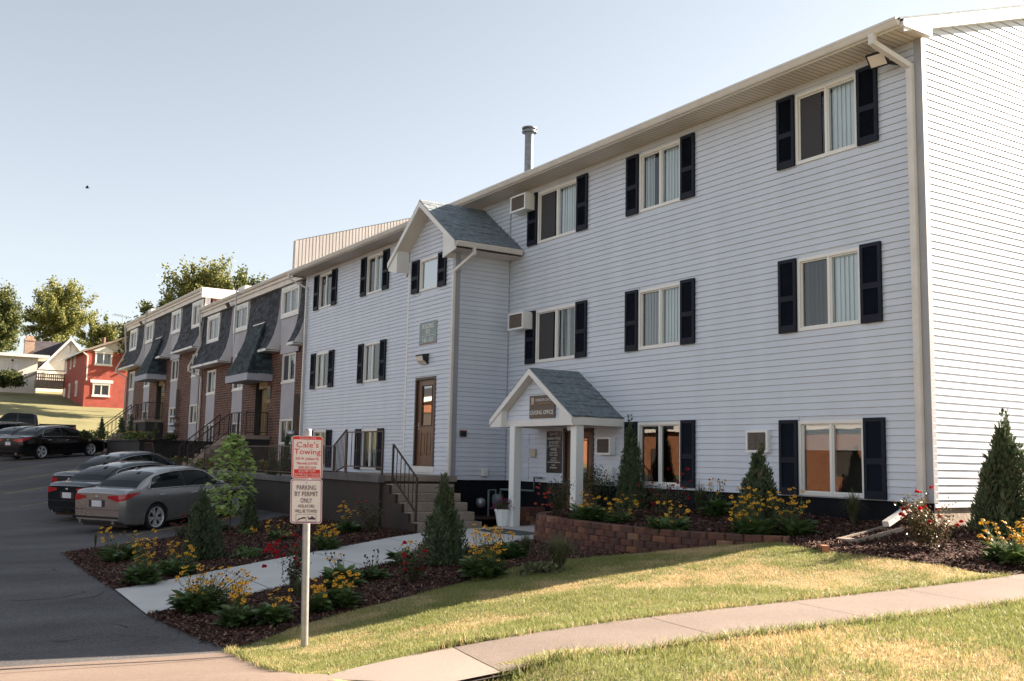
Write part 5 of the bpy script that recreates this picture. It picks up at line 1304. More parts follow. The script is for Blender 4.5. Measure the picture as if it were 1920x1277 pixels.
MB().extrude([W1(x, y, .004) for x, y in [(-w1_ / 2 + .025, -h1_ / 2 + .022), (w1_ / 2 - .025, -h1_ / 2 + .022), (w1_ / 2 - .025, -h1_ / 2 + .095), (-w1_ / 2 + .025, -h1_ / 2 + .095)]], fdir * .001).build("red_band", M_signred, s1)
for s, y, sz, wd, mm in [("Cale's", .125, .080, .225, M_signred), ("Towing", .055, .080, .265, M_signred), ("310 W. Jackson St.", -.015, .040, .235, M_signred), ("Macomb, Il 61455", -.062, .040, .205, M_signred), ("(309) 837-2269", -.108, .040, .18, M_signred)]:
    letters(s1, s, W1(0, y, .0048), rgt, up, sz, mm, wd)
letters(s1, "$125 PER TOW", W1(0, -h1_ / 2 + .076, .0062), rgt, up, .033, M_signwhite, .17); letters(s1, "$25 PER DAY STORAGE", W1(0, -h1_ / 2 + .044, .0062), rgt, up, .030, M_signwhite, .245)
letters(s1, "TOW-AWAY ZONE", W1(0, h1_ / 2 - .025, .0062), rgt, up, .022, M_signwhite, .17)
c2_ = at_depth(574.3, 939.5) + fdir * .045; s2, W2 = sign_plate(c2_, 58 * k_, 83 * k_, "white parking by permit only sign, lower of the two on the post", M_signpink)
w2_, h2_ = 58 * k_, 83 * k_
for s, y, sz, wd in [("PARKING", .138, .068, .195), ("BY PERMIT", .073, .068, .235), ("ONLY", .005, .068, .115), ("VIOLATORS", -.052, .046, .165), ("WILL BE TOWED", -.103, .046, .225)]:
    letters(s2, s, W2(0, y, .0048), rgt, up, sz, M_signdark, wd)
bo, bi = rrect(.205, .080, .012), rrect(.199, .074, .010); b = MB()
for i in range(len(bo)): j = (i + 1) % len(bo); b.poly([W2(bo[i][0], bo[i][1] - .172, .005), W2(bo[j][0], bo[j][1] - .172, .005), W2(bi[j][0], bi[j][1] - .172, .005), W2(bi[i][0], bi[i][1] - .172, .005)])
b.build("pictogram_border", M_signdark, s2)
b = MB()   # tow truck pictogram: car lifted on the left, truck on the right
b.poly([W2(x, y - .172, .0052) for x, y in [(-.092, -.026), (-.075, -.006), (-.055, -.002), (-.035, .010), (-.012, .008), (.004, .004), (.004, -.004), (-.03, -.008), (-.06, -.016), (-.088, -.030)]])
b.poly([W2(x, y - .172, .0052) for x, y in [(.022, -.016), (.022, .004), (.045, .004), (.05, .016), (.072, .016), (.080, .004), (.094, .002), (.094, -.016)]])
b.poly([W2(x, y - .172, .0052) for x, y in [(.022, .000), (.010, .018), (.014, .020), (.03, .004)]])
b.build("pictogram", M_signdark, s2)
# ------------------------------------------------------------------ brick townhouses with mansard roofs
M_hoodfascia = mat("ribbed_grey_fascia", (0.40, 0.41, 0.46), 0.6, (0.36, 0.37, 0.42), 2.0)
M_cheek = mat("white_cheek", (0.66, 0.64, 0.65), 0.6)
M_gold_door = mat("mustard_door", (0.23, 0.155, 0.035), 0.6, (0.17, 0.12, 0.03), 2.0, stretch=(8, 8, .4))
M_conduit = mat("painted_conduit", (0.10, 0.075, 0.065), .7)
M_tanpanel = mat("tan_transom", (0.33, 0.24, 0.15), 0.7)
YT = 13.0
PROF = [(12.44, 4.02), (12.58, 4.24), (12.73, 4.60), (12.84, 5.05), (12.91, 5.65), (12.95, 6.42)]     # flared mansard, eave to top
def pwin(P, x0, x1, z0, z1, Y, trim=0.0, left='screen', right='blind', glass=None):
    w = window(P, x0 + trim, x1 - trim, z0 + trim, z1 - trim, Y, left, right, 0.06, glass or M_glass)
    if trim:
        mb = MB(); y0 = Y - .05
        mb.box(x0, x0 + trim, y0, Y + .05, z0, z1); mb.box(x1 - trim, x1, y0, Y + .05, z0, z1); mb.box(x0 + trim, x1 - trim, y0, Y + .05, z1 - trim, z1); mb.box(x0 + trim, x1 - trim, y0, Y + .05, z0, z0 + trim)
        mb.build("window_trim", M_trim, w)
    return w
def ribbed(P, x0, x1, z0, z1, Y, mtl, name, pitch=0.12, d=0.02):
    """vertically grooved board panel"""
    n = max(3, int(round((x1 - x0) / pitch))); mb = MB()
    for k in range(n):
        a = x0 + (x1 - x0) * k / n; b = x0 + (x1 - x0) * (k + 1) / n
        mb.box(a, b - .012, Y - d, Y, z0, z1)
    mb.box(x0, x1, Y - d * .35, Y + .02, z0 + .001, z1 - .001)
    return mb.build(name, mtl, P)
def townhouse(E, dz, xend, xnear, label):
    """E: X of the near party wall of the full unit; everything is measured back from it"""
    t = thing("brick_townhouse", label, "townhouse", ((xend + xnear) / 2, YT, -1.0 + dz), group="brick townhouses in a stepped row")
    X = lambda v: E + v
    cols = [(-16.1, -14.75), (-12.1, -10.7), (-5.9, -4.5), (-1.85, -0.5)]
    cols = [c for c in cols if X(c[1]) < xnear - .1]
    ups = [(-16.15, -14.2, 5.05, 6.36), (-12.05, -10.1, 5.18, 6.36), (-6.0, -4.1, 5.16, 6.36), (-1.95, -0.15, 5.05, 6.36)]
    ups = [u for u in ups if X(u[1]) < xnear - .1]
    hl = []
    for c in cols: hl += [(X(c[0]), X(c[1]), 2.72 + dz, 3.80 + dz), (X(c[0]), X(c[1]), 0.38 + dz, 1.32 + dz), (X(c[0]), X(c[1]), 1.32 + dz, 2.72 + dz)]
    door = (X(-9.0), X(-7.55), 0.75 + dz, 2.95 + dz)
    hl.append(door)
    sheath(t, 'x', xend, xnear, -1.6 + dz, 4.2 + dz, YT, 1, hl, M_brick, "brick_wall", 0.24)
    MB().box(xend, xnear, YT + .3, YT + 9.5, -1.6 + dz, 6.7 + dz).build("brick_wall", M_brick, t)
    # upper wall behind the mansard
    hu = [(X(u[0]) + .1, X(u[1]) - .1, u[2] + dz, u[3] + dz) for u in ups]
    sheath(t, 'x', xend, xnear, 4.2 + dz, 6.45 + dz, YT, 1, hu, M_panel, "wall", 0.2)
    for i, u in enumerate(ups): pwin(t, X(u[0]), X(u[1]), u[2] + dz, u[3] + dz, 12.90, 0.13, 'blindgrey', 'part' if i % 2 else 'blind', M_glassdark)
    for i, c in enumerate(cols):
        a, b = X(c[0]), X(c[1])
        pwin(t, a, b, 2.72 + dz, 3.80 + dz, YT, 0, 'screen', 'blind'); pwin(t, a, b, 0.38 + dz, 1.32 + dz, YT, 0, 'screen' if i % 2 else 'blindgrey', 'part')
        ribbed(t, a, b, 1.33 + dz, 2.71 + dz, YT - .005, M_panel, "spandrel_panel")
        ribbed(t, a, b, -0.9 + dz, 0.37 + dz, YT - .005, M_panel, "spandrel_panel")
        MB().box(a - .04, b + .04, YT - .05, YT - .002, 2.66 + dz, 2.73 + dz).build("sill", M_trim, t)
    # tall panels under the two middle upper windows
    for u in ups[1:3] if len(ups) > 2 else ups[1:]:
        ribbed(t, X(u[0]), X(u[1]), 3.80 + dz, u[2] + dz, 12.93, M_panel, "spandrel_panel")
    # mansard segments
    segs = [(xend - .05, X(-12.6), [(X(-16.15), X(-14.2), 5.05, 6.36)]), (X(-10.05), X(-6.35), []), (X(-4.05), xnear, [(X(-1.95), X(-0.15), 5.05, 6.36)] if X(-0.15) < xnear else [])]
    for a, b, hs in segs:
        if b - a < .2: continue
        for (y0, z0), (y1, z1) in zip(PROF[:-1], PROF[1:]):
            L_ = math.hypot(y1 - y0, z1 - z0); v = np.array([0, (y1 - y0) / L_, (z1 - z0) / L_])
            def clip(s0, s1, d, hs=hs, z0=z0, v=v, a=a):
                z = z0 + v[2] * d
                for h in hs:
                    if h[2] - .15 < z < h[3]:
                        u0, u1 = h[0] - a, h[1] - a
                        if s0 >= u0 and s1 <= u1: return None
                        if s0 < u0 < s1: return (s0, u0)
                        if s0 < u1 < s1: return (u1, s1)
                return (s0, s1)
            shingle_slope(t, (a, y0, z0 + dz), (1, 0, 0), v, b - a, L_ + .02, M_shingle_dark, 0.32, 0.145, joined=True, clip=clip, name="mansard_shingle")
        # backing, curved cheeks at both ends, eave board
        mb = MB()
        for (y0, z0), (y1, z1) in zip(PROF[:-1], PROF[1:]):
            zz = min(z1, 5.0)
            if hs:
                for u, w in spans(a, b, [(h[0], h[1], h[2], h[3]) for h in hs], z0 + .01, z1 - .01): mb.poly([(u, y0 + .012, z0 + dz), (w, y0 + .012, z0 + dz), (w, y1 + .012, z1 + dz), (u, y1 + .012, z1 + dz)])
            else: mb.poly([(a, y0 + .012, z0 + dz), (b, y0 + .012, z0 + dz), (b, y1 + .012, z1 + dz), (a, y1 + .012, z1 + dz)])
        mb.build("mansard_backing", M_shingle_dark, t)
        for x in (a, b):
            MB().extrude([(x, YT, 4.0 + dz)] + [(x, y, z + dz) for y, z in PROF] + [(x, YT, 6.42 + dz)], (0.02 if x == a else -.02, 0, 0)).build("cheek", M_cheek, t)
        MB().box(a, b, 12.425, 12.45, 3.95 + dz, 4.05 + dz).box(a, b, 12.45, YT, 3.955 + dz, 3.985 + dz).build("eave_board", M_trim, t)
    # cornice, gutter, flat roof
    MB().box(xend - .06, xnear, 12.80, YT + .1, 6.42 + dz, 6.62 + dz).box(xend - .10, xnear, 12.74, YT + .1, 6.62 + dz, 6.80 + dz).build("cornice", M_fascia, t)
    gutter(t, (xend - .12, 12.738, 6.74 + dz), (xnear, 12.738, 6.74 + dz), (0, -1, 0))
    MB().box(xend - .1, xnear, YT + .101, YT + 9.6, 6.70 + dz, 6.86 + dz).build("flat_roof", M_fascia, t)
    MB().box(xnear, xnear + .12, 12.74, YT + 9.6, 6.42 + dz, 6.90 + dz).build("cornice", M_trim, t)
    # entrance hood: a steep truncated pyramid over the door
    hx0, hx1, hy = X(-9.85), X(-7.0), 12.0
    tx0, tx1, tyy = X(-9.25), X(-7.75), 12.86
    zb, zt = 3.12 + dz, 5.22 + dz
    ribbed(t, hx0, hx1, 2.84 + dz, zb, hy, M_hoodfascia, "hood_fascia", .1)
    mb = MB(); mb.box(hx1 - .02, hx1, hy + .021, YT - .005, 2.84 + dz, zb); mb.box(hx0, hx0 + .02, hy + .021, YT - .005, 2.84 + dz, zb); mb.box(hx0 + .02, hx1 - .02, hy + .021, YT - .005, 2.86 + dz, 2.88 + dz); mb.build("hood_fascia", M_hoodfascia, t)
    hb = MB(); A_, B_, C_, D_ = (hx0, hy, zb), (hx1, hy, zb), (tx1, tyy, zt), (tx0, tyy, zt); Bk, Ck, Ak, Dk = (hx1, YT, zb), (tx1, YT, zt), (hx0, YT, zb), (tx0, YT, zt)
    hb.poly([A_, B_, C_, D_]); hb.poly([B_, Bk, Ck, C_]); hb.poly([Ak, A_, D_, Dk]); hb.poly([D_, C_, Ck, Dk])
    hood = hb.build("hood_roof", M_shingle_hood, t)
    a, b, c, d = map(np.array, (A_, B_, C_, D_)); vdir = (d + c) / 2 - (a + b) / 2; Lv = np.linalg.norm(vdir); vdir = vdir / Lv
    slope_in = ((hx1 - hx0) - (tx1 - tx0)) / 2
    shingle_slope(hood, A_, (1, 0, 0), vdir, hx1 - hx0, Lv, M_shingle_hood, .32, .145, joined=True, name="hood_shingle", clip=lambda s0, s1, q: (max(s0, slope_in * q / Lv), min(s1, hx1 - hx0 - slope_in * q / Lv)) if s1 > slope_in * q / Lv and s0 < hx1 - hx0 - slope_in * q / Lv else None)
    v2 = np.array(Ck) - np.array(Bk); 
    shingle_slope(hood, B_, (0, 1, 0), v2 / np.linalg.norm(v2), 1.0, np.linalg.norm(v2), M_shingle_hood, .32, .145, joined=True, name="hood_shingle", clip=lambda s0, s1, q: (max(s0, .86 * q / np.linalg.norm(v2)), s1) if s1 > .86 * q / np.linalg.norm(v2) else None)
    MB().box(tx0, tx1, tyy - .03, tyy + .03, zt - .01, zt + .03).build("hood_cap", M_trim, t)
    # recessed door
    x0, x1, z0, z1 = door
    mb = MB(); mb.box(x0, x0 + .02, YT + .001, YT + .5, z0, z1); mb.box(x1 - .02, x1, YT + .001, YT + .5, z0, z1); mb.box(x0 + .02, x1 - .02, YT + .001, YT + .5, z1 - .02, z1); mb.build("door_recess", M_room, t)
    dr = MB(); dr.box(x0 + .35, x1 - .05, YT + .18, YT + .24, z0, z1 - .36)
    for k in range(6): u = x0 + .42 + (x1 - x0 - .55) * k / 6; dr.box(u, u + .07, YT + .165, YT + .18, z0 + .1, z1 - .9)
    dd = dr.build("door", M_gold_door, t)
    MB().box(x0 + .35, x1 - .05, YT + .02, YT + .05, z1 - .36, z1 - .03).build("transom_panel", M_tanpanel, dd)
    MB().box(x0 + .02, x0 + .35, YT + .2, YT + .22, z0, z1 - .03).build("recess_shade", M_black, dd)  # black panel painted in as the shadow inside the door recess
    MB().lathe([(.03, -.03), (.035, 0), (.02, .03)], (x1 - .16, YT + .13, z0 + 1.0), 10).build("door_knob", M_chrome, dd)
    MB().box(x1 + .06, x1 + .46, YT - .03, YT - .002, z0 + 1.45, z0 + 1.95).build("number_plate", M_black, t)
    MB().box(x1 + .12, x1 + .40, YT - .035, YT - .031, z0 + 1.78, z0 + 1.9).build("plate_mark", M_tanpanel, t)
    for k in range(4): MB().box(x1 + .04 + .11 * k, x1 + .11 + .11 * k, YT - .02, YT - .002, z0 + 1.24, z0 + 1.40).build("brass_numeral_plate", M_tanpanel, t)
    # landing and stair towards the lot
    MB().box(X(-10.4), X(-7.0), 12.02, YT - .01, 0.56 + dz, 0.70 + dz).build("landing_slab", M_stepc, t)
    MB().box(X(-10.35), X(-7.05), 12.08, YT - .01, -1.4 + dz, 0.56 + dz).build("landing_wall", M_darkwall, t)
    ns = 7
    for k in range(ns):
        MB().box(X(-10.4), X(-9.05), 12.02 - .24 * (k + 1), 12.02 - .24 * k + .02, -1.0 + dz, 0.70 + dz - .185 * (k + 1)).build("step", M_stepc, t)
    for x in (X(-9.1), X(-10.35)):
        p0, p1 = V3(x, 12.0, .70 + dz), V3(x, 12.02 - .24 * ns + .1, 0.70 - .185 * ns + dz); q0, q1 = p0 + V3(0, 0, .88), p1 + V3(0, 0, .85)
        r = MB()
        for s in (0, 1): r.bar([p0, p1][s], [q0, q1][s], .04)
        r.bar(q0, q1, .04); r.bar(p0 + V3(0, 0, .18), p1 + V3(0, 0, .16), .03)
        for s in np.linspace(.12, .88, 7): r.bar(lerp(p0, p1, s) + V3(0, 0, .17), lerp(q0, q1, s), .016)
        r.build("stair_rail", M_rust, t)
    r = MB(); a0, a1 = V3(X(-9.0), 12.06, .70 + dz), V3(X(-7.08), 12.06, .70 + dz); a2 = V3(X(-7.08), 12.9, .70 + dz); up_ = V3(0, 0, .9)
    for p in (a0, a1, a2, lerp(a0, a1, .5)): r.bar(p, p + up_, .04)
    for p, q in ((a0, a1), (a1, a2)):
        r.bar(p + up_, q + up_, .04); r.bar(p + V3(0, 0, .12), q + V3(0, 0, .12), .03)
        for s in np.linspace(.08, .92, 8): r.bar(lerp(p, q, s) + V3(0, 0, .12), lerp(p, q, s) + up_, .014)
    r.build("landing_rail", M_rust, t)
    # downspout at the far corner, meter bank, thin roof mast, floodlight
    downspout(t, [(xend + .05, 12.66, 6.74 + dz), (xend + .05, 12.70, 6.5 + dz), (xend + .05, 12.82, 5.1 + dz), (xend - .08, 12.35, 4.1 + dz), (xend - .08, 12.35, 3.85 + dz), (xend + .05, 12.93, 3.55 + dz), (xend + .05, 12.93, -0.8 + dz)], .09, .07)
    mx = X(-4.2)
    for i in range(4): MB().tube([(mx + .13 * i, 12.9, 0.9 + dz), (mx + .13 * i, 12.9, 2.2 + dz)], .022, 6).build("conduit", M_conduit, t)
    for i in range(2):
        for j in range(3): MB().lathe([(.02, -.1), (.13, -.07), (.14, .07), (.05, .13)], (mx + .05 + .33 * i, 12.75, .75 + dz - .38 * j), 10).build("electric_meter", M_galv, t)
    MB().tube([(X(-11.0), 12.6, 4.6 + dz), (X(-11.0), 12.6, 6.98 + dz)], .03, 8).build("conduit_mast", M_galv, t)
    MB().box(X(-11.1), X(-10.2), 12.7, 13.3, 6.9 + dz, 7.05 + dz).build("mast_head", M_trim, t)
    MB().extrude([(X(-12.3), 12.5, 6.5 + dz), (X(-11.95), 12.5, 6.5 + dz), (X(-11.95), 12.62, 6.32 + dz), (X(-12.3), 12.62, 6.32 + dz)], (0, .05, .03)).build("floodlight", M_black, t)
    return t
townhouse(-30.9, 0.0, -47.95, -34.26, "brick townhouse with dark mansard next to the grey building")
townhouse(-48.0, 1.0, -65.0, -48.0, "taller stepped brick townhouse with dark mansard farther up the slope")
MB().box(-65, -48.02, 12.74, 12.76, 7.0, 7.01)
# dark planter before the far townhouse and the block steps at its end
pl2 = thing("planter_wall", "dark block planter wall with plants before the far townhouse", "wall", (-48.8, 9.8, -0.3))
MB().box(-52.4, -45.3, 9.75, 12.95, -1.2, 0.46).build("wall", M_darkwall, pl2)
for k in range(6): MB().bbox(-52.45 + 1.2 * k, -51.26 + 1.2 * k, 9.68, 9.98, 0.46, 0.52, .01).build("coping_block", M_darkwall, pl2)
MB().box(-45.36, -45.24, 9.98, 12.95, 0.46, 0.52).build("coping_block", M_darkwall, pl2)
MB().box(-52.3, -45.4, 9.98, 12.9, 0.463, 0.50).build("soil", M_mulch, pl2)
st2 = thing("block_steps", "tan concrete block steps up from the lot beside the dark planter", "steps", (-54, 10, -0.2))
for k in range(5): MB().bbox(-54.6, -52.5, 9.7 + .3 * k, 12.0, -0.9, -0.05 + .15 * k, .012).build("step", M_stepc, st2)
r0, r1 = V3(-52.6, 9.8, 0.0), V3(-52.6, 11.2, 0.6)
V, F = drape([(-65.6, 10.0), (-54.6, 10.0), (-54.6, 12.0), (-52.4, 12.0), (-52.4, 13.1), (-65.6, 13.1)], 1.0, 0, lambda P: 0.42 + np.clip((P[:, 1] - 10) * .1, 0, .3))
tag(link_mesh("upper_yard", np_mesh("upper_yard", V, F, M_mulch)), "raised mulch yard before the far townhouse", "mulch bed", kind="structure")
MB_ = MB(); MB_.box(-65.6, -54.62, 9.9, 10.05, -0.6, .46); tag(MB_.build("yard_wall", M_darkwall), "low dark wall edging the far townhouse yard", "wall")
V, F = drape([(-45.2, 9.7), (-38.0, 9.8), (-38.0, 13.1), (-45.2, 13.1)], .6, 0, lambda P: np.full(len(P), -0.60))
tag(link_mesh("mulch_bed", np_mesh("mulch_bed", V, F, M_mulch)), "flower bed at the foot of the near townhouse steps", "mulch bed", kind="structure")
MB_ = MB(); MB_.box(-45.2, -38.02, 9.62, 9.75, -1.6, -.56); tag(MB_.build("bed_kerb", M_coping), "low concrete kerb before the near townhouse bed", "kerb")
g0, g1 = V3(-44.6, 9.85, -.58), V3(-42.9, 9.85, -.58)
rail_panel("gate_railing", "short black railing frame beside the third parked car", [(g0, g0 + V3(0, 0, .95)), (g1, g1 + V3(0, 0, .45))], [(g0 + V3(0, 0, .95), lerp(g0, g1, .75) + V3(0, 0, .95)), (lerp(g0, g1, .75) + V3(0, 0, .95), g1 + V3(0, 0, .4)), (g0 + V3(0, 0, .12), g1 + V3(0, 0, .12))], [(lerp(g0, g1, s) + V3(0, 0, .12), lerp(g0, g1, s) + V3(0, 0, .94)) for s in np.linspace(.08, .74, 9)], M_brownrail)
# ------------------------------------------------------------------ houses on the hill
M_redpaint = brick_mat("red_painted_brick", (0.36, 0.075, 0.052), (0.33, 0.068, 0.048), (0.29, 0.068, 0.05), .2, .08, .012, bump=.3)
M_whiteside = mat("white_clapboard", (0.72, 0.68, 0.62), 0.6, (0.66, 0.62, 0.56), 1.0)
M_darkroof = mat("dark_roof", (0.030, 0.026, 0.032), 0.9, (0.05, 0.044, 0.05), 1.2, bump=.5, bscale=12)
M_peel = mat("peeling_gable", (0.56, 0.50, 0.44), 0.8, (0.22, 0.17, 0.14), 2.2, 8, contrast=(0.55, 0.72), stretch=(3, 3, .6))
RX, RY, RZ = -91.4, 14.85, 3.3
zt_r, za_r, yc_r = 8.55, 10.2, 18.75
rh = thing("red_house", "red painted brick house with white window surrounds on the hill", "house", (-97, 18.8, RZ))
def up(px, py, X): return onX(px, py, X)
hr = []
for (a, b, c, d) in [(181, 661.5, 207.5, 684), (176, 721, 203, 742)]:
    p, q = up(a, b, RX), up(c, d, RX); hr.append((p[1], q[1], q[2], p[2]))
sheath(rh, 'y', RY, 22.65, RZ - 1, zt_r, RX, -1, hr, M_redpaint, "wall", .25)
MB().extrude([(RX + .001, RY, zt_r), (RX + .001, 22.65, zt_r), (RX + .001, yc_r, za_r)], (-.2, 0, 0)).build("gable", M_peel, rh)
def xwin(P, y0, y1, z0, z1, X, cap=None):
    """window in a wall that faces +X"""
    mb = MB(); f = .09
    mb.box(X - .1, X + .06, y0 - .12, y1 + .12, z1, z1 + .16); mb.box(X - .1, X + .09, y0 - .14, y1 + .14, z0 - .14, z0); mb.box(X - .1, X + .05, y0 - .08, y0, z0, z1); mb.box(X - .1, X + .05, y1, y1 + .08, z0, z1)
    ym = (y0 + y1) / 2; mb.box(X - .08, X + .03, ym - .04, ym + .04, z0, z1)
    mb.box(X - .06, X + .02, y0, y0 + f * .6, z0, z1); mb.box(X - .06, X + .02, y1 - f * .6, y1, z0, z1); mb.box(X - .06, X + .02, y0, y1, z0, z0 + f * .6); mb.box(X - .06, X + .02, y0, y1, z1 - f * .6, z1)
    if cap == 'gable': mb.extrude([(X + .001, y0 - .3, z1 + .162), (X + .001, y1 + .3, z1 + .162), (X + .001, ym, z1 + .62)], (.09, 0, 0))
    if cap == 'lintel': mb.box(X + .001, X + .10, y0 - .3, y1 + .3, z1 + .162, z1 + .42)
    w = mb.build("window", M_trim, P)
    MB().poly([(X - .03, y0, z0), (X - .03, y1, z0), (X - .03, y1, z1), (X - .03, y0, z1)]).build("pane", M_glassdark, w)
    MB().poly([(X - .2, y0, z0), (X - .2, y1, z0), (X - .2, y1, z1), (X - .2, y0, z1)]).build("blind", M_panel, w)
    return w
xwin(rh, *hr[0], RX, 'gable'); xwin(rh, *hr[1], RX, 'lintel')
sheath(rh, 'x', -103.0, RX - .25, RZ - 1, zt_r, RY, 1, [], M_redpaint, "wall", .25)
def ywin(P, px0, px1, pt, pb, Y):
    a = onY(px0, pb, Y); b = onY(px1, pt, Y); x0, x1 = min(a[0], b[0]), max(a[0], b[0]); z0, z1 = min(a[2], b[2]), max(a[2], b[2])
    mb = MB(); mb.box(x0 - .1, x1 + .1, Y - .10, Y - .001, z1, z1 + .25); mb.box(x0 - .08, x1 + .08, Y - .08, Y - .001, z0 - .12, z0); mb.box(x0 - .06, x0, Y - .06, Y - .001, z0, z1); mb.box(x1, x1 + .06, Y - .06, Y - .001, z0, z1)
    w = mb.build("window", M_trim, P)
    MB().box(x0, x1, Y - .03, Y - .002, z0, z1).build("pane", M_panel, w)
for q in [(122, 127, 678, 699), (132.5, 135, 672, 690), (139.5, 142.5, 668, 686), (129, 132, 724, 744), (141.5, 145.5, 719, 741)]: ywin(rh, *q, RY)
dq = onY(119, 752, RY); dq2 = onY(123.5, 728, RY)
MB().box(min(dq[0], dq2[0]), max(dq[0], dq2[0]), RY - .08, RY - .001, dq[2], dq2[2]).build("door", M_trim, rh)
MB().mesh([(-103.4, RY - .45, zt_r - .08), (RX + .35, RY - .45, zt_r - .08), (RX + .35, yc_r, za_r + .12), (-103.4, yc_r, za_r + .12), (-103.4, 23.1, zt_r - .08), (RX + .35, 23.1, zt_r - .08)], [(0, 1, 2, 3), (3, 2, 5, 4)]).build("roof", M_darkroof, rh)
MB().extrude([(RX + .34, RY - .45, zt_r - .26), (RX + .34, RY - .45, zt_r - .09), (RX + .34, yc_r, za_r + .11), (RX + .34, 23.1, zt_r - .09), (RX + .34, 23.1, zt_r - .26), (RX + .34, yc_r, za_r - .06)], (-.04, 0, 0)).build("rake_board", mat("faded_rake", (0.30, 0.24, 0.20), .8), rh)
MB().box(-103.4, RX + .3, RY - .46, RY - .40, zt_r - .25, zt_r - .09).build("fascia", M_trim, rh)
MB().bar((RX + .12, RY - .3, zt_r - .2), (RX + .12, RY + .12, zt_r - .5), .1).bar((RX + .12, RY + .12, zt_r - .5), (RX + .12, RY + .12, zt_r - 2.6), .1).build("downspout", M_trim, rh)
cp = onX(194, 640, -94); MB().tube([(-94, cp[1], za_r - 1.0), (-94, cp[1], cp[2] + .35)], .18, 8).build("flue", mat("rusty_flue", (0.16, 0.09, 0.06), .8), rh)

wh = thing("white_house", "white clapboard house with dark steep roof and brick chimney on the hill", "house", (-112, 15, 6.5))
WX = -108.0
ap_ = up(132, 637, WX); lb = up(92, 676, WX); rb_ = up(150, 660, WX); bl = up(72, 716, WX); br = up(152, 712, WX)
ya, za2 = ap_[1], ap_[2]; yl = up(60, 690, WX)[1]
slw = (za2 - lb[2]) / (ya - lb[1])
y_left = up(62, 700, WX)[1]; y_r = ya + 4.2
z_l = za2 - slw * (ya - y_left)
MB().extrude([(WX, y_left, 4.5), (WX, y_r, 4.5), (WX, y_r, za2 - (y_r - ya) * 1.15), (WX, ya, za2), (WX, y_left, z_l)], (-9, 0, 0)).build("wall", M_whiteside, wh)
MB().extrude([(WX + .5, y_left - .3, z_l - .3), (WX + .5, y_left - .3, z_l - .1), (WX + .5, ya, za2 + .2), (WX + .5, y_r + .3, za2 - (y_r + .3 - ya) * 1.15 + .2), (WX + .5, y_r + .3, za2 - (y_r + .3 - ya) * 1.15), (WX + .5, ya, za2)], (-9.6, 0, 0)).build("roof", M_darkroof, wh)
MB().extrude([(WX + .52, y_left - .3, z_l - .38), (WX + .52, y_left - .3, z_l - .1), (WX + .52, ya, za2 + .22), (WX + .52, y_r + .3, za2 - (y_r + .3 - ya) * 1.15 + .2), (WX + .52, y_r + .3, za2 - (y_r + .3 - ya) * 1.15 - .1), (WX + .52, ya, za2 - .1)], (-.05, 0, 0)).build("rake_board", M_trim, wh)
# cross wing whose dark roof shows left of the gable
r0, r1 = onX(58, 638, -113), onX(112, 640, -113); r2, r3 = onX(58, 667, -110), onX(100, 668, -110)
MB().mesh([(-113, r0[1], r0[2]), (-113, ya + 1, r0[2]), (-109.5, ya + 1, r2[2]), (-109.5, r0[1], r2[2]), (-116.5, r0[1], r2[2]), (-116.5, ya + 1, r2[2])], [(3, 2, 1, 0), (0, 1, 5, 4)]).build("roof", M_darkroof, wh)
MB().box(-116.3, -109.8, r0[1] + .2, ya, 4.5, r2[2]).build("wall", M_whiteside, wh)
cb, ct = onX(53.5, 668, -111), onX(54, 630, -111)
MB().box(-111.4, -110.6, cb[1] - .45, cb[1] + .45, 6, ct[2] - .5).box(-111.45, -110.55, cb[1] - .5, cb[1] + .5, ct[2] - .5, ct[2] - .3).box(-111.3, -110.7, cb[1] - .35, cb[1] + .35, ct[2] - .3, ct[2]).build("chimney", brick_mat("pale_chimney", (0.42, 0.28, 0.20), (0.34, 0.22, 0.16), (0.4, 0.35, 0.3)), wh)
# upstairs windows of the gable
for a, b, c, d in [(122, 650, 129.5, 666), (133, 650, 140, 664)]:
    p, q = up(a, b, WX), up(c, d, WX); xwin(wh, p[1], q[1], q[2], p[2], WX)
pd, qd = up(84, 695, WX), up(91, 716, WX); MB().box(WX - .1, WX + .06, pd[1], qd[1], qd[2], pd[2]).build("door", M_trim, wh)
# low wing on the left with flat eave
lw = thing("low_wing", "low white bungalow with a flat eave at the left edge on the hill", "house", (-104, 8, 6.2))
LX = -104.0
e0, e1, g0_, g1_ = up(-60, 668, LX), up(92, 671, LX), up(-60, 725, LX), up(68, 718, LX)
ws = [(up(-10, 688, LX), up(4, 708, LX)), (up(5.5, 676, LX), up(22, 692, LX)), (up(24, 677, LX), up(29.5, 692, LX))]
MB().box(LX - 7, LX, e0[1], g1_[1], 4.3, e1[2] - .1).build("wall", M_whiteside, lw)
MB().box(LX - 7.5, LX + .6, e0[1], e1[1], e1[2] - .1, e1[2] + .18).build("roof", M_trim, lw)
for p, q in ws[1:]: xwin(lw, p[1], q[1], q[2], p[2], LX)
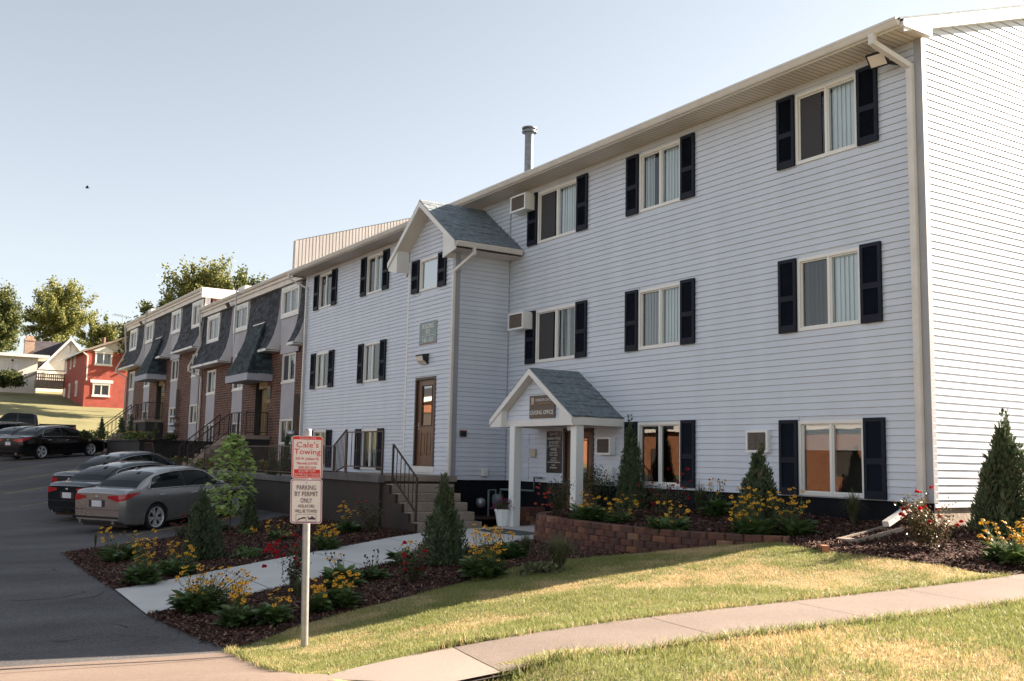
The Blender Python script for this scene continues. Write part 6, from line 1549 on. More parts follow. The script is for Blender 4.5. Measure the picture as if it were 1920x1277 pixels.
# wooden stoop and steps between wing and house
stp = thing("wooden_stoop", "weathered wooden stoop and railing at the white house door", "stoop", (-103.5, up(78, 722, -103.5)[1], 6.0))
s0, s1 = up(66, 705, -103.3), up(116, 724, -103.3)
mb = MB(); mb.box(-103.6, -102.4, s0[1], s1[1], s1[2] - .3, s1[2] + .45)
for k in range(14):
    y = s0[1] + (s1[1] - s0[1]) * k / 13; mb.box(-102.45, -102.36, y - .05, y + .05, s1[2] + .4, s0[2] + .2)
for z in (.25, .6, .95): mb.box(-102.36, -102.3, s0[1], s1[1], s1[2] + .4 + z - .04, s1[2] + .4 + z + .06)
mb.build("deck", mat("weathered_wood", (0.36, 0.28, 0.21), .9, (0.26, 0.20, 0.15), 4), stp)
MB().extrude([(-102.3, s0[1] - 2.2, s1[2] - .2), (-102.3, s0[1] - 2.0, s1[2] - .2), (-102.3, s0[1], s0[2] + .1), (-102.3, s0[1], s0[2] + .4)], (.12, 0, 0)).build("stair_rail", MATS["weathered_wood"], stp)

# television antenna behind the red house
a0, a1 = onX(229, 632, -99), onX(231, 588, -99)
t = thing("antenna", "thin rooftop television antenna above the red house", "antenna", (-99, a0[1], a0[2] - 1))
MB().tube([(-99, a0[1], 9.0), (-99, a1[1], a1[2])], .035, 6).build("mast", M_galv, t)
mb = MB(); mb.bar((-99, a1[1] - .85, a1[2] - .15), (-99, a1[1] + .75, a1[2] - .35), .05)
for k in range(7): y = a1[1] - .8 + .24 * k; mb.bar((-99.9 + .05 * k, y, a1[2] - .16 - .03 * k), (-98.1 - .05 * k, y, a1[2] - .16 - .03 * k), .03)
mb.build("boom", M_galv, t)
# bird
bc = ray(163.5, 352.5) * 60
t = MB(); 
t.mesh([bc + V3(*p) for p in [(0, -.14, 0), (.03, -.05, .01), (.03, .07, .01), (0, .16, .02), (-.03, .07, .01), (-.03, -.05, .01), (0, 0, .04), (0, 0, -.035)]], [(0, 1, 6), (1, 2, 6), (2, 3, 6), (3, 4, 6), (4, 5, 6), (5, 0, 6), (1, 0, 7), (2, 1, 7), (3, 2, 7), (4, 3, 7), (5, 4, 7), (0, 5, 7)])
for s in (-1, 1): t.extrude([bc + V3(0, -.05, .02), bc + V3(s * .14, -.07, .09), bc + V3(s * .27, -.01, .06), bc + V3(s * .13, .04, .08), bc + V3(0, .06, .02)], (0, 0, .008))
tag(t.build("bird", M_black), "small dark bird flying in the open sky", "bird")
# ------------------------------------------------------------------ parked vehicles
def paint(name, col, col2=None, rough=0.25, metallic=0.6):
    m = mat(name, col, rough, col2, 2.0, metallic=metallic, coat=0.5)
    return m
M_tyre = mat("tyre_rubber", (0.014, 0.014, 0.014), 0.85)
M_alloy = mat("alloy_rim", (0.80, 0.80, 0.81), 0.32, metallic=0.55)
M_carglass = mat("car_glass", (0.006, 0.010, 0.011), 0.05, spec=0.28)
M_tail = mat("red_lamp", (0.42, 0.008, 0.012), 0.15, coat=1.0)
M_plate = mat("licence_plate", (0.62, 0.64, 0.70), 0.5)
M_lowblack = mat("bumper_black", (0.014, 0.014, 0.015), 0.6)
M_headlamp = mat("clear_lamp", (0.55, 0.56, 0.58), 0.12, coat=1.0)
def interp(T):
    a = np.array([p[0] for p in T], float); b = np.array([p[1] for p in T], float)
    def f(x):
        i = int(np.clip(np.searchsorted(a, x) - 1, 0, len(a) - 2)); t = np.clip((x - a[i]) / (a[i + 1] - a[i]), 0, 1)
        # monotone-ish smoothing with finite-difference tangents
        def sl(k):
            if k <= 0 or k >= len(a) - 1: return 0.0
            l = (b[k] - b[k - 1]) / (a[k] - a[k - 1]); r = (b[k + 1] - b[k]) / (a[k + 1] - a[k])
            return 0.0 if l * r <= 0 else 2 * l * r / (l + r)
        h = a[i + 1] - a[i]; m0, m1 = sl(i) * h, sl(i + 1) * h
        return float((2 * t**3 - 3 * t**2 + 1) * b[i] + (t**3 - 2 * t**2 + t) * m0 + (-2 * t**3 + 3 * t**2) * b[i + 1] + (t**3 - t**2) * m1)
    return f
class CarShape:
    def __init__(s, L=4.85, W=1.83, wb=2.8, wr=0.33, plan=None, belt=None, bottom=None, cab=None, roofw=0.60, basew=0.86, dlo=None):
        s.L, s.W, s.wb, s.wr = L, W, wb, wr; s.h = L / 2
        s.plan = interp(plan or [(-1, .80), (-.965, .90), (-.88, .965), (-.6, 1.0), (0, 1.0), (.6, .995), (.84, .95), (.94, .84), (1, .60)])
        s.belt = interp(belt or [(-1, .97), (-.93, 1.035), (-.8, 1.04), (-.45, 1.0), (0, .955), (.35, .92), (.6, .86), (.85, .77), (1, .60)])
        s.bot = interp(bottom or [(-1, .34), (-.93, .24), (-.7, .19), (.7, .19), (.92, .20), (1, .26)])
        s.side = interp([(0, .93), (.12, .985), (.5, 1.0), (.8, .985), (.93, .965), (1.0, .92)])
        s.roof = interp(cab or [(-1.95, 1.03), (-1.55, 1.24), (-1.0, 1.405), (-.4, 1.455), (.1, 1.45), (.5, 1.385), (.95, 1.18), (1.42, .92)])
        s.cab = cab or [(-1.95, 1.03), (-1.55, 1.24), (-1.0, 1.405), (-.4, 1.455), (.1, 1.45), (.5, 1.385), (.95, 1.18), (1.42, .92)]
        s.y0, s.y1 = s.cab[0][0], s.cab[-1][0]
        s.roofw, s.basew = roofw, basew; s.dlo = dlo or (-1.52, 1.02)
    def sx(s, y, z):
        n = y / s.h; zb, zs = s.bot(n), s.belt(n); t = np.clip((z - zb) / (zs - zb), 0, 1)
        return s.W / 2 * s.plan(n) * s.side(t)
    def body(s):
        vs, fs = [], []
        ys = np.concatenate([np.linspace(-1, -.86, 8), np.linspace(-.82, .80, 26), np.linspace(.84, 1, 9)]) * s.h
        ts = [0, .06, .14, .3, .5, .68, .82, .92, 1.0]; prof = []
        for y in ys:
            n = y / s.h; zb, zs = s.bot(n), s.belt(n); row = [(0, y, zb)]
            for t in ts: row.append((s.W / 2 * s.plan(n) * s.side(t), y, zb + (zs - zb) * t))
            cr = 0.045 if abs(n) < .93 else .02
            e = row[-1][0]
            row += [(e * .86, y, zs + cr * .55), (e * .55, y, zs + cr * .9), (0, y, zs + cr)]
            prof.append(row)
        m = len(prof[0]); full = []
        for row in prof: full.append(row + [(-x, y, z) for x, y, z in row[-2:0:-1]])
        k = len(full[0])
        for row in full: vs += row
        for i in range(len(full) - 1):
            for j in range(k): fs.append((i * k + j, i * k + (j + 1) % k, (i + 1) * k + (j + 1) % k, (i + 1) * k + j))
        fs.append(tuple(range(k))); fs.append(tuple(range((len(full) - 1) * k, len(full) * k))[::-1])
        return vs, fs
    def rail(s, y):
        t = (y - s.y0) / (s.y1 - s.y0); n = y / s.h
        base = s.W / 2 * s.plan(n) * s.basew; zb = s.belt(n) - .01; zr = max(s.roof(y), zb + .004)
        zmax = max(c[1] for c in s.cab); k = (zr - zb) / (zmax - .97)
        top = s.W / 2 * (s.basew - (s.basew - s.roofw) * min(1, max(0, k)) - (.10 if k < .35 else .10 * max(0, (1 - k) / .65) ** .5 * 0 + .10 * max(0.0, 1 - k)) * .6)
        return base, top, zb, zr
    def house(s):
        vs, fs = [], []; ys = np.linspace(s.y0, s.y1, 34); k = 0
        for y in ys:
            b, t, zb, zr = s.rail(y); H = zr - zb; cr = .035 * min(1, H / .3)
            half = [(b, zb - .05), (b * .985 + t * .015, zb + H * .05), (b * .62 + t * .38 + .018 * min(1, H / .3), zb + H * .5), (t + .012, zr - .045 * min(1, H / .3)), (t - .03, zr), (t * .6, zr + cr * .7), (0, zr + cr)]
            row = [(x, y, z) for x, z in half] + [(-x, y, z) for x, z in half[-2::-1]]
            k = len(row); vs += row
        for i in range(len(ys) - 1):
            for j in range(k - 1): fs.append((i * k + j, i * k + j + 1, (i + 1) * k + j + 1, (i + 1) * k + j))
        return vs, fs
    def side_pt(s, y, f, o=.006):
        """point on the greenhouse side, f = 0 at the belt and 1 at the roof rail"""
        b, t, zb, zr = s.rail(y); H = zr - zb
        m = min(1, H / .3); x = float(np.interp(f, [0, .05, .5, max(.55, 1 - .045 * m / max(H, .05)), 1], [b, b * .985 + t * .015, b * .62 + t * .38 + .018 * m, t + .012, t - .03]))
        return (x + o, y, zb + H * f)
SEDAN = CarShape()
def bool_wheels(me, shape):
    """cut the four wheel wells out of the body shell"""
    ob = bpy.data.objects.new("tmp_body", me); C.link(ob); cut = MB()
    for y in (-shape.wb / 2 + shape.yo, shape.wb / 2 + shape.yo):
        for sgn in (-1, 1):
            x0, x1 = sgn * (shape.W / 2 - .30), sgn * (shape.W / 2 + .12); R_ = shape.wr + .055; n = 28
            A = [(x0, y + R_ * math.cos(2 * math.pi * k / n), shape.wr + R_ * math.sin(2 * math.pi * k / n)) for k in range(n)]; B = [(x1, p[1], p[2]) for p in A]
            cut.mesh(A + B, [tuple(range(n))[::sgn], tuple(range(n, 2 * n))[::-sgn]] + [((k, (k + 1) % n, n + (k + 1) % n, n + k) if sgn < 0 else (n + k, n + (k + 1) % n, (k + 1) % n, k)) for k in range(n)])
    cm = cut.data("tmp_cut", M_black); co = bpy.data.objects.new("tmp_cut", cm); C.link(co)
    bm = bmesh.new(); bm.from_mesh(cm); bmesh.ops.recalc_face_normals(bm, faces=bm.faces); bm.to_mesh(cm); bm.free()
    bm = bmesh.new(); bm.from_mesh(me); bmesh.ops.recalc_face_normals(bm, faces=bm.faces); bm.to_mesh(me); bm.free()
    md = ob.modifiers.new("b", 'BOOLEAN'); md.operation = 'DIFFERENCE'; md.object = co; md.solver = 'EXACT'
    dg = bpy.context.evaluated_depsgraph_get(); out = bpy.data.meshes.new_from_object(ob.evaluated_get(dg))
    bpy.data.objects.remove(ob); bpy.data.objects.remove(co)
    return out
def shade(me, ang=32):
    me.polygons.foreach_set("use_smooth", np.ones(len(me.polygons), bool)); me.set_sharp_from_angle(angle=math.radians(ang)); me.update(); return me
SEDAN.yo = 0.02
CACHE = {}
def wheel_mesh(r, w=.215):
    if ("w", r) in CACHE: return CACHE[("w", r)]
    ty = MB(); prof = [(r * .75, -w / 2 + .01), (r * .80, -w / 2), (r * .93, -w / 2), (r * .985, -w / 2 + .02), (r, -w / 4), (r, w / 4), (r * .985, w / 2 - .02), (r * .93, w / 2), (r * .80, w / 2), (r * .75, w / 2 - .01)]
    n = 32
    def ring(pr, mb, m=0, closed=False):
        vs = [(x, q * math.cos(2 * math.pi * k / n), q * math.sin(2 * math.pi * k / n)) for q, x in pr for k in range(n)]
        mb.mesh(vs, [(i * n + k, i * n + (k + 1) % n, (i + 1) * n + (k + 1) % n, (i + 1) * n + k) for i in range(len(pr) - 1) for k in range(n)], m, True)
    ring(prof, ty); tyre = ty.data("tyre", M_tyre)
    rm = MB(); ring([(r * .775, w / 2 - .012), (r * .76, w / 2 - .002), (r * .715, w / 2 - .012), (r * .70, w / 2 - .07), (r * .69, -w / 2 + .03)], rm)
    for k in range(10):
        a = 2 * math.pi * (k // 2) / 5 + (0.20 if k % 2 else -0.20); a2 = 2 * math.pi * (k // 2) / 5 + (0.10 if k % 2 else -0.10)
        def pt(q, an, o, x): return (x, q * math.cos(an) - o * math.sin(an), q * math.sin(an) + o * math.cos(an))
        x0 = w / 2 - .018
        rm.mesh([pt(r * .12, a2, -.016, x0 - .01), pt(r * .12, a2, .016, x0 - .01), pt(r * .73, a, .020, x0), pt(r * .73, a, -.020, x0), pt(r * .12, a2, -.016, x0 - .05), pt(r * .12, a2, .016, x0 - .05), pt(r * .73, a, .020, x0 - .05), pt(r * .73, a, -.020, x0 - .05)], [(0, 1, 2, 3), (0, 3, 7, 4), (1, 5, 6, 2)])
    rm.poly([(w / 2 - .016, r * .15 * math.cos(k), r * .15 * math.sin(k)) for k in np.linspace(0, 6.283, 17)[:-1]])
    rim = rm.data("rim", M_alloy)
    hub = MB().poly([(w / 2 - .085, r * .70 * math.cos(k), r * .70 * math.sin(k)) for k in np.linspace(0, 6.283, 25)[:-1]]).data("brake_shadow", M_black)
    CACHE[("w", r)] = (tyre, rim, hub)
    return CACHE[("w", r)]
def add_wheels(t, shape):
    tyre, rim, hub = wheel_mesh(shape.wr)
    for y in (-shape.wb / 2 + shape.yo, shape.wb / 2 + shape.yo):
        for sgn in (1, -1):
            w = bpy.data.objects.new("wheel", tyre); C.link(w); w.parent = t; w.location = (sgn * (shape.W / 2 - .125), y, shape.wr); w.rotation_euler = (random.random() * 3, 0, 0 if sgn > 0 else math.pi)
            BASE[w.name] = np.zeros(3)
            for nm, me in (("rim", rim), ("brake_shadow", hub)):
                o = bpy.data.objects.new(nm, me); C.link(o); o.parent = w; BASE[o.name] = np.zeros(3)
def lp(name, mb, mtl, t, sm=None):
    me = mb.data(name, mtl)
    if sm: shade(me, sm)
    o = bpy.data.objects.new(name, me); C.link(o); o.parent = t; BASE[o.name] = np.zeros(3); return o
def sedan(loc, rot, pnt, label, shape=SEDAN, key="sedan", lamp='long', chrome=True, pitch=0.0, plate_col=None):
    t = thing("parked_car", label, "car", loc, rot, group="cars parked along the townhouses")
    t.rotation_euler = (pitch, 0, rot)
    s = shape
    if key not in CACHE:
        vs, fs = s.body(); CACHE[key] = shade(bool_wheels(MB().mesh(vs, fs).data("body", M_black), s), 34)
        vs, fs = s.house(); CACHE[key + "h"] = shade(MB().mesh(vs, fs).data("roof", M_black), 40)
    for nm, k in (("body", key), ("roof", key + "h")):
        me = CACHE[k].copy(); me.materials.clear(); me.materials.append(pnt); o = bpy.data.objects.new(nm, me); C.link(o); o.parent = t; BASE[o.name] = np.zeros(3)
        if nm == "body": bodyo = o
        else: roofo = o
    add_wheels(t, s)
    # glass
    def strip(ya, yb, inset, nm, n=9):
        mb = MB(); rows = []
        for y in np.linspace(ya, yb, n):
            b, tp, zb, zr = s.rail(y); H = zr - zb; cr = .035 * min(1, H / .3); w = tp - inset
            rows.append([(x * w, y, zr + cr * (1 - (x * w / max(tp, .01)) ** 2 * .9) + .006) for x in np.linspace(-1, 1, 9)])
        for a, b in zip(rows[:-1], rows[1:]):
            for k in range(8): mb.poly([a[k], a[k + 1], b[k + 1], b[k]], smooth=True)
        return lp(nm, mb, M_carglass, roofo)
    cabz = max(c[1] for c in s.cab)
    ys = np.linspace(s.y0, s.y1, 200); rr = np.array([s.roof(y) for y in ys])
    yr = ys[np.argmax(rr > cabz - .075)]; yf = ys[len(rr) - 1 - np.argmax(rr[::-1] > cabz - .075)]
    strip(s.y0 + .05, yr, .045, "rear_window"); strip(yf, s.y1 - .05, .045, "windscreen")
    d0, d1 = s.dlo
    for sg in (1, -1):
        mb = MB(); n = 26; pts = []
        for k in range(n + 1):
            y = d0 + (d1 - d0) * k / n; e = min(1, (y - d0) / .22, (d1 - y) / .42); e = max(0.0, e) ** .6
            hi = .10 + (.86 - .10) * e if s.rail(y)[3] - s.rail(y)[2] > .1 else .1
            lo = .10
            pts.append([tuple(np.array(s.side_pt(y, lo + (hi - lo) * j / 4)) * (sg, 1, 1)) for j in range(5)])
        for a, b in zip(pts[:-1], pts[1:]):
            for j in range(4): mb.poly([a[j], b[j], b[j + 1], a[j + 1]][::sg], smooth=True)
        lp("side_window", mb, M_carglass, roofo)
        if chrome:
            up_ = [np.array(p[4]) + np.array((sg * .004, 0, .008)) for p in pts]; dn = [np.array(p[0]) + np.array((sg * .004, 0, -.010)) for p in pts]
            lp("window_trim", MB().tube(up_, .009, 5, caps=False).tube(dn, .009, 5, caps=False), M_chrome, roofo)
        # pillar between the doors
        mb = MB(); yb_ = (d0 + d1) / 2 - .05
        for j in range(4):
            f0, f1 = .1 + .76 * j / 4, .1 + .76 * (j + 1) / 4
            mb.poly([tuple(np.array(s.side_pt(yb_ + o, f, .0085)) * (sg, 1, 1)) for o, f in ((-.035, f0), (.035, f0), (.035, f1), (-.035, f1))])
        lp("door_pillar", mb, M_lowblack, roofo)
        # door seams, handles, mirror
        mb = MB()
        for y in (d0 + .10, yb_, d1 + .16):
            zz = np.linspace(s.bot(y / s.h) + .12, s.belt(y / s.h) - .02, 9)
            for a, b in zip(zz[:-1], zz[1:]): mb.poly([(sg * (s.sx(y, z) + .002), y + o, z) for z, o in ((a, -.004), (a, .004), (b, .004), (b, -.004))])
        lp("door_seam", mb, M_lowblack, bodyo)
        mb = MB()
        for y in (d0 + .34, yb_ + .22):
            z = s.belt(y / s.h) - .135; x = s.sx(y, z); mb.tube([(sg * (x + .004), y - .10, z), (sg * (x + .030), y - .06, z + .004), (sg * (x + .030), y + .06, z + .004), (sg * (x + .004), y + .10, z)], .011, 6)
        lp("door_handle", mb, M_chrome if chrome else pnt, bodyo)
        ym = d1 - .12; z = s.belt(ym / s.h) + .05; x = s.W / 2 * .93
        lp("wing_mirror", MB().lathe([(.015, -.055), (.075, -.045), (.09, 0), (.075, .05), (.02, .065)], (sg * (x + .09), ym, z + .03), 10, squash=(1.1, .62)).bar((sg * (x - .05), ym, z), (sg * (x + .06), ym, z + .01), .03), pnt, bodyo)
        # tail lamp wrapping the corner
        B_ = -s.h; mb = MB()
        if lamp == 'long':
            top = [(.40, B_ - .012, .925), (.74, B_ + .004, .955), (.885, B_ + .09, .97), (.945, B_ + .30, .985), (.96, B_ + .52, .985)]; bot = [(.40, B_ - .012, .875), (.70, B_ + .002, .80), (.875, B_ + .08, .82), (.945, B_ + .30, .905), (.96, B_ + .52, .965)]
        elif lamp == 'tall':
            top = [(.70, B_ - .012, 1.10), (.80, B_ + .0, 1.12), (.90, B_ + .08, 1.13), (.94, B_ + .16, 1.12)]; bot = [(.70, B_ - .012, .86), (.80, B_ + .0, .84), (.90, B_ + .08, .85), (.94, B_ + .16, .88)]
        else:
            top = [(.52, B_ - .012, .925), (.74, B_ + .004, .935), (.885, B_ + .09, .94), (.93, B_ + .24, .93)]; bot = [(.52, B_ - .012, .80), (.74, B_ + .004, .79), (.88, B_ + .08, .80), (.93, B_ + .24, .84)]
        # follow the shell: along the flat tail, round the corner, up the flank
        arc_t = np.cumsum([0] + [math.hypot((top[k + 1][0] - top[k][0]) * s.W / 2, top[k + 1][1] - top[k][1]) for k in range(len(top) - 1)])
        zc = .5 * (top[1][2] + bot[1][2]); xcap = s.sx(B_ + .0005, zc) * .985; cols_ = []
        for x in np.linspace(top[0][0] * s.W / 2, xcap, 6): cols_.append((x, None))
        for y in np.linspace(B_ + .004, top[-1][1], 18): cols_.append((None, y))
        pos = [0.0]
        def P2(cq): return np.array([cq[0], B_]) if cq[0] is not None else np.array([s.sx(cq[1], zc), cq[1]])
        for u_, v_ in zip(cols_[:-1], cols_[1:]): pos.append(pos[-1] + np.linalg.norm(P2(v_) - P2(u_)))
        zt_ = np.interp(np.array(pos) / pos[-1], arc_t / arc_t[-1], [q[2] for q in top]); zb_ = np.interp(np.array(pos) / pos[-1], arc_t / arc_t[-1], [q[2] for q in bot]); rowsL = []
        for cq, z1_, z0_ in zip(cols_, zt_, zb_):
            col_ = []
            for z_ in np.linspace(z0_, z1_, 4):
                if cq[0] is not None: col_.append((sg * cq[0], B_ - .012, z_))
                else: col_.append((sg * (s.sx(cq[1], min(z_, s.belt(cq[1] / s.h) - .03)) + .010), cq[1] - (.008 if cq[1] < B_ + .03 else 0), z_))
            rowsL.append(col_)
        for u_, v_ in zip(rowsL[:-1], rowsL[1:]):
            for j in range(3): mb.poly([u_[j], v_[j], v_[j + 1], u_[j + 1]], smooth=True)
        lp("tail_lamp", mb, M_tail, bodyo)
        hl = MB(); F_ = s.h
        def fh(y, z): return (sg * (s.sx(y, z) + .006), y, z)
        hl.poly([fh(F_ - .10, .60), fh(F_ - .48, .72), fh(F_ - .50, .64), fh(F_ - .12, .53)]); lp("headlamp", hl, M_headlamp, bodyo)
    # plate, bumper valance, boot seam, badge, exhausts
    B_ = -s.h; lo = .74 if lamp != 'tall' else .80
    lp("plate_recess", MB().box(-.26, .26, B_ - .006, B_ + .02, lo - .085, lo + .085), M_lowblack, bodyo); lp("licence_plate", MB().box(-.165, .165, B_ - .012, B_ - .007, lo - .075, lo + .075), M_plate, bodyo)
    lp("bumper_valance", MB().extrude([(-.72 * s.W / 2, B_ + .02, .34), (.72 * s.W / 2, B_ + .02, .34), (.80 * s.W / 2, B_ - .008, .43), (-.80 * s.W / 2, B_ - .008, .43)], (0, -.006, 0)), M_lowblack, bodyo)
    lp("boot_seam", MB().box(-.80 * s.W / 2, .80 * s.W / 2, B_ - .003, B_ + .01, .585, .597), M_lowblack, bodyo)
    lp("badge", MB().lathe([(.001, 0), (.035, .002), (.02, .008)], (0, 0, 0), 12), M_chrome, bodyo).matrix_local = Matrix.Translation((0, B_ - .004, .90 if lamp != 'tall' else 1.0)) @ Matrix.Rotation(math.radians(90), 4, 'X') @ Matrix.Diagonal((1.5, 1, 1, 1))
    lp("exhaust", MB().tube([(-.55, B_ + .03, .29), (-.55, B_ - .02, .29)], .045, 12).tube([(.55, B_ + .03, .29), (.55, B_ - .02, .29)], .045, 12), M_chrome, bodyo)
    lp("underbody", MB().box(-s.W * .40, s.W * .40, -s.h + .25, s.h - .25, .16, .30), M_lowblack, t)
    lp("roof_fin", MB().extrude([(-.012, yr - .1, cabz + .0), (-.012, yr + .12, cabz + .02), (-.012, yr - .06, cabz + .075)], (.024, 0, 0)), pnt, roofo)
    return t
P_grey = paint("pewter_paint", (0.34, 0.335, 0.325), (0.31, 0.305, 0.30), .26, .7)
P_black = paint("black_paint", (0.006, 0.006, 0.007), None, .12, .2)
P_blue = paint("dark_blue_paint", (0.006, 0.012, 0.016), None, .14, .3)
P_slate = paint("slate_paint", (0.040, 0.050, 0.060), None, .2, .5)
P_brown = paint("dark_bronze_paint", (0.030, 0.026, 0.024), None, .2, .5)
def place(px, py, xoff, yoff, shape=SEDAN):
    """vehicle centre from the pixel where a given wheel meets the ground; offsets are that wheel's place in the car"""
    p = ground_at(px, py); c, s = math.cos(HEAD), math.sin(HEAD)
    # local x (right) -> world (c, s); local y (forward) -> world (-s, c)
    x = p[0] - (c * xoff - s * yoff); y = p[1] - (s * xoff + c * yoff)
    return x, y
def ptch(x, y, h=HEAD, wb=2.8):
    d = np.array([-math.sin(h), math.cos(h)]); return math.atan2(tz(*(np.array([x, y]) + d * wb / 2)) - tz(*(np.array([x, y]) - d * wb / 2)), wb)
def car_at(x, y, *a, **k):
    z = tz(x, y); return sedan((x, y, z + .004), HEAD, *a, pitch=ptch(x, y), **k)
x0, y0 = place(289, 993, .82, -1.38)
car_at(x0, y0, P_grey, "pewter grey sedan parked nearest, beside the mulch bed")
IMP = CarShape(4.9, 1.82, 2.77, .33, cab=[(-1.75, 1.05), (-1.35, 1.26), (-.85, 1.42), (-.3, 1.47), (.2, 1.46), (.6, 1.38), (1.0, 1.18), (1.42, .92)], dlo=(-1.28, 1.02)); IMP.yo = 0.02
car_at(x0 - 3.45, y0 - .15, P_blue, "dark teal sedan parked second, between the pewter and slate cars", lamp='long')
car_at(x0 - 6.9, y0 + .45, P_slate, "slate grey sedan parked third from the mulch bed", shape=IMP, key="imp", lamp='short')
x1, y1 = place(76, 861, .82, -1.38)
car_at(x1, y1, P_black, "glossy black sedan parked nearest in the far group", shape=IMP, key="imp", lamp='long')
car_at(x1 - 3.2, y1 - .5, P_black, "dark sedan half hidden behind the glossy black one", lamp='short')
SUV = CarShape(4.7, 1.88, 2.75, .36, belt=[(-1, 1.08), (-.95, 1.12), (-.5, 1.10), (0, 1.06), (.35, 1.03), (.6, .98), (.86, .88), (1, .66)], bottom=[(-1, .40), (-.9, .28), (.9, .26), (1, .32)], cab=[(-2.2, 1.14), (-2.02, 1.45), (-1.75, 1.64), (-.8, 1.70), (.1, 1.69), (.5, 1.60), (.95, 1.32), (1.35, 1.03)], roofw=.70, basew=.90, dlo=(-1.95, .95)); SUV.yo = 0.0
car_at(x1 - 6.3, y1 - 1.0, P_brown, "dark bronze sport utility vehicle at the left edge", shape=SUV, key="suv", lamp='tall')
# pickup seen from its side, tail to the right
TRK = CarShape(5.9, 1.98, 3.65, .39, belt=[(-1, 1.18), (-.9, 1.20), (-.3, 1.19), (0, 1.20), (.35, 1.19), (.6, 1.15), (.88, 1.08), (1, .9)], bottom=[(-1, .52), (-.9, .42), (.9, .38), (1, .42)], plan=[(-1, .95), (-.97, .99), (-.5, 1), (.6, 1), (.9, .96), (1, .80)], cab=[(-.92, 1.20), (-.86, 1.55), (-.75, 1.80), (-.4, 1.87), (.5, 1.87), (.85, 1.78), (1.15, 1.5), (1.55, 1.18)], roofw=.74, basew=.92, dlo=(-.72, 1.15)); TRK.yo = 0.05
px_, py_ = -65.6, 7.35
tk = thing("pickup_truck", "black crew cab pickup truck parked sideways at the lawn edge", "pickup truck", (px_, py_, tz(px_, py_) - .12), math.radians(172))
vs, fs = TRK.body(); o = bpy.data.objects.new("body", shade(bool_wheels(MB().mesh(vs, fs).data("body", P_black), TRK), 34)); C.link(o); o.parent = tk; o.data.materials.clear(); o.data.materials.append(P_black); tb = o
vs, fs = TRK.house(); o = bpy.data.objects.new("cab", shade(MB().mesh(vs, fs).data("cab", P_black), 40)); C.link(o); o.parent = tk; tcab = o
add_wheels(tk, TRK)
for sg in (1, -1):
    mb = MB(); pts = []
    for k in range(21):
        y = -.72 + 1.87 * k / 20; e = max(0.0, min(1, (y + .72) / .1, (1.15 - y) / .38)) ** .7
        pts.append([tuple(np.array(TRK.side_pt(y, .1 + (.8 * e) * j / 4)) * (sg, 1, 1)) for j in range(5)])
    for a, b in zip(pts[:-1], pts[1:]):
        for j in range(4): mb.poly([a[j], b[j], b[j + 1], a[j + 1]])
    lp("side_window", mb, M_carglass, tcab)
    mb = MB()
    for j in range(4): mb.poly([tuple(np.array(TRK.side_pt(.2 + o_, .1 + .8 * (j + q) / 4, .009)) * (sg, 1, 1)) for o_, q in ((-.05, 0), (.05, 0), (.05, 1), (-.05, 1))])
    lp("door_pillar", mb, P_black, tcab)
    lp("tail_lamp", MB().box(sg * .86, sg * .995, -2.97, -2.80, .80, 1.14), M_tail, tb)
# open bed: dark liner sunk between the sides
lp("bed_liner", MB().box(-.82, .82, -2.85, -1.0, 1.21, 1.255), M_lowblack, tb); lp("bed_rail", MB().bbox(-.99, -.84, -2.92, -.95, 1.20, 1.27, .015).bbox(.84, .99, -2.92, -.95, 1.20, 1.27, .015).bbox(-.84, .84, -2.96, -2.88, 1.20, 1.27, .012), P_black, tb)
lp("rear_window", MB().poly([(-.66, -.905, 1.28), (.66, -.905, 1.28), (.60, -.80, 1.74), (-.60, -.80, 1.74)]), M_carglass, tcab)
lp("bumper", MB().bbox(-.95, .95, -3.08, -2.95, .48, .66, .02), M_chrome, tb)
# ------------------------------------------------------------------ plants and trees
def nrm(a): return a / (np.linalg.norm(a, axis=-1, keepdims=True) + 1e-9)
def leaf_quads(P, D, N, l, w, bend=0.0):
    """pointed leaves: base P, direction D, face normal N; six-sided outlines"""
    D = nrm(D); S = nrm(np.cross(D, N)); N = np.cross(S, D); l = np.asarray(l)[:, None]; w = np.asarray(w)[:, None]
    b = bend * l * N
    return np.stack([P, P + D * l * .3 + S * w * .45, P + D * l * .68 + S * w * .40 - b * .4, P + D * l - b, P + D * l * .68 - S * w * .40 - b * .4, P + D * l * .3 - S * w * .45], 1).reshape(-1, 3)
def small_quads(P, D, N, l, w):
    D = nrm(D); S = nrm(np.cross(D, N)); l = np.asarray(l)[:, None]; w = np.asarray(w)[:, None]
    return np.stack([P, P + D * l * .5 + S * w * .5, P + D * l, P + D * l * .5 - S * w * .5], 1).reshape(-1, 3)
def rdir(n, r=rng): return nrm(r.normal(size=(n, 3)))
L_jun = leaf_mat("juniper_sprays", [(0.044, 0.071, 0.037), (0.078, 0.112, 0.053), (0.124, 0.159, 0.078), (0.059, 0.090, 0.047), (0.171, 0.147, 0.078)], .2, .6)
L_rud = leaf_mat("coneflower_leaves", [(0.055, 0.095, 0.032), (0.100, 0.163, 0.051), (0.155, 0.228, 0.077)], .25, .45)
L_rose = leaf_mat("rose_leaves", [(0.034, 0.047, 0.022), (0.067, 0.084, 0.034), (0.126, 0.064, 0.041)], .22, .4)
L_rose_pale = leaf_mat("rose_leaves_bronze", [(0.05, 0.052, 0.022), (0.10, 0.085, 0.035), (0.14, 0.07, 0.038)], .3, .4)
L_grass = leaf_mat("ornamental_blades", [(0.085, 0.105, 0.05), (0.13, 0.15, 0.075), (0.22, 0.20, 0.11)], .35, .5)
L_maple = leaf_mat("young_maple_leaves", [(0.234, 0.342, 0.081), (0.342, 0.468, 0.135), (0.486, 0.594, 0.216)], .4, .45)
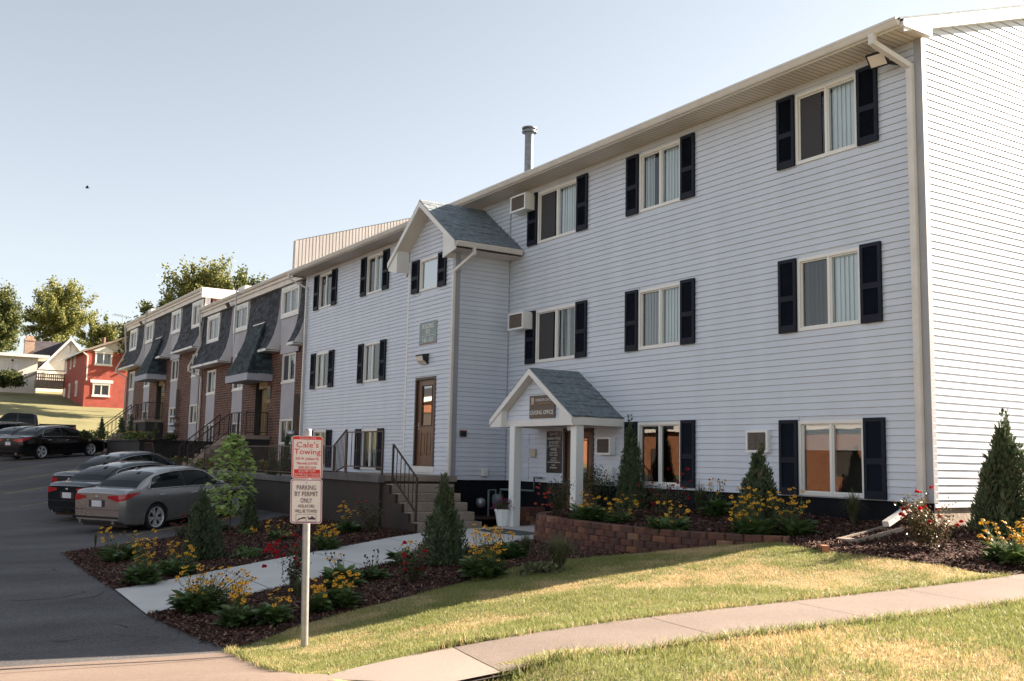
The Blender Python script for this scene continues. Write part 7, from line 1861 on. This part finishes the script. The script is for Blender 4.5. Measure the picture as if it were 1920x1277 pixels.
L_bush = leaf_mat("shrub_leaves", [(0.031, 0.049, 0.020), (0.063, 0.081, 0.031), (0.140, 0.140, 0.059)], .25, .45)
L_tree = leaf_mat("tree_leaves_green", [(0.056, 0.080, 0.026), (0.104, 0.128, 0.038), (0.184, 0.184, 0.058)], .35, .5)
L_tree_y = leaf_mat("tree_leaves_yellow", [(0.10, 0.125, 0.035), (0.19, 0.205, 0.06), (0.29, 0.27, 0.09)], .35, .5)
L_hedge = leaf_mat("hedge_leaves", [(0.04, 0.06, 0.016), (0.08, 0.10, 0.03), (0.13, 0.14, 0.045)], .35, .5)
M_petal = leaf_mat("golden_petals", [(0.80, 0.34, 0.012), (0.88, 0.44, 0.02), (0.92, 0.54, 0.05)], .3, .5)
M_cone = mat("seed_cone", (0.022, 0.012, 0.016), .8)
M_red = leaf_mat("red_petals", [(0.42, 0.012, 0.018), (0.58, 0.025, 0.03), (0.36, 0.01, 0.04)], .25, .5)
M_pinkred = leaf_mat("salmon_petals", [(0.55, 0.06, 0.05), (0.62, 0.14, 0.10), (0.5, 0.05, 0.09)], .25, .5)
M_purple = leaf_mat("purple_petals", [(0.22, 0.012, 0.20), (0.34, 0.03, 0.22), (0.25, 0.015, 0.05)], .25, .5)
M_stem = mat("green_stem", (0.06, 0.075, 0.025), .6)
M_bark = mat("bark", (0.12, 0.085, 0.06), .9, (0.07, 0.05, 0.036), 6, bump=.8)
def part(name, V, k, mtl, t):
    V = V - BASE[t.name]; o = link_mesh(name, np_mesh(name, V, np.arange(len(V)).reshape(-1, k), mtl), t); return tag(o, kind="stuff")
def stems(t, A, B, r=.004, bow=.06, mtl=None):
    """thin stems from A to B as three-sided bent tubes"""
    mb = MB()
    for a, b in zip(A, B):
        m = (a + b) / 2 + np.array([rng.normal(0, bow), rng.normal(0, bow), .02]) * np.linalg.norm(b - a); mb.tube([a, m, b], [r, r * .8, r * .6], 3, caps=False)
    return tag(mb.build("stems", mtl or M_stem, t), kind="stuff")
def flower_heads(P, N, r, n=9):
    """ray flowers: petals that droop a little round a dark cone"""
    V = []; cone = MB()
    for p, nn in zip(P, N):
        nn = nn / np.linalg.norm(nn); u = np.cross(nn, [0.3, .9, .2]); u /= np.linalg.norm(u); v = np.cross(nn, u); rr = r * rng.uniform(.8, 1.15)
        for k in range(n):
            a = 2 * math.pi * k / n + rng.normal(0, .1); d = math.cos(a) * u + math.sin(a) * v; s = math.cos(a) * v - math.sin(a) * u; dr = -nn * rr * rng.uniform(.1, .45)
            V += [p + d * rr * .15 - s * rr * .09, p + d * rr * .6 - s * rr * .19 + dr * .35, p + d * rr + dr, p + d * rr * .6 + s * rr * .19 + dr * .35]
        cone.mesh([p + u * rr * .28, p + v * rr * .28, p - u * rr * .28, p - v * rr * .28, p + nn * rr * .36], [(0, 1, 4), (1, 2, 4), (2, 3, 4), (3, 0, 4)])
    return np.array(V), cone
def zat(P, upper=False): return z_upper(P) if upper else terr(P[:, :2])
def px_size(p): return abs((p @ RM[:, 2])) / FPX      # metres per photo pixel at p
def coneflower(base, label, wpx, hpx, fl, nfl, leafy=1.0, seeds=0, upper=None, spread=None, leafs=1.0):
    nfl = int(nfl * 1.5)
    """black-eyed Susan: base pixel, foliage width and height in pixels, fl = flower box (x0, x1, y0, y1) in pixels"""
    p = base_point(base, upper); k = px_size(p); W, H = wpx * k, hpx * k
    H = max(H, onY(base[0], base[1] - hpx, p[1])[2] - p[2]) if upper == 'bed' else H
    t = thing("coneflower", label, "flower clump", tuple(p), group="black-eyed coneflower clumps")
    n = int(150 * leafy * leafs); a = rng.random(n) * 2 * np.pi; r = np.sqrt(rng.random(n)) * W * .36
    P = p + np.stack([np.cos(a) * r, np.sin(a) * r * .8, rng.random(n) ** 1.4 * H * .55], 1)
    D = nrm(np.stack([np.cos(a), np.sin(a), rng.uniform(.15, 1.3, n)], 1)); N = nrm(np.stack([np.cos(a) * -.4, np.sin(a) * -.4, np.ones(n)], 1) + rng.normal(0, .25, (n, 3)))
    l = rng.uniform(.5, 1.0, n) * max(.10, min(.24, H * .75)); part("leaves", leaf_quads(P, D, N, l, l * rng.uniform(.42, .62, n), .3), 6, L_rud, t)
    # flowers
    x0, x1, y0, y1 = fl; A, B, NN = [], [], []
    rgt_ = RM[:, 0]; upv = np.array([0, 0, 1.0]); dep = nrm(np.array([p[0], p[1], 0.0]))
    for i in range(nfl + seeds):
        fx, fy = rng.uniform(x0, x1), y0 + (y1 - y0) * rng.beta(1.3, 1.2)
        q = p + rgt_ * (fx - base[0]) * k + upv * ((base[1] - fy) * k) + dep * rng.normal(0, W * .18)
        q[2] = onY(fx, fy, p[1])[2] if upper == 'bed' else p[2] + (base[1] - fy) * k
        B.append(q); ang = rng.random() * 6.28; A.append(p + np.array([math.cos(ang), math.sin(ang), 0]) * W * .18 * rng.random()); NN.append(nrm(np.array([rng.normal(.25, .35), rng.normal(-.35, .35), 1.0])))
    A, B, NN = np.array(A), np.array(B), np.array(NN)
    st_ = stems(t, A, B, .0035)
    if nfl:
        V, cone = flower_heads(B[:nfl], NN[:nfl], .039); part("petals", V, 4, M_petal, t); tag(cone.build("flower_cones", M_cone, t), kind="stuff")
    if seeds:
        mb = MB()
        for q in B[nfl:]: mb.lathe([(.004, -.012), (.015, -.004), (.012, .010), (.003, .018)], tuple(q), 6)
        tag(mb.build("seed_heads", M_cone, t), kind="stuff")
    # leaves up the stems
    m = len(A) * 5; i = rng.integers(0, len(A), m); s = rng.uniform(.1, .75, m)[:, None]; P = A[i] * (1 - s) + B[i] * s + rng.normal(0, .012, (m, 3)); D = nrm(rng.normal(0, 1, (m, 3)) + np.array([0, 0, .5])); l = rng.uniform(.03, .08, m)
    part("stem_leaves", small_quads(P, D, rdir(m), l, l * .35), 4, L_rud, t)
    return t
def base_point(base, upper=None):
    if upper is None: return ground_at(base[0], base[1], .03)
    if upper == 'bed':
        d = ray(*base); ts = np.linspace(8, 24, 1600); P = ts[:, None] * d[None]; b = P[:, 2] < z_upper(P); i = int(np.argmax(b)) if b.any() else -1; q = P[i].copy()
        if not b.any() or q[1] > 12.42:
            q = onY(base[0], base[1], 12.40); q[2] = float(z_upper(q[None])[0])
        return q
    return onZ(base[0], base[1], upper)
def juniper(base, label, wpx, hpx, n=5200, upper=None, dense=1.0, lean=0.0, topx=None, mtl=None):
    p = base_point(base, upper); k = px_size(p); W, H = wpx * k, hpx * k
    H = max(H, onY(base[0], base[1] - hpx, p[1])[2] - p[2]) if upper == 'bed' else H
    t = thing("juniper", label, "juniper", tuple(p), group="conical junipers")
    n = int(n * dense)
    # several upright plumes of unequal height make the uneven outline
    np_ = 34; pa = rng.random(np_) * 2 * np.pi; pr = np.sqrt(rng.random(np_)); ph = np.clip(1.0 - pr * rng.uniform(.35, .95, np_), .16, 1.0); ph[0] = 1.0; pr[0] = .0; ph[1] = .93; pr[1] = .12
    i = rng.choice(np_, n, p=(ph / ph.sum())); f = rng.random(n) ** 1.25
    ax = np.stack([np.cos(pa) * pr * W * .48, np.sin(pa) * pr * W * .48], 1)
    R_ = W * (.028 + .115 * (1 - f) ** .9) * (.55 + .6 * ph[i]); a = rng.random(n) * 2 * np.pi; rr = R_ * np.sqrt(rng.random(n))
    tilt = (topx if topx is not None else 0) * k
    P = np.stack([p[0] + ax[i, 0] * (1 - .55 * f * ph[i]) + np.cos(a) * rr + RM[0, 0] * tilt * f * ph[i], p[1] + ax[i, 1] * (1 - .55 * f * ph[i]) + np.sin(a) * rr + RM[1, 0] * tilt * f * ph[i], p[2] + H * (.01 + .97 * f * ph[i])], 1)
    D = nrm(np.stack([np.cos(a) * .55, np.sin(a) * .55, np.full(n, 1.0)], 1) + rng.normal(0, .22, (n, 3))); l = rng.uniform(.05, .11, n) * min(1.2, max(.75, W / .8)); w = l * rng.uniform(.16, .30, n)
    V = np.concatenate([small_quads(P, D, rdir(n), l, w), small_quads(P, nrm(D + rng.normal(0, .3, D.shape)), rdir(n), l * .8, w)])
    part("sprays", V, 4, mtl or L_jun, t)
    MB().tube([p, p + np.array([0, 0, H * .7])], [W * .035, W * .01], 6).build("trunk", M_bark, t)
    # inner dark mass of old wood
    m = int(n * .35); f = rng.random(m); a = rng.random(m) * 6.28; rr = W * .30 * (1 - f) ** .8 * np.sqrt(rng.random(m)); P = np.stack([p[0] + np.cos(a) * rr, p[1] + np.sin(a) * rr, p[2] + H * .8 * f], 1); l = rng.uniform(.08, .15, m)
    part("inner_sprays", small_quads(P, nrm(rng.normal(0, .5, (m, 3)) + [0, 0, 1]), rdir(m), l, l * .45), 4, mtl or L_jun, t)
    return t
def rose(base, label, wpx, hpx, fl, nfl, upper=None, petal=None, leafm=None, dens=1.0, group="rose bushes"):
    p = base_point(base, upper); k = px_size(p); W, H = wpx * k, hpx * k
    H = max(H, onY(base[0], base[1] - hpx, p[1])[2] - p[2]) if upper == 'bed' else H
    t = thing("rose_bush", label, "rose bush", tuple(p), group=group)
    nb = 16; a = rng.random(nb) * 6.28; tip = p + np.stack([np.cos(a) * W * .46 * rng.uniform(.3, 1, nb), np.sin(a) * W * .46 * rng.uniform(.3, 1, nb), H * rng.uniform(.55, 1.0, nb)], 1)
    A = np.repeat(p[None], nb, 0) + rng.normal(0, .02, (nb, 3)) * [1, 1, 0]; stems(t, A, tip, .005, .1, mat("rose_stem", (0.05, 0.04, 0.02), .6) if "rose_stem" not in MATS else MATS["rose_stem"])
    n = int(1100 * dens); i = rng.integers(0, nb, n); s = rng.uniform(.22, 1.02, n)[:, None]; P = A[i] * (1 - s) + tip[i] * s + rng.normal(0, 1, (n, 3)) * np.array([W * .10, W * .10, H * .06]); l = rng.uniform(.022, .045, n)
    part("leaves", leaf_quads(P, nrm(rng.normal(0, 1, (n, 3)) + [0, 0, .1]), nrm(rng.normal(0, .6, (n, 3)) + [0, 0, 1]), l, l * .62, .2), 6, leafm or L_rose, t)
    V = []; x0, x1, y0, y1 = fl; rgt_ = RM[:, 0]; dep = nrm(np.array([p[0], p[1], 0.0]))
    for _ in range(nfl):
        fx, fy = rng.uniform(x0, x1), rng.uniform(y0, y1); q = p + rgt_ * (fx - base[0]) * k + dep * rng.normal(-W * .12, W * .12); q[2] = onY(fx, fy, p[1])[2] if upper == 'bed' else p[2] + (base[1] - fy) * k; m = 22; R_ = rng.uniform(.020, .034); d = rdir(m); d[:, 2] = np.abs(d[:, 2]) * .8
        V.append(leaf_quads(q + d * R_ * .15, nrm(d + rng.normal(0, .25, (m, 3))), rdir(m), np.full(m, R_), np.full(m, R_ * 1.1), .4))
    if nfl: part("blooms", np.concatenate(V), 6, petal or M_red, t)
    return t
def tuft(base, label, wpx, hpx, n=420, upper=None, mtl=None):
    n = int(n * .9)
    p = base_point(base, upper); k = px_size(p); W, H = wpx * k, hpx * k
    H = max(H, onY(base[0], base[1] - hpx, p[1])[2] - p[2]) if upper == 'bed' else H
    t = thing("ornamental_grass", label, "ornamental grass", tuple(p), group="tufts of ornamental grass")
    a = rng.random(n) * 6.28; out = np.stack([np.cos(a), np.sin(a), 0 * a], 1); L_ = H * rng.uniform(.55, 1.1, n)[:, None]; sp = (W * .62 * rng.random(n) ** .7)[:, None]; b = p + out * (W * .06 * rng.random(n))[:, None]; S = nrm(np.cross(out, [0, 0, 1.0])) * .0036
    m = b + out * sp * .35 + np.array([0, 0, 1]) * L_ * .65; e = b + out * sp + np.array([0, 0, 1]) * L_ * (.98 - .62 * (sp / (W * .62)) ** 2)
    V = np.stack([b - S, b + S, m + S * .8, m - S * .8, e], 1).reshape(-1, 3) - BASE[t.name]; i = np.arange(n)[:, None] * 5
    tag(link_mesh("blades", np_mesh("blades", V, np.concatenate([i + [0, 1, 2], i + [0, 2, 3], i + [3, 2, 4]], 1).reshape(-1, 3), mtl or L_grass), t), kind="stuff")
    return t
def leafy(base, label, wpx, hpx, n, mtl, lsize=(.03, .07), upper=None, name="shrub", cat="shrub", squash=1.0, group=None):
    p = base_point(base, upper); k = px_size(p); W, H = wpx * k, hpx * k
    H = max(H, onY(base[0], base[1] - hpx, p[1])[2] - p[2]) if upper == 'bed' else H
    t = thing(name, label, cat, tuple(p), group=group)
    nb = 18; d = rdir(nb); d[:, 2] = np.abs(d[:, 2]); c = p + d * np.array([W * .36, W * .36 * squash, H * .60]) + [0, 0, H * .14]
    i = rng.integers(0, nb, n); P = c[i] + rng.normal(0, 1, (n, 3)) * np.array([W * .095, W * .095, H * .09]); P[:, 2] = np.maximum(P[:, 2], p[2] + .01); l = rng.uniform(*lsize, n)
    part("leaves", leaf_quads(P, nrm(rng.normal(0, 1, (n, 3)) + [0, 0, .25]), nrm(rng.normal(0, .7, (n, 3)) + [0, 0, 1]), l, l * .55, .2), 6, mtl, t); stems(t, np.repeat(p[None], nb, 0), c, .006, .1, M_bark)
    return t
def tree(base, label, H, crown, mtl, n=16000, seed=1, lsize=.26, trunk_r=.28, crown_z=.62, clumps=70, name="tree", density=1.0):
    """tapered trunk, limbs to each leaf clump, leaf-sized faces through an uneven crown"""
    r = np.random.default_rng(seed); p = np.array(base, float); t = thing(name, label, "tree", tuple(p), group="trees beyond the buildings")
    cx, cy, cz = crown; c0 = p + [0, 0, H * crown_z]
    d = nrm(r.normal(size=(clumps, 3))); rad = r.random(clumps) ** .45; lob = .72 + .5 * r.random(clumps)
    Cc = c0 + d * (rad * lob)[:, None] * np.array([cx, cy, cz]); Cs = r.uniform(.5, 1.3, clumps) * (cx + cz) / 2 * .15
    i = r.choice(clumps, n, p=Cs / Cs.sum()); q = nrm(r.normal(size=(n, 3))) * (r.random(n) ** .6)[:, None]; out_ = nrm(Cc - (c0 - [0, 0, cz * .5])); st = r.normal(0, .9, n)[:, None]; P = Cc[i] + q * Cs[i][:, None] * np.array([1.0, 1.0, .7]) + out_[i] * st * Cs[i][:, None]; q2 = r.random(n) < .04; P[q2] += r.normal(0, 1, (q2.sum(), 3)) * np.array([cx, cy, cz]) * .12
    l = lsize * r.uniform(.6, 1.2, n); V = small_quads(P, nrm(r.normal(size=(n, 3)) + [0, 0, -.15]), nrm(r.normal(size=(n, 3))), l, l * .75)
    part("crown", V, 4, mtl, t)
    mb = MB(); top = p + np.array([r.normal(0, .3), r.normal(0, .3), H * (crown_z + .12)]); mid = p * .5 + top * .5 + [r.normal(0, .25), r.normal(0, .25), 0]
    mb.tube([p - [0, 0, .3], p + [0, 0, .4], mid, top], [trunk_r * 1.35, trunk_r, trunk_r * .7, trunk_r * .25], 10)
    for c in Cc[:: max(1, clumps // 26)]:
        s = r.uniform(.25, .85); a = (p * (1 - s * .5) + top * s * .5) if s < .5 else (mid * (1 - (s - .5) * 2) + top * (s - .5) * 2); a = mid * (1 - s) + top * s
        m = a * .5 + c * .5 + np.array([0, 0, -.05 * H * r.random()]); mb.tube([a, m, c], [trunk_r * .38, trunk_r * .22, trunk_r * .06], 5, caps=False)
    mb.build("trunk", M_bark, t)
    return t

# ---- front beds, left to right
coneflower((222, 1052), "coneflower clump at the asphalt corner, its loose flowers before the pewter car's bumper", 95, 42, (180, 290, 990, 1016), 20)
coneflower((266, 1094), "coneflower clump with tight golden heads left of the juniper, nearest the asphalt", 60, 45, (246, 288, 1010, 1058), 26, 1.0)
coneflower((328, 1077), "low coneflower clump just left of the near juniper", 80, 34, (306, 368, 1012, 1046), 18, 1.1)
juniper((377, 1050), "dark juniper in the bed beside the pewter car", 82, 138, 5200, topx=-4)
rose((338, 1012), "low bush with dark red flowers beside the pewter car's sill", 42, 38, (322, 352, 968, 992), 10, petal=leaf_mat("crimson_petals", [(0.16, 0.004, 0.014), (0.26, 0.01, 0.02), (0.2, 0.006, 0.03)], .2), dens=.5)
tuft((178, 1030), "thin reed-like grass tuft at the corner of the mulch bed", 12, 44, 60)
coneflower((410, 996), "coneflowers behind the near juniper under the maple sapling", 40, 22, (388, 428, 952, 978), 12, .5)
coneflower((462, 1004), "few coneflowers at the foot of the maple sapling", 40, 14, (448, 480, 982, 1000), 6, .4)
juniper((466, 998), "small dark juniper behind the maple sapling", 44, 76, 2600)
leafy((462, 1046), "low dark green perennial in the open mulch right of the near juniper", 60, 24, 380, L_rud, (.04, .08), name="perennial", cat="perennial")
coneflower((520, 1014), "sparse coneflowers above the red roses behind the sign post", 44, 22, (498, 545, 972, 1002), 12, .6)
coneflower((612, 1028), "bright coneflower clump right of the lower parking sign", 58, 24, (588, 636, 980, 1006), 26, 1.0)
coneflower((655, 1000), "coneflower clump against the dark brown step wall", 46, 28, (632, 672, 940, 972), 16, .8)
rose((695, 1000), "dark rose bush with two pink buds at the brown step wall", 66, 62, (665, 690, 932, 945), 3, petal=M_pinkred)
coneflower((372, 1146), "wide leafy coneflower with many airy flowers over the front walk", 110, 52, (325, 478, 1062, 1116), 62, 1.6, seeds=22)
coneflower((445, 1174), "coneflower clump with a column of golden heads left of the sign post", 72, 44, (428, 468, 1088, 1128), 24, 1.0)
coneflower((515, 1168), "leafy coneflower with few flowers just left of the sign post", 66, 42, (500, 545, 1100, 1135), 9, 1.1)
rose((548, 1114), "tall red rose at the walk edge behind the sign post", 58, 104, (488, 566, 1006, 1066), 24, leafm=L_rose)
tuft((560, 1120), "green grass tuft under the red rose by the sign post", 50, 46, 160)
coneflower((598, 1148), "small coneflower clump directly right of the sign post", 40, 40, (582, 610, 1088, 1116), 14, .7)
coneflower((645, 1137), "coneflower with broad bright leaves at the lawn edge right of the post", 58, 40, (622, 668, 1072, 1100), 16, 1.0)
coneflower((640, 1100), "dark leafy coneflower with faded heads at the walk edge", 74, 46, (608, 648, 1036, 1056), 3, 1.3, seeds=9)
coneflower((702, 1086), "small perennial with only dark seed heads at the walk edge", 50, 28, (680, 724, 1028, 1060), 0, .7, seeds=12)
rose((775, 1092), "rose bush with scattered red blooms left of the tall walk juniper", 72, 72, (752, 800, 1018, 1070), 12)
coneflower((752, 1060), "dark leafed coneflower with pale flowers behind the walk rose", 48, 36, (752, 800, 1008, 1032), 8, .6)
juniper((836, 1060), "tall green juniper standing before the entrance steps", 98, 168, 6800, topx=-8)
coneflower((905, 1082), "large bright coneflower right of the walk juniper", 84, 44, (876, 946, 986, 1048), 44, 1.2)
coneflower((955, 1050), "dark leaved coneflower behind the bright one at the porch walk", 54, 40, (912, 962, 990, 1010), 8, .9)
tuft((985, 1046), "smaller ornamental grass before the porch walk", 50, 54, 260)
tuft((1048, 1066), "large ornamental grass at the foot of the block wall", 100, 72, 620)
leafy((1020, 1072), "flat green ground cover before the large ornamental grass", 90, 14, 300, L_grass, (.05, .1), name="ground_cover", cat="ground cover")
# ---- raised bed
rose((1045, 968), "salmon rose bush at the left end of the raised bed", 62, 72, (1000, 1048, 900, 950), 16, 'bed', M_pinkred)
coneflower((1105, 978), "coneflower clump at the left end of the block wall", 90, 40, (1066, 1122, 916, 952), 16, 1.4, upper='bed')
coneflower((1160, 982), "coneflower clump before the tall raised-bed juniper", 60, 26, (1132, 1196, 926, 966), 17, .8, upper='bed')
leafy((1112, 950), "tall loose shrub in front of the right porch column", 105, 88, 1900, L_bush, (.03, .055), 'bed')
juniper((1180, 948), "slender dark juniper against the wall right of the porch", 66, 172, 5200, 'bed')
coneflower((1255, 1000), "coneflower clump behind the middle of the block wall", 86, 36, (1228, 1292, 938, 978), 15, 1.3, upper='bed')
rose((1252, 968), "wide red rose under the second ground floor window", 118, 66, (1196, 1296, 878, 952), 24, 'bed')
tuft((1312, 960), "ornamental grass beside the shutter of the second ground floor window", 52, 66, 260, 'bed')
coneflower((1342, 970), "dark coneflower with few heads against the siding", 50, 44, (1328, 1370, 896, 930), 9, .8, seeds=7, upper='bed')
juniper((1420, 982), "wide bushy juniper before the flush air conditioner", 84, 150, 6000, 'bed', topx=10)
coneflower((1412, 1006), "bright coneflower at the right end of the block wall", 80, 44, (1370, 1432, 912, 976), 34, 1.2, upper='bed')
coneflower((1490, 1004), "coneflower under the left shutter of the near ground floor window", 66, 40, (1440, 1516, 912, 962), 26, 1.0, upper='bed')
tuft((1600, 984), "upright ornamental grass before the near ground floor window", 60, 74, 320, 'bed')
# ---- sunny end bed
rose((1742, 1030), "sunlit bronze rose bush with red blooms at the building corner", 105, 104, (1690, 1806, 912, 992), 16, leafm=L_rose_pale, dens=2.2)
juniper((1884, 1006), "tall sunlit juniper at the right edge before the end wall", 120, 238, 8500, topx=8)
coneflower((1893, 1056), "sunlit coneflower with broad leaves at the right edge", 90, 46, (1838, 1926, 972, 1022), 32, 1.0, leafs=1.2)
# ---- flower pot, white blooms
pt_ = bpy.data.objects["flower_pot"]; pc = np.array([pp[0], pp[1], -1.08])
n = 420; d = rdir(n); d[:, 2] = np.abs(d[:, 2]); P = pc + d * np.array([.22, .22, .20]) * rng.random(n)[:, None] ** .5; l = rng.uniform(.025, .05, n)
part("leaves", leaf_quads(P, d, rdir(n), l, l * .5, .2), 6, L_rose, pt_)
n = 130; d = rdir(n); d[:, 2] = np.abs(d[:, 2]); P = pc + d * np.array([.26, .26, .23]); l = rng.uniform(.02, .036, n); part("blooms", leaf_quads(P, nrm(d + rng.normal(0, .4, d.shape)), rdir(n), l, l * .9, .3), 6, M_purple, pt_)
A = np.repeat(pc[None], 16, 0); a = rng.random(16) * 6.28; stems(pt_, A, pc + np.stack([np.cos(a) * .3, np.sin(a) * .3, rng.uniform(.2, .42, 16)], 1), .003)
# ---- maple sapling
p = ground_at(430, 996, .03); k = px_size(p); H = 182 * k
t = thing("maple_sapling", "young maple sapling with pale green lobed leaves before the dark wall", "sapling", tuple(p))
MB().tube([p, p + [0.02, 0, H * .35], p + [.05, 0, H * .75], p + [.09, 0.02, H * .98]], [.018, .016, .011, .004], 7).build("trunk", M_bark, t)
r_ = np.random.default_rng(12); Vl = []; A, B = [], []
for i in range(620):
    f = r_.uniform(.18, 1.0); ww = 46 * k * (np.interp(f, [.18, .3, .5, .75, .9, 1.0], [.5, .85, 1.0, .82, .5, .12])); a = r_.random() * 6.28; rr = ww * math.sqrt(r_.random()); q = p + np.array([math.cos(a) * rr + .06 * f, math.sin(a) * rr, H * f]); nn = nrm(np.array([math.cos(a) * .5 + r_.normal(0, .3), math.sin(a) * .5 + r_.normal(0, .3), .8])); D = nrm(np.array([math.cos(a), math.sin(a), -.35]) + r_.normal(0, .25, 3)); S = nrm(np.cross(D, nn)); L_ = r_.uniform(.09, .15)
    outl = [(0, 0), (.18, .28), (.05, .52), (.36, .36), (.52, .62), (.62, .30), (1.0, 0), (.62, -.30), (.52, -.62), (.36, -.36), (.05, -.52), (.18, -.28)]
    Vl.append([q + D * L_ * u + S * L_ * v - nn * L_ * .15 * abs(v) for u, v in outl])
    if i % 9 == 0: A.append(p + np.array([.06 * f, 0, H * max(.15, f - .15)])); B.append(q)
part("leaves", np.array(Vl).reshape(-1, 3), 12, L_maple, t); stems(t, A, B, .004, .06, M_bark)
# ---- far beds
def far_flowers(px0, px1, py, n, z, label, h=22):
    p = onZ((px0 + px1) / 2, py, z); k = px_size(p); t = thing("flower_border", label, "flower border", tuple(p), group="flower borders by the townhouses")
    fx = rng.uniform(px0, px1, n) - (px0 + px1) / 2; P = p + RM[:, 0] * fx[:, None] * k + np.stack([rng.normal(0, .12, n), rng.normal(0, .2, n), rng.random(n) * h * k], 1)
    V, cone = flower_heads(P, nrm(rng.normal(0, .3, (n, 3)) + [0.2, -.4, 1]), .055, 7); part("petals", V, 4, M_petal, t); tag(cone.build("flower_cones", M_cone, t), kind="stuff")
    m = n * 6; fx = rng.uniform(px0 - 3, px1 + 3, m) - (px0 + px1) / 2; P = p + RM[:, 0] * fx[:, None] * k + np.stack([rng.normal(0, .15, m), rng.normal(0, .22, m), rng.random(m) * h * k * .8], 1); l = rng.uniform(.08, .16, m); part("leaves", small_quads(P, rdir(m) + [0, 0, .6], rdir(m), l, l * .5), 4, L_rud, t)
far_flowers(455, 535, 886, 130, -.62, "yellow flowers along the upper path railing", 24)
far_flowers(374, 398, 880, 45, -.60, "yellow flowers right of the near townhouse steps", 22)
far_flowers(322, 346, 875, 40, -.60, "yellow flowers left of the near townhouse steps", 20)
far_flowers(298, 318, 868, 26, -.60, "yellow flowers inside the small black railing frame", 16)
far_flowers(234, 274, 824, 70, .50, "yellow flowers on the dark planter", 16)
far_flowers(176, 196, 824, 40, .48, "yellow flowers in the yard of the far townhouse", 18)
juniper((535, 890), "tall dark juniper beside the basement window near the grey building", 34, 84, 1400, -.64)
juniper((510, 892), "slim juniper at the landing of the near townhouse", 20, 60, 900, -.64)
juniper((244, 824), "slim dark juniper beside the far townhouse landing", 14, 52, 700, .50)
juniper((189, 824), "dark conical juniper at the end of the lot", 24, 44, 900, .48)
juniper((227, 812), "small juniper on the far townhouse steps", 12, 30, 500, .60)
leafy((160, 824), "low dark bush beside the far cars", 24, 18, 500, L_bush, (.06, .12), .40, name="bush")
juniper((383, 850), "small dark juniper at the near townhouse downspout", 12, 44, 600, -.55)
tuft((290, 824), "pale feather grass on the dark planter", 24, 40, 160, .50)
leafy((320, 826), "low green plant on the dark planter", 30, 14, 300, L_bush, (.06, .12), .50, name="bush")
leafy((610, 888), "dark low flowers along the grey building behind the railing", 50, 18, 700, L_rose, (.05, .09), -.62, name="perennial", cat="perennial")
# ---- trees
def tree_px(px, base_py, X, top_py, wpx, label, mtl, n, seed, clumps=70, ratio=None, lsize=None, cz_=.6, dn=None):
    b = onX(px, base_py, X); k = px_size(b); H = (base_py - top_py) * k; cw = wpx * k / 2
    return tree((b[0], b[1], b[2]), label, H, (cw, cw, H * (ratio or .36)), mtl, int(n * 1.5), seed, (lsize or .030 * H) * .8, H * .021, cz_, int(clumps * 2.2))
tree_px(104, 712, -126, 520, 106, "large yellow-green tree behind the white house", L_tree_y, 15000, 4, 64, .34, .34, .62)
tree_px(-16, 722, -120, 530, 80, "dark green tree cut by the left edge behind the bungalow", L_tree, 15000, 8, 64, .40, .34, .56)
tree_px(188, 700, -128, 592, 70, "small yellow-green tree behind the red house", L_tree_y, 8000, 15, 46, .34, .32, .60)
tree_px(300, 720, -86, 548, 105, "green tree left of the group above the far townhouse roof", L_tree, 13000, 21, 60, .36, .30, .60)
tree_px(366, 720, -82, 484, 130, "tallest green tree above the far townhouse roof", L_tree_y, 16000, 33, 76, .36, .30, .64)
tree_px(448, 720, -80, 494, 118, "green tree at the right of the group behind the townhouses", L_tree, 14000, 37, 64, .34, .30, .64)
tree_px(240, 720, -92, 610, 50, "dark low tree between the red house and the far townhouse", L_tree, 6000, 41, 36, .40, .30, .56)
b_ = ground_at(12, 722)
leafy((14, 724), "rounded green hedge bush before the low white bungalow", 56, 32, 5200, L_hedge, (.16, .30), onX(14, 724, -101)[2], name="hedge_bush", cat="bush")
# ---- brick buildings across the driveway, seen only in the window glass
def facing(x0, x1, z0, z1, label):
    ob = thing("facing_building", label, "building", ((x0 + x1) / 2, -20, z0))
    oh = [(x0 + 2 + 5.2 * k, x0 + 3.8 + 5.2 * k, z0 + 1.4, z0 + 2.9) for k in range(int((x1 - x0 - 4) / 5.2))]
    sheath(ob, 'x', x0, x1, z0 - 2, z1, -20, -1, oh, M_brick2, "brick_wall", .3)
    for h_ in oh: MB().box(h_[0], h_[1], -20.2, -20.15, h_[2], h_[3]).build("window", M_room, ob)
    MB().extrude([(x0 - .5, -19.5, z1), (x0 - .5, -19.5, z1 + .25), (x0 - .5, -26, z1 + 2), (x0 - .5, -32, z1)], (x1 - x0 + 1, 0, 0)).build("roof", M_darkroof, ob)
    MB().box(x0 - .5, x1 + .5, -19.52, -19.45, z1 - .15, z1 + .26).build("fascia", M_trim, ob)
facing(-66, -24, -2, 2.2, "low orange brick building across the driveway, mirrored in the ground floor windows")
facing(-95, -69, 1.2, 5.2, "orange brick building farther up the slope, mirrored in the bay door glass")

# ------------------------------------------------------------------ put the street at height zero
for o in list(scene.collection.objects):
    if o.parent is None and o.type in {'MESH', 'EMPTY'}:
        o.location.z += CZ
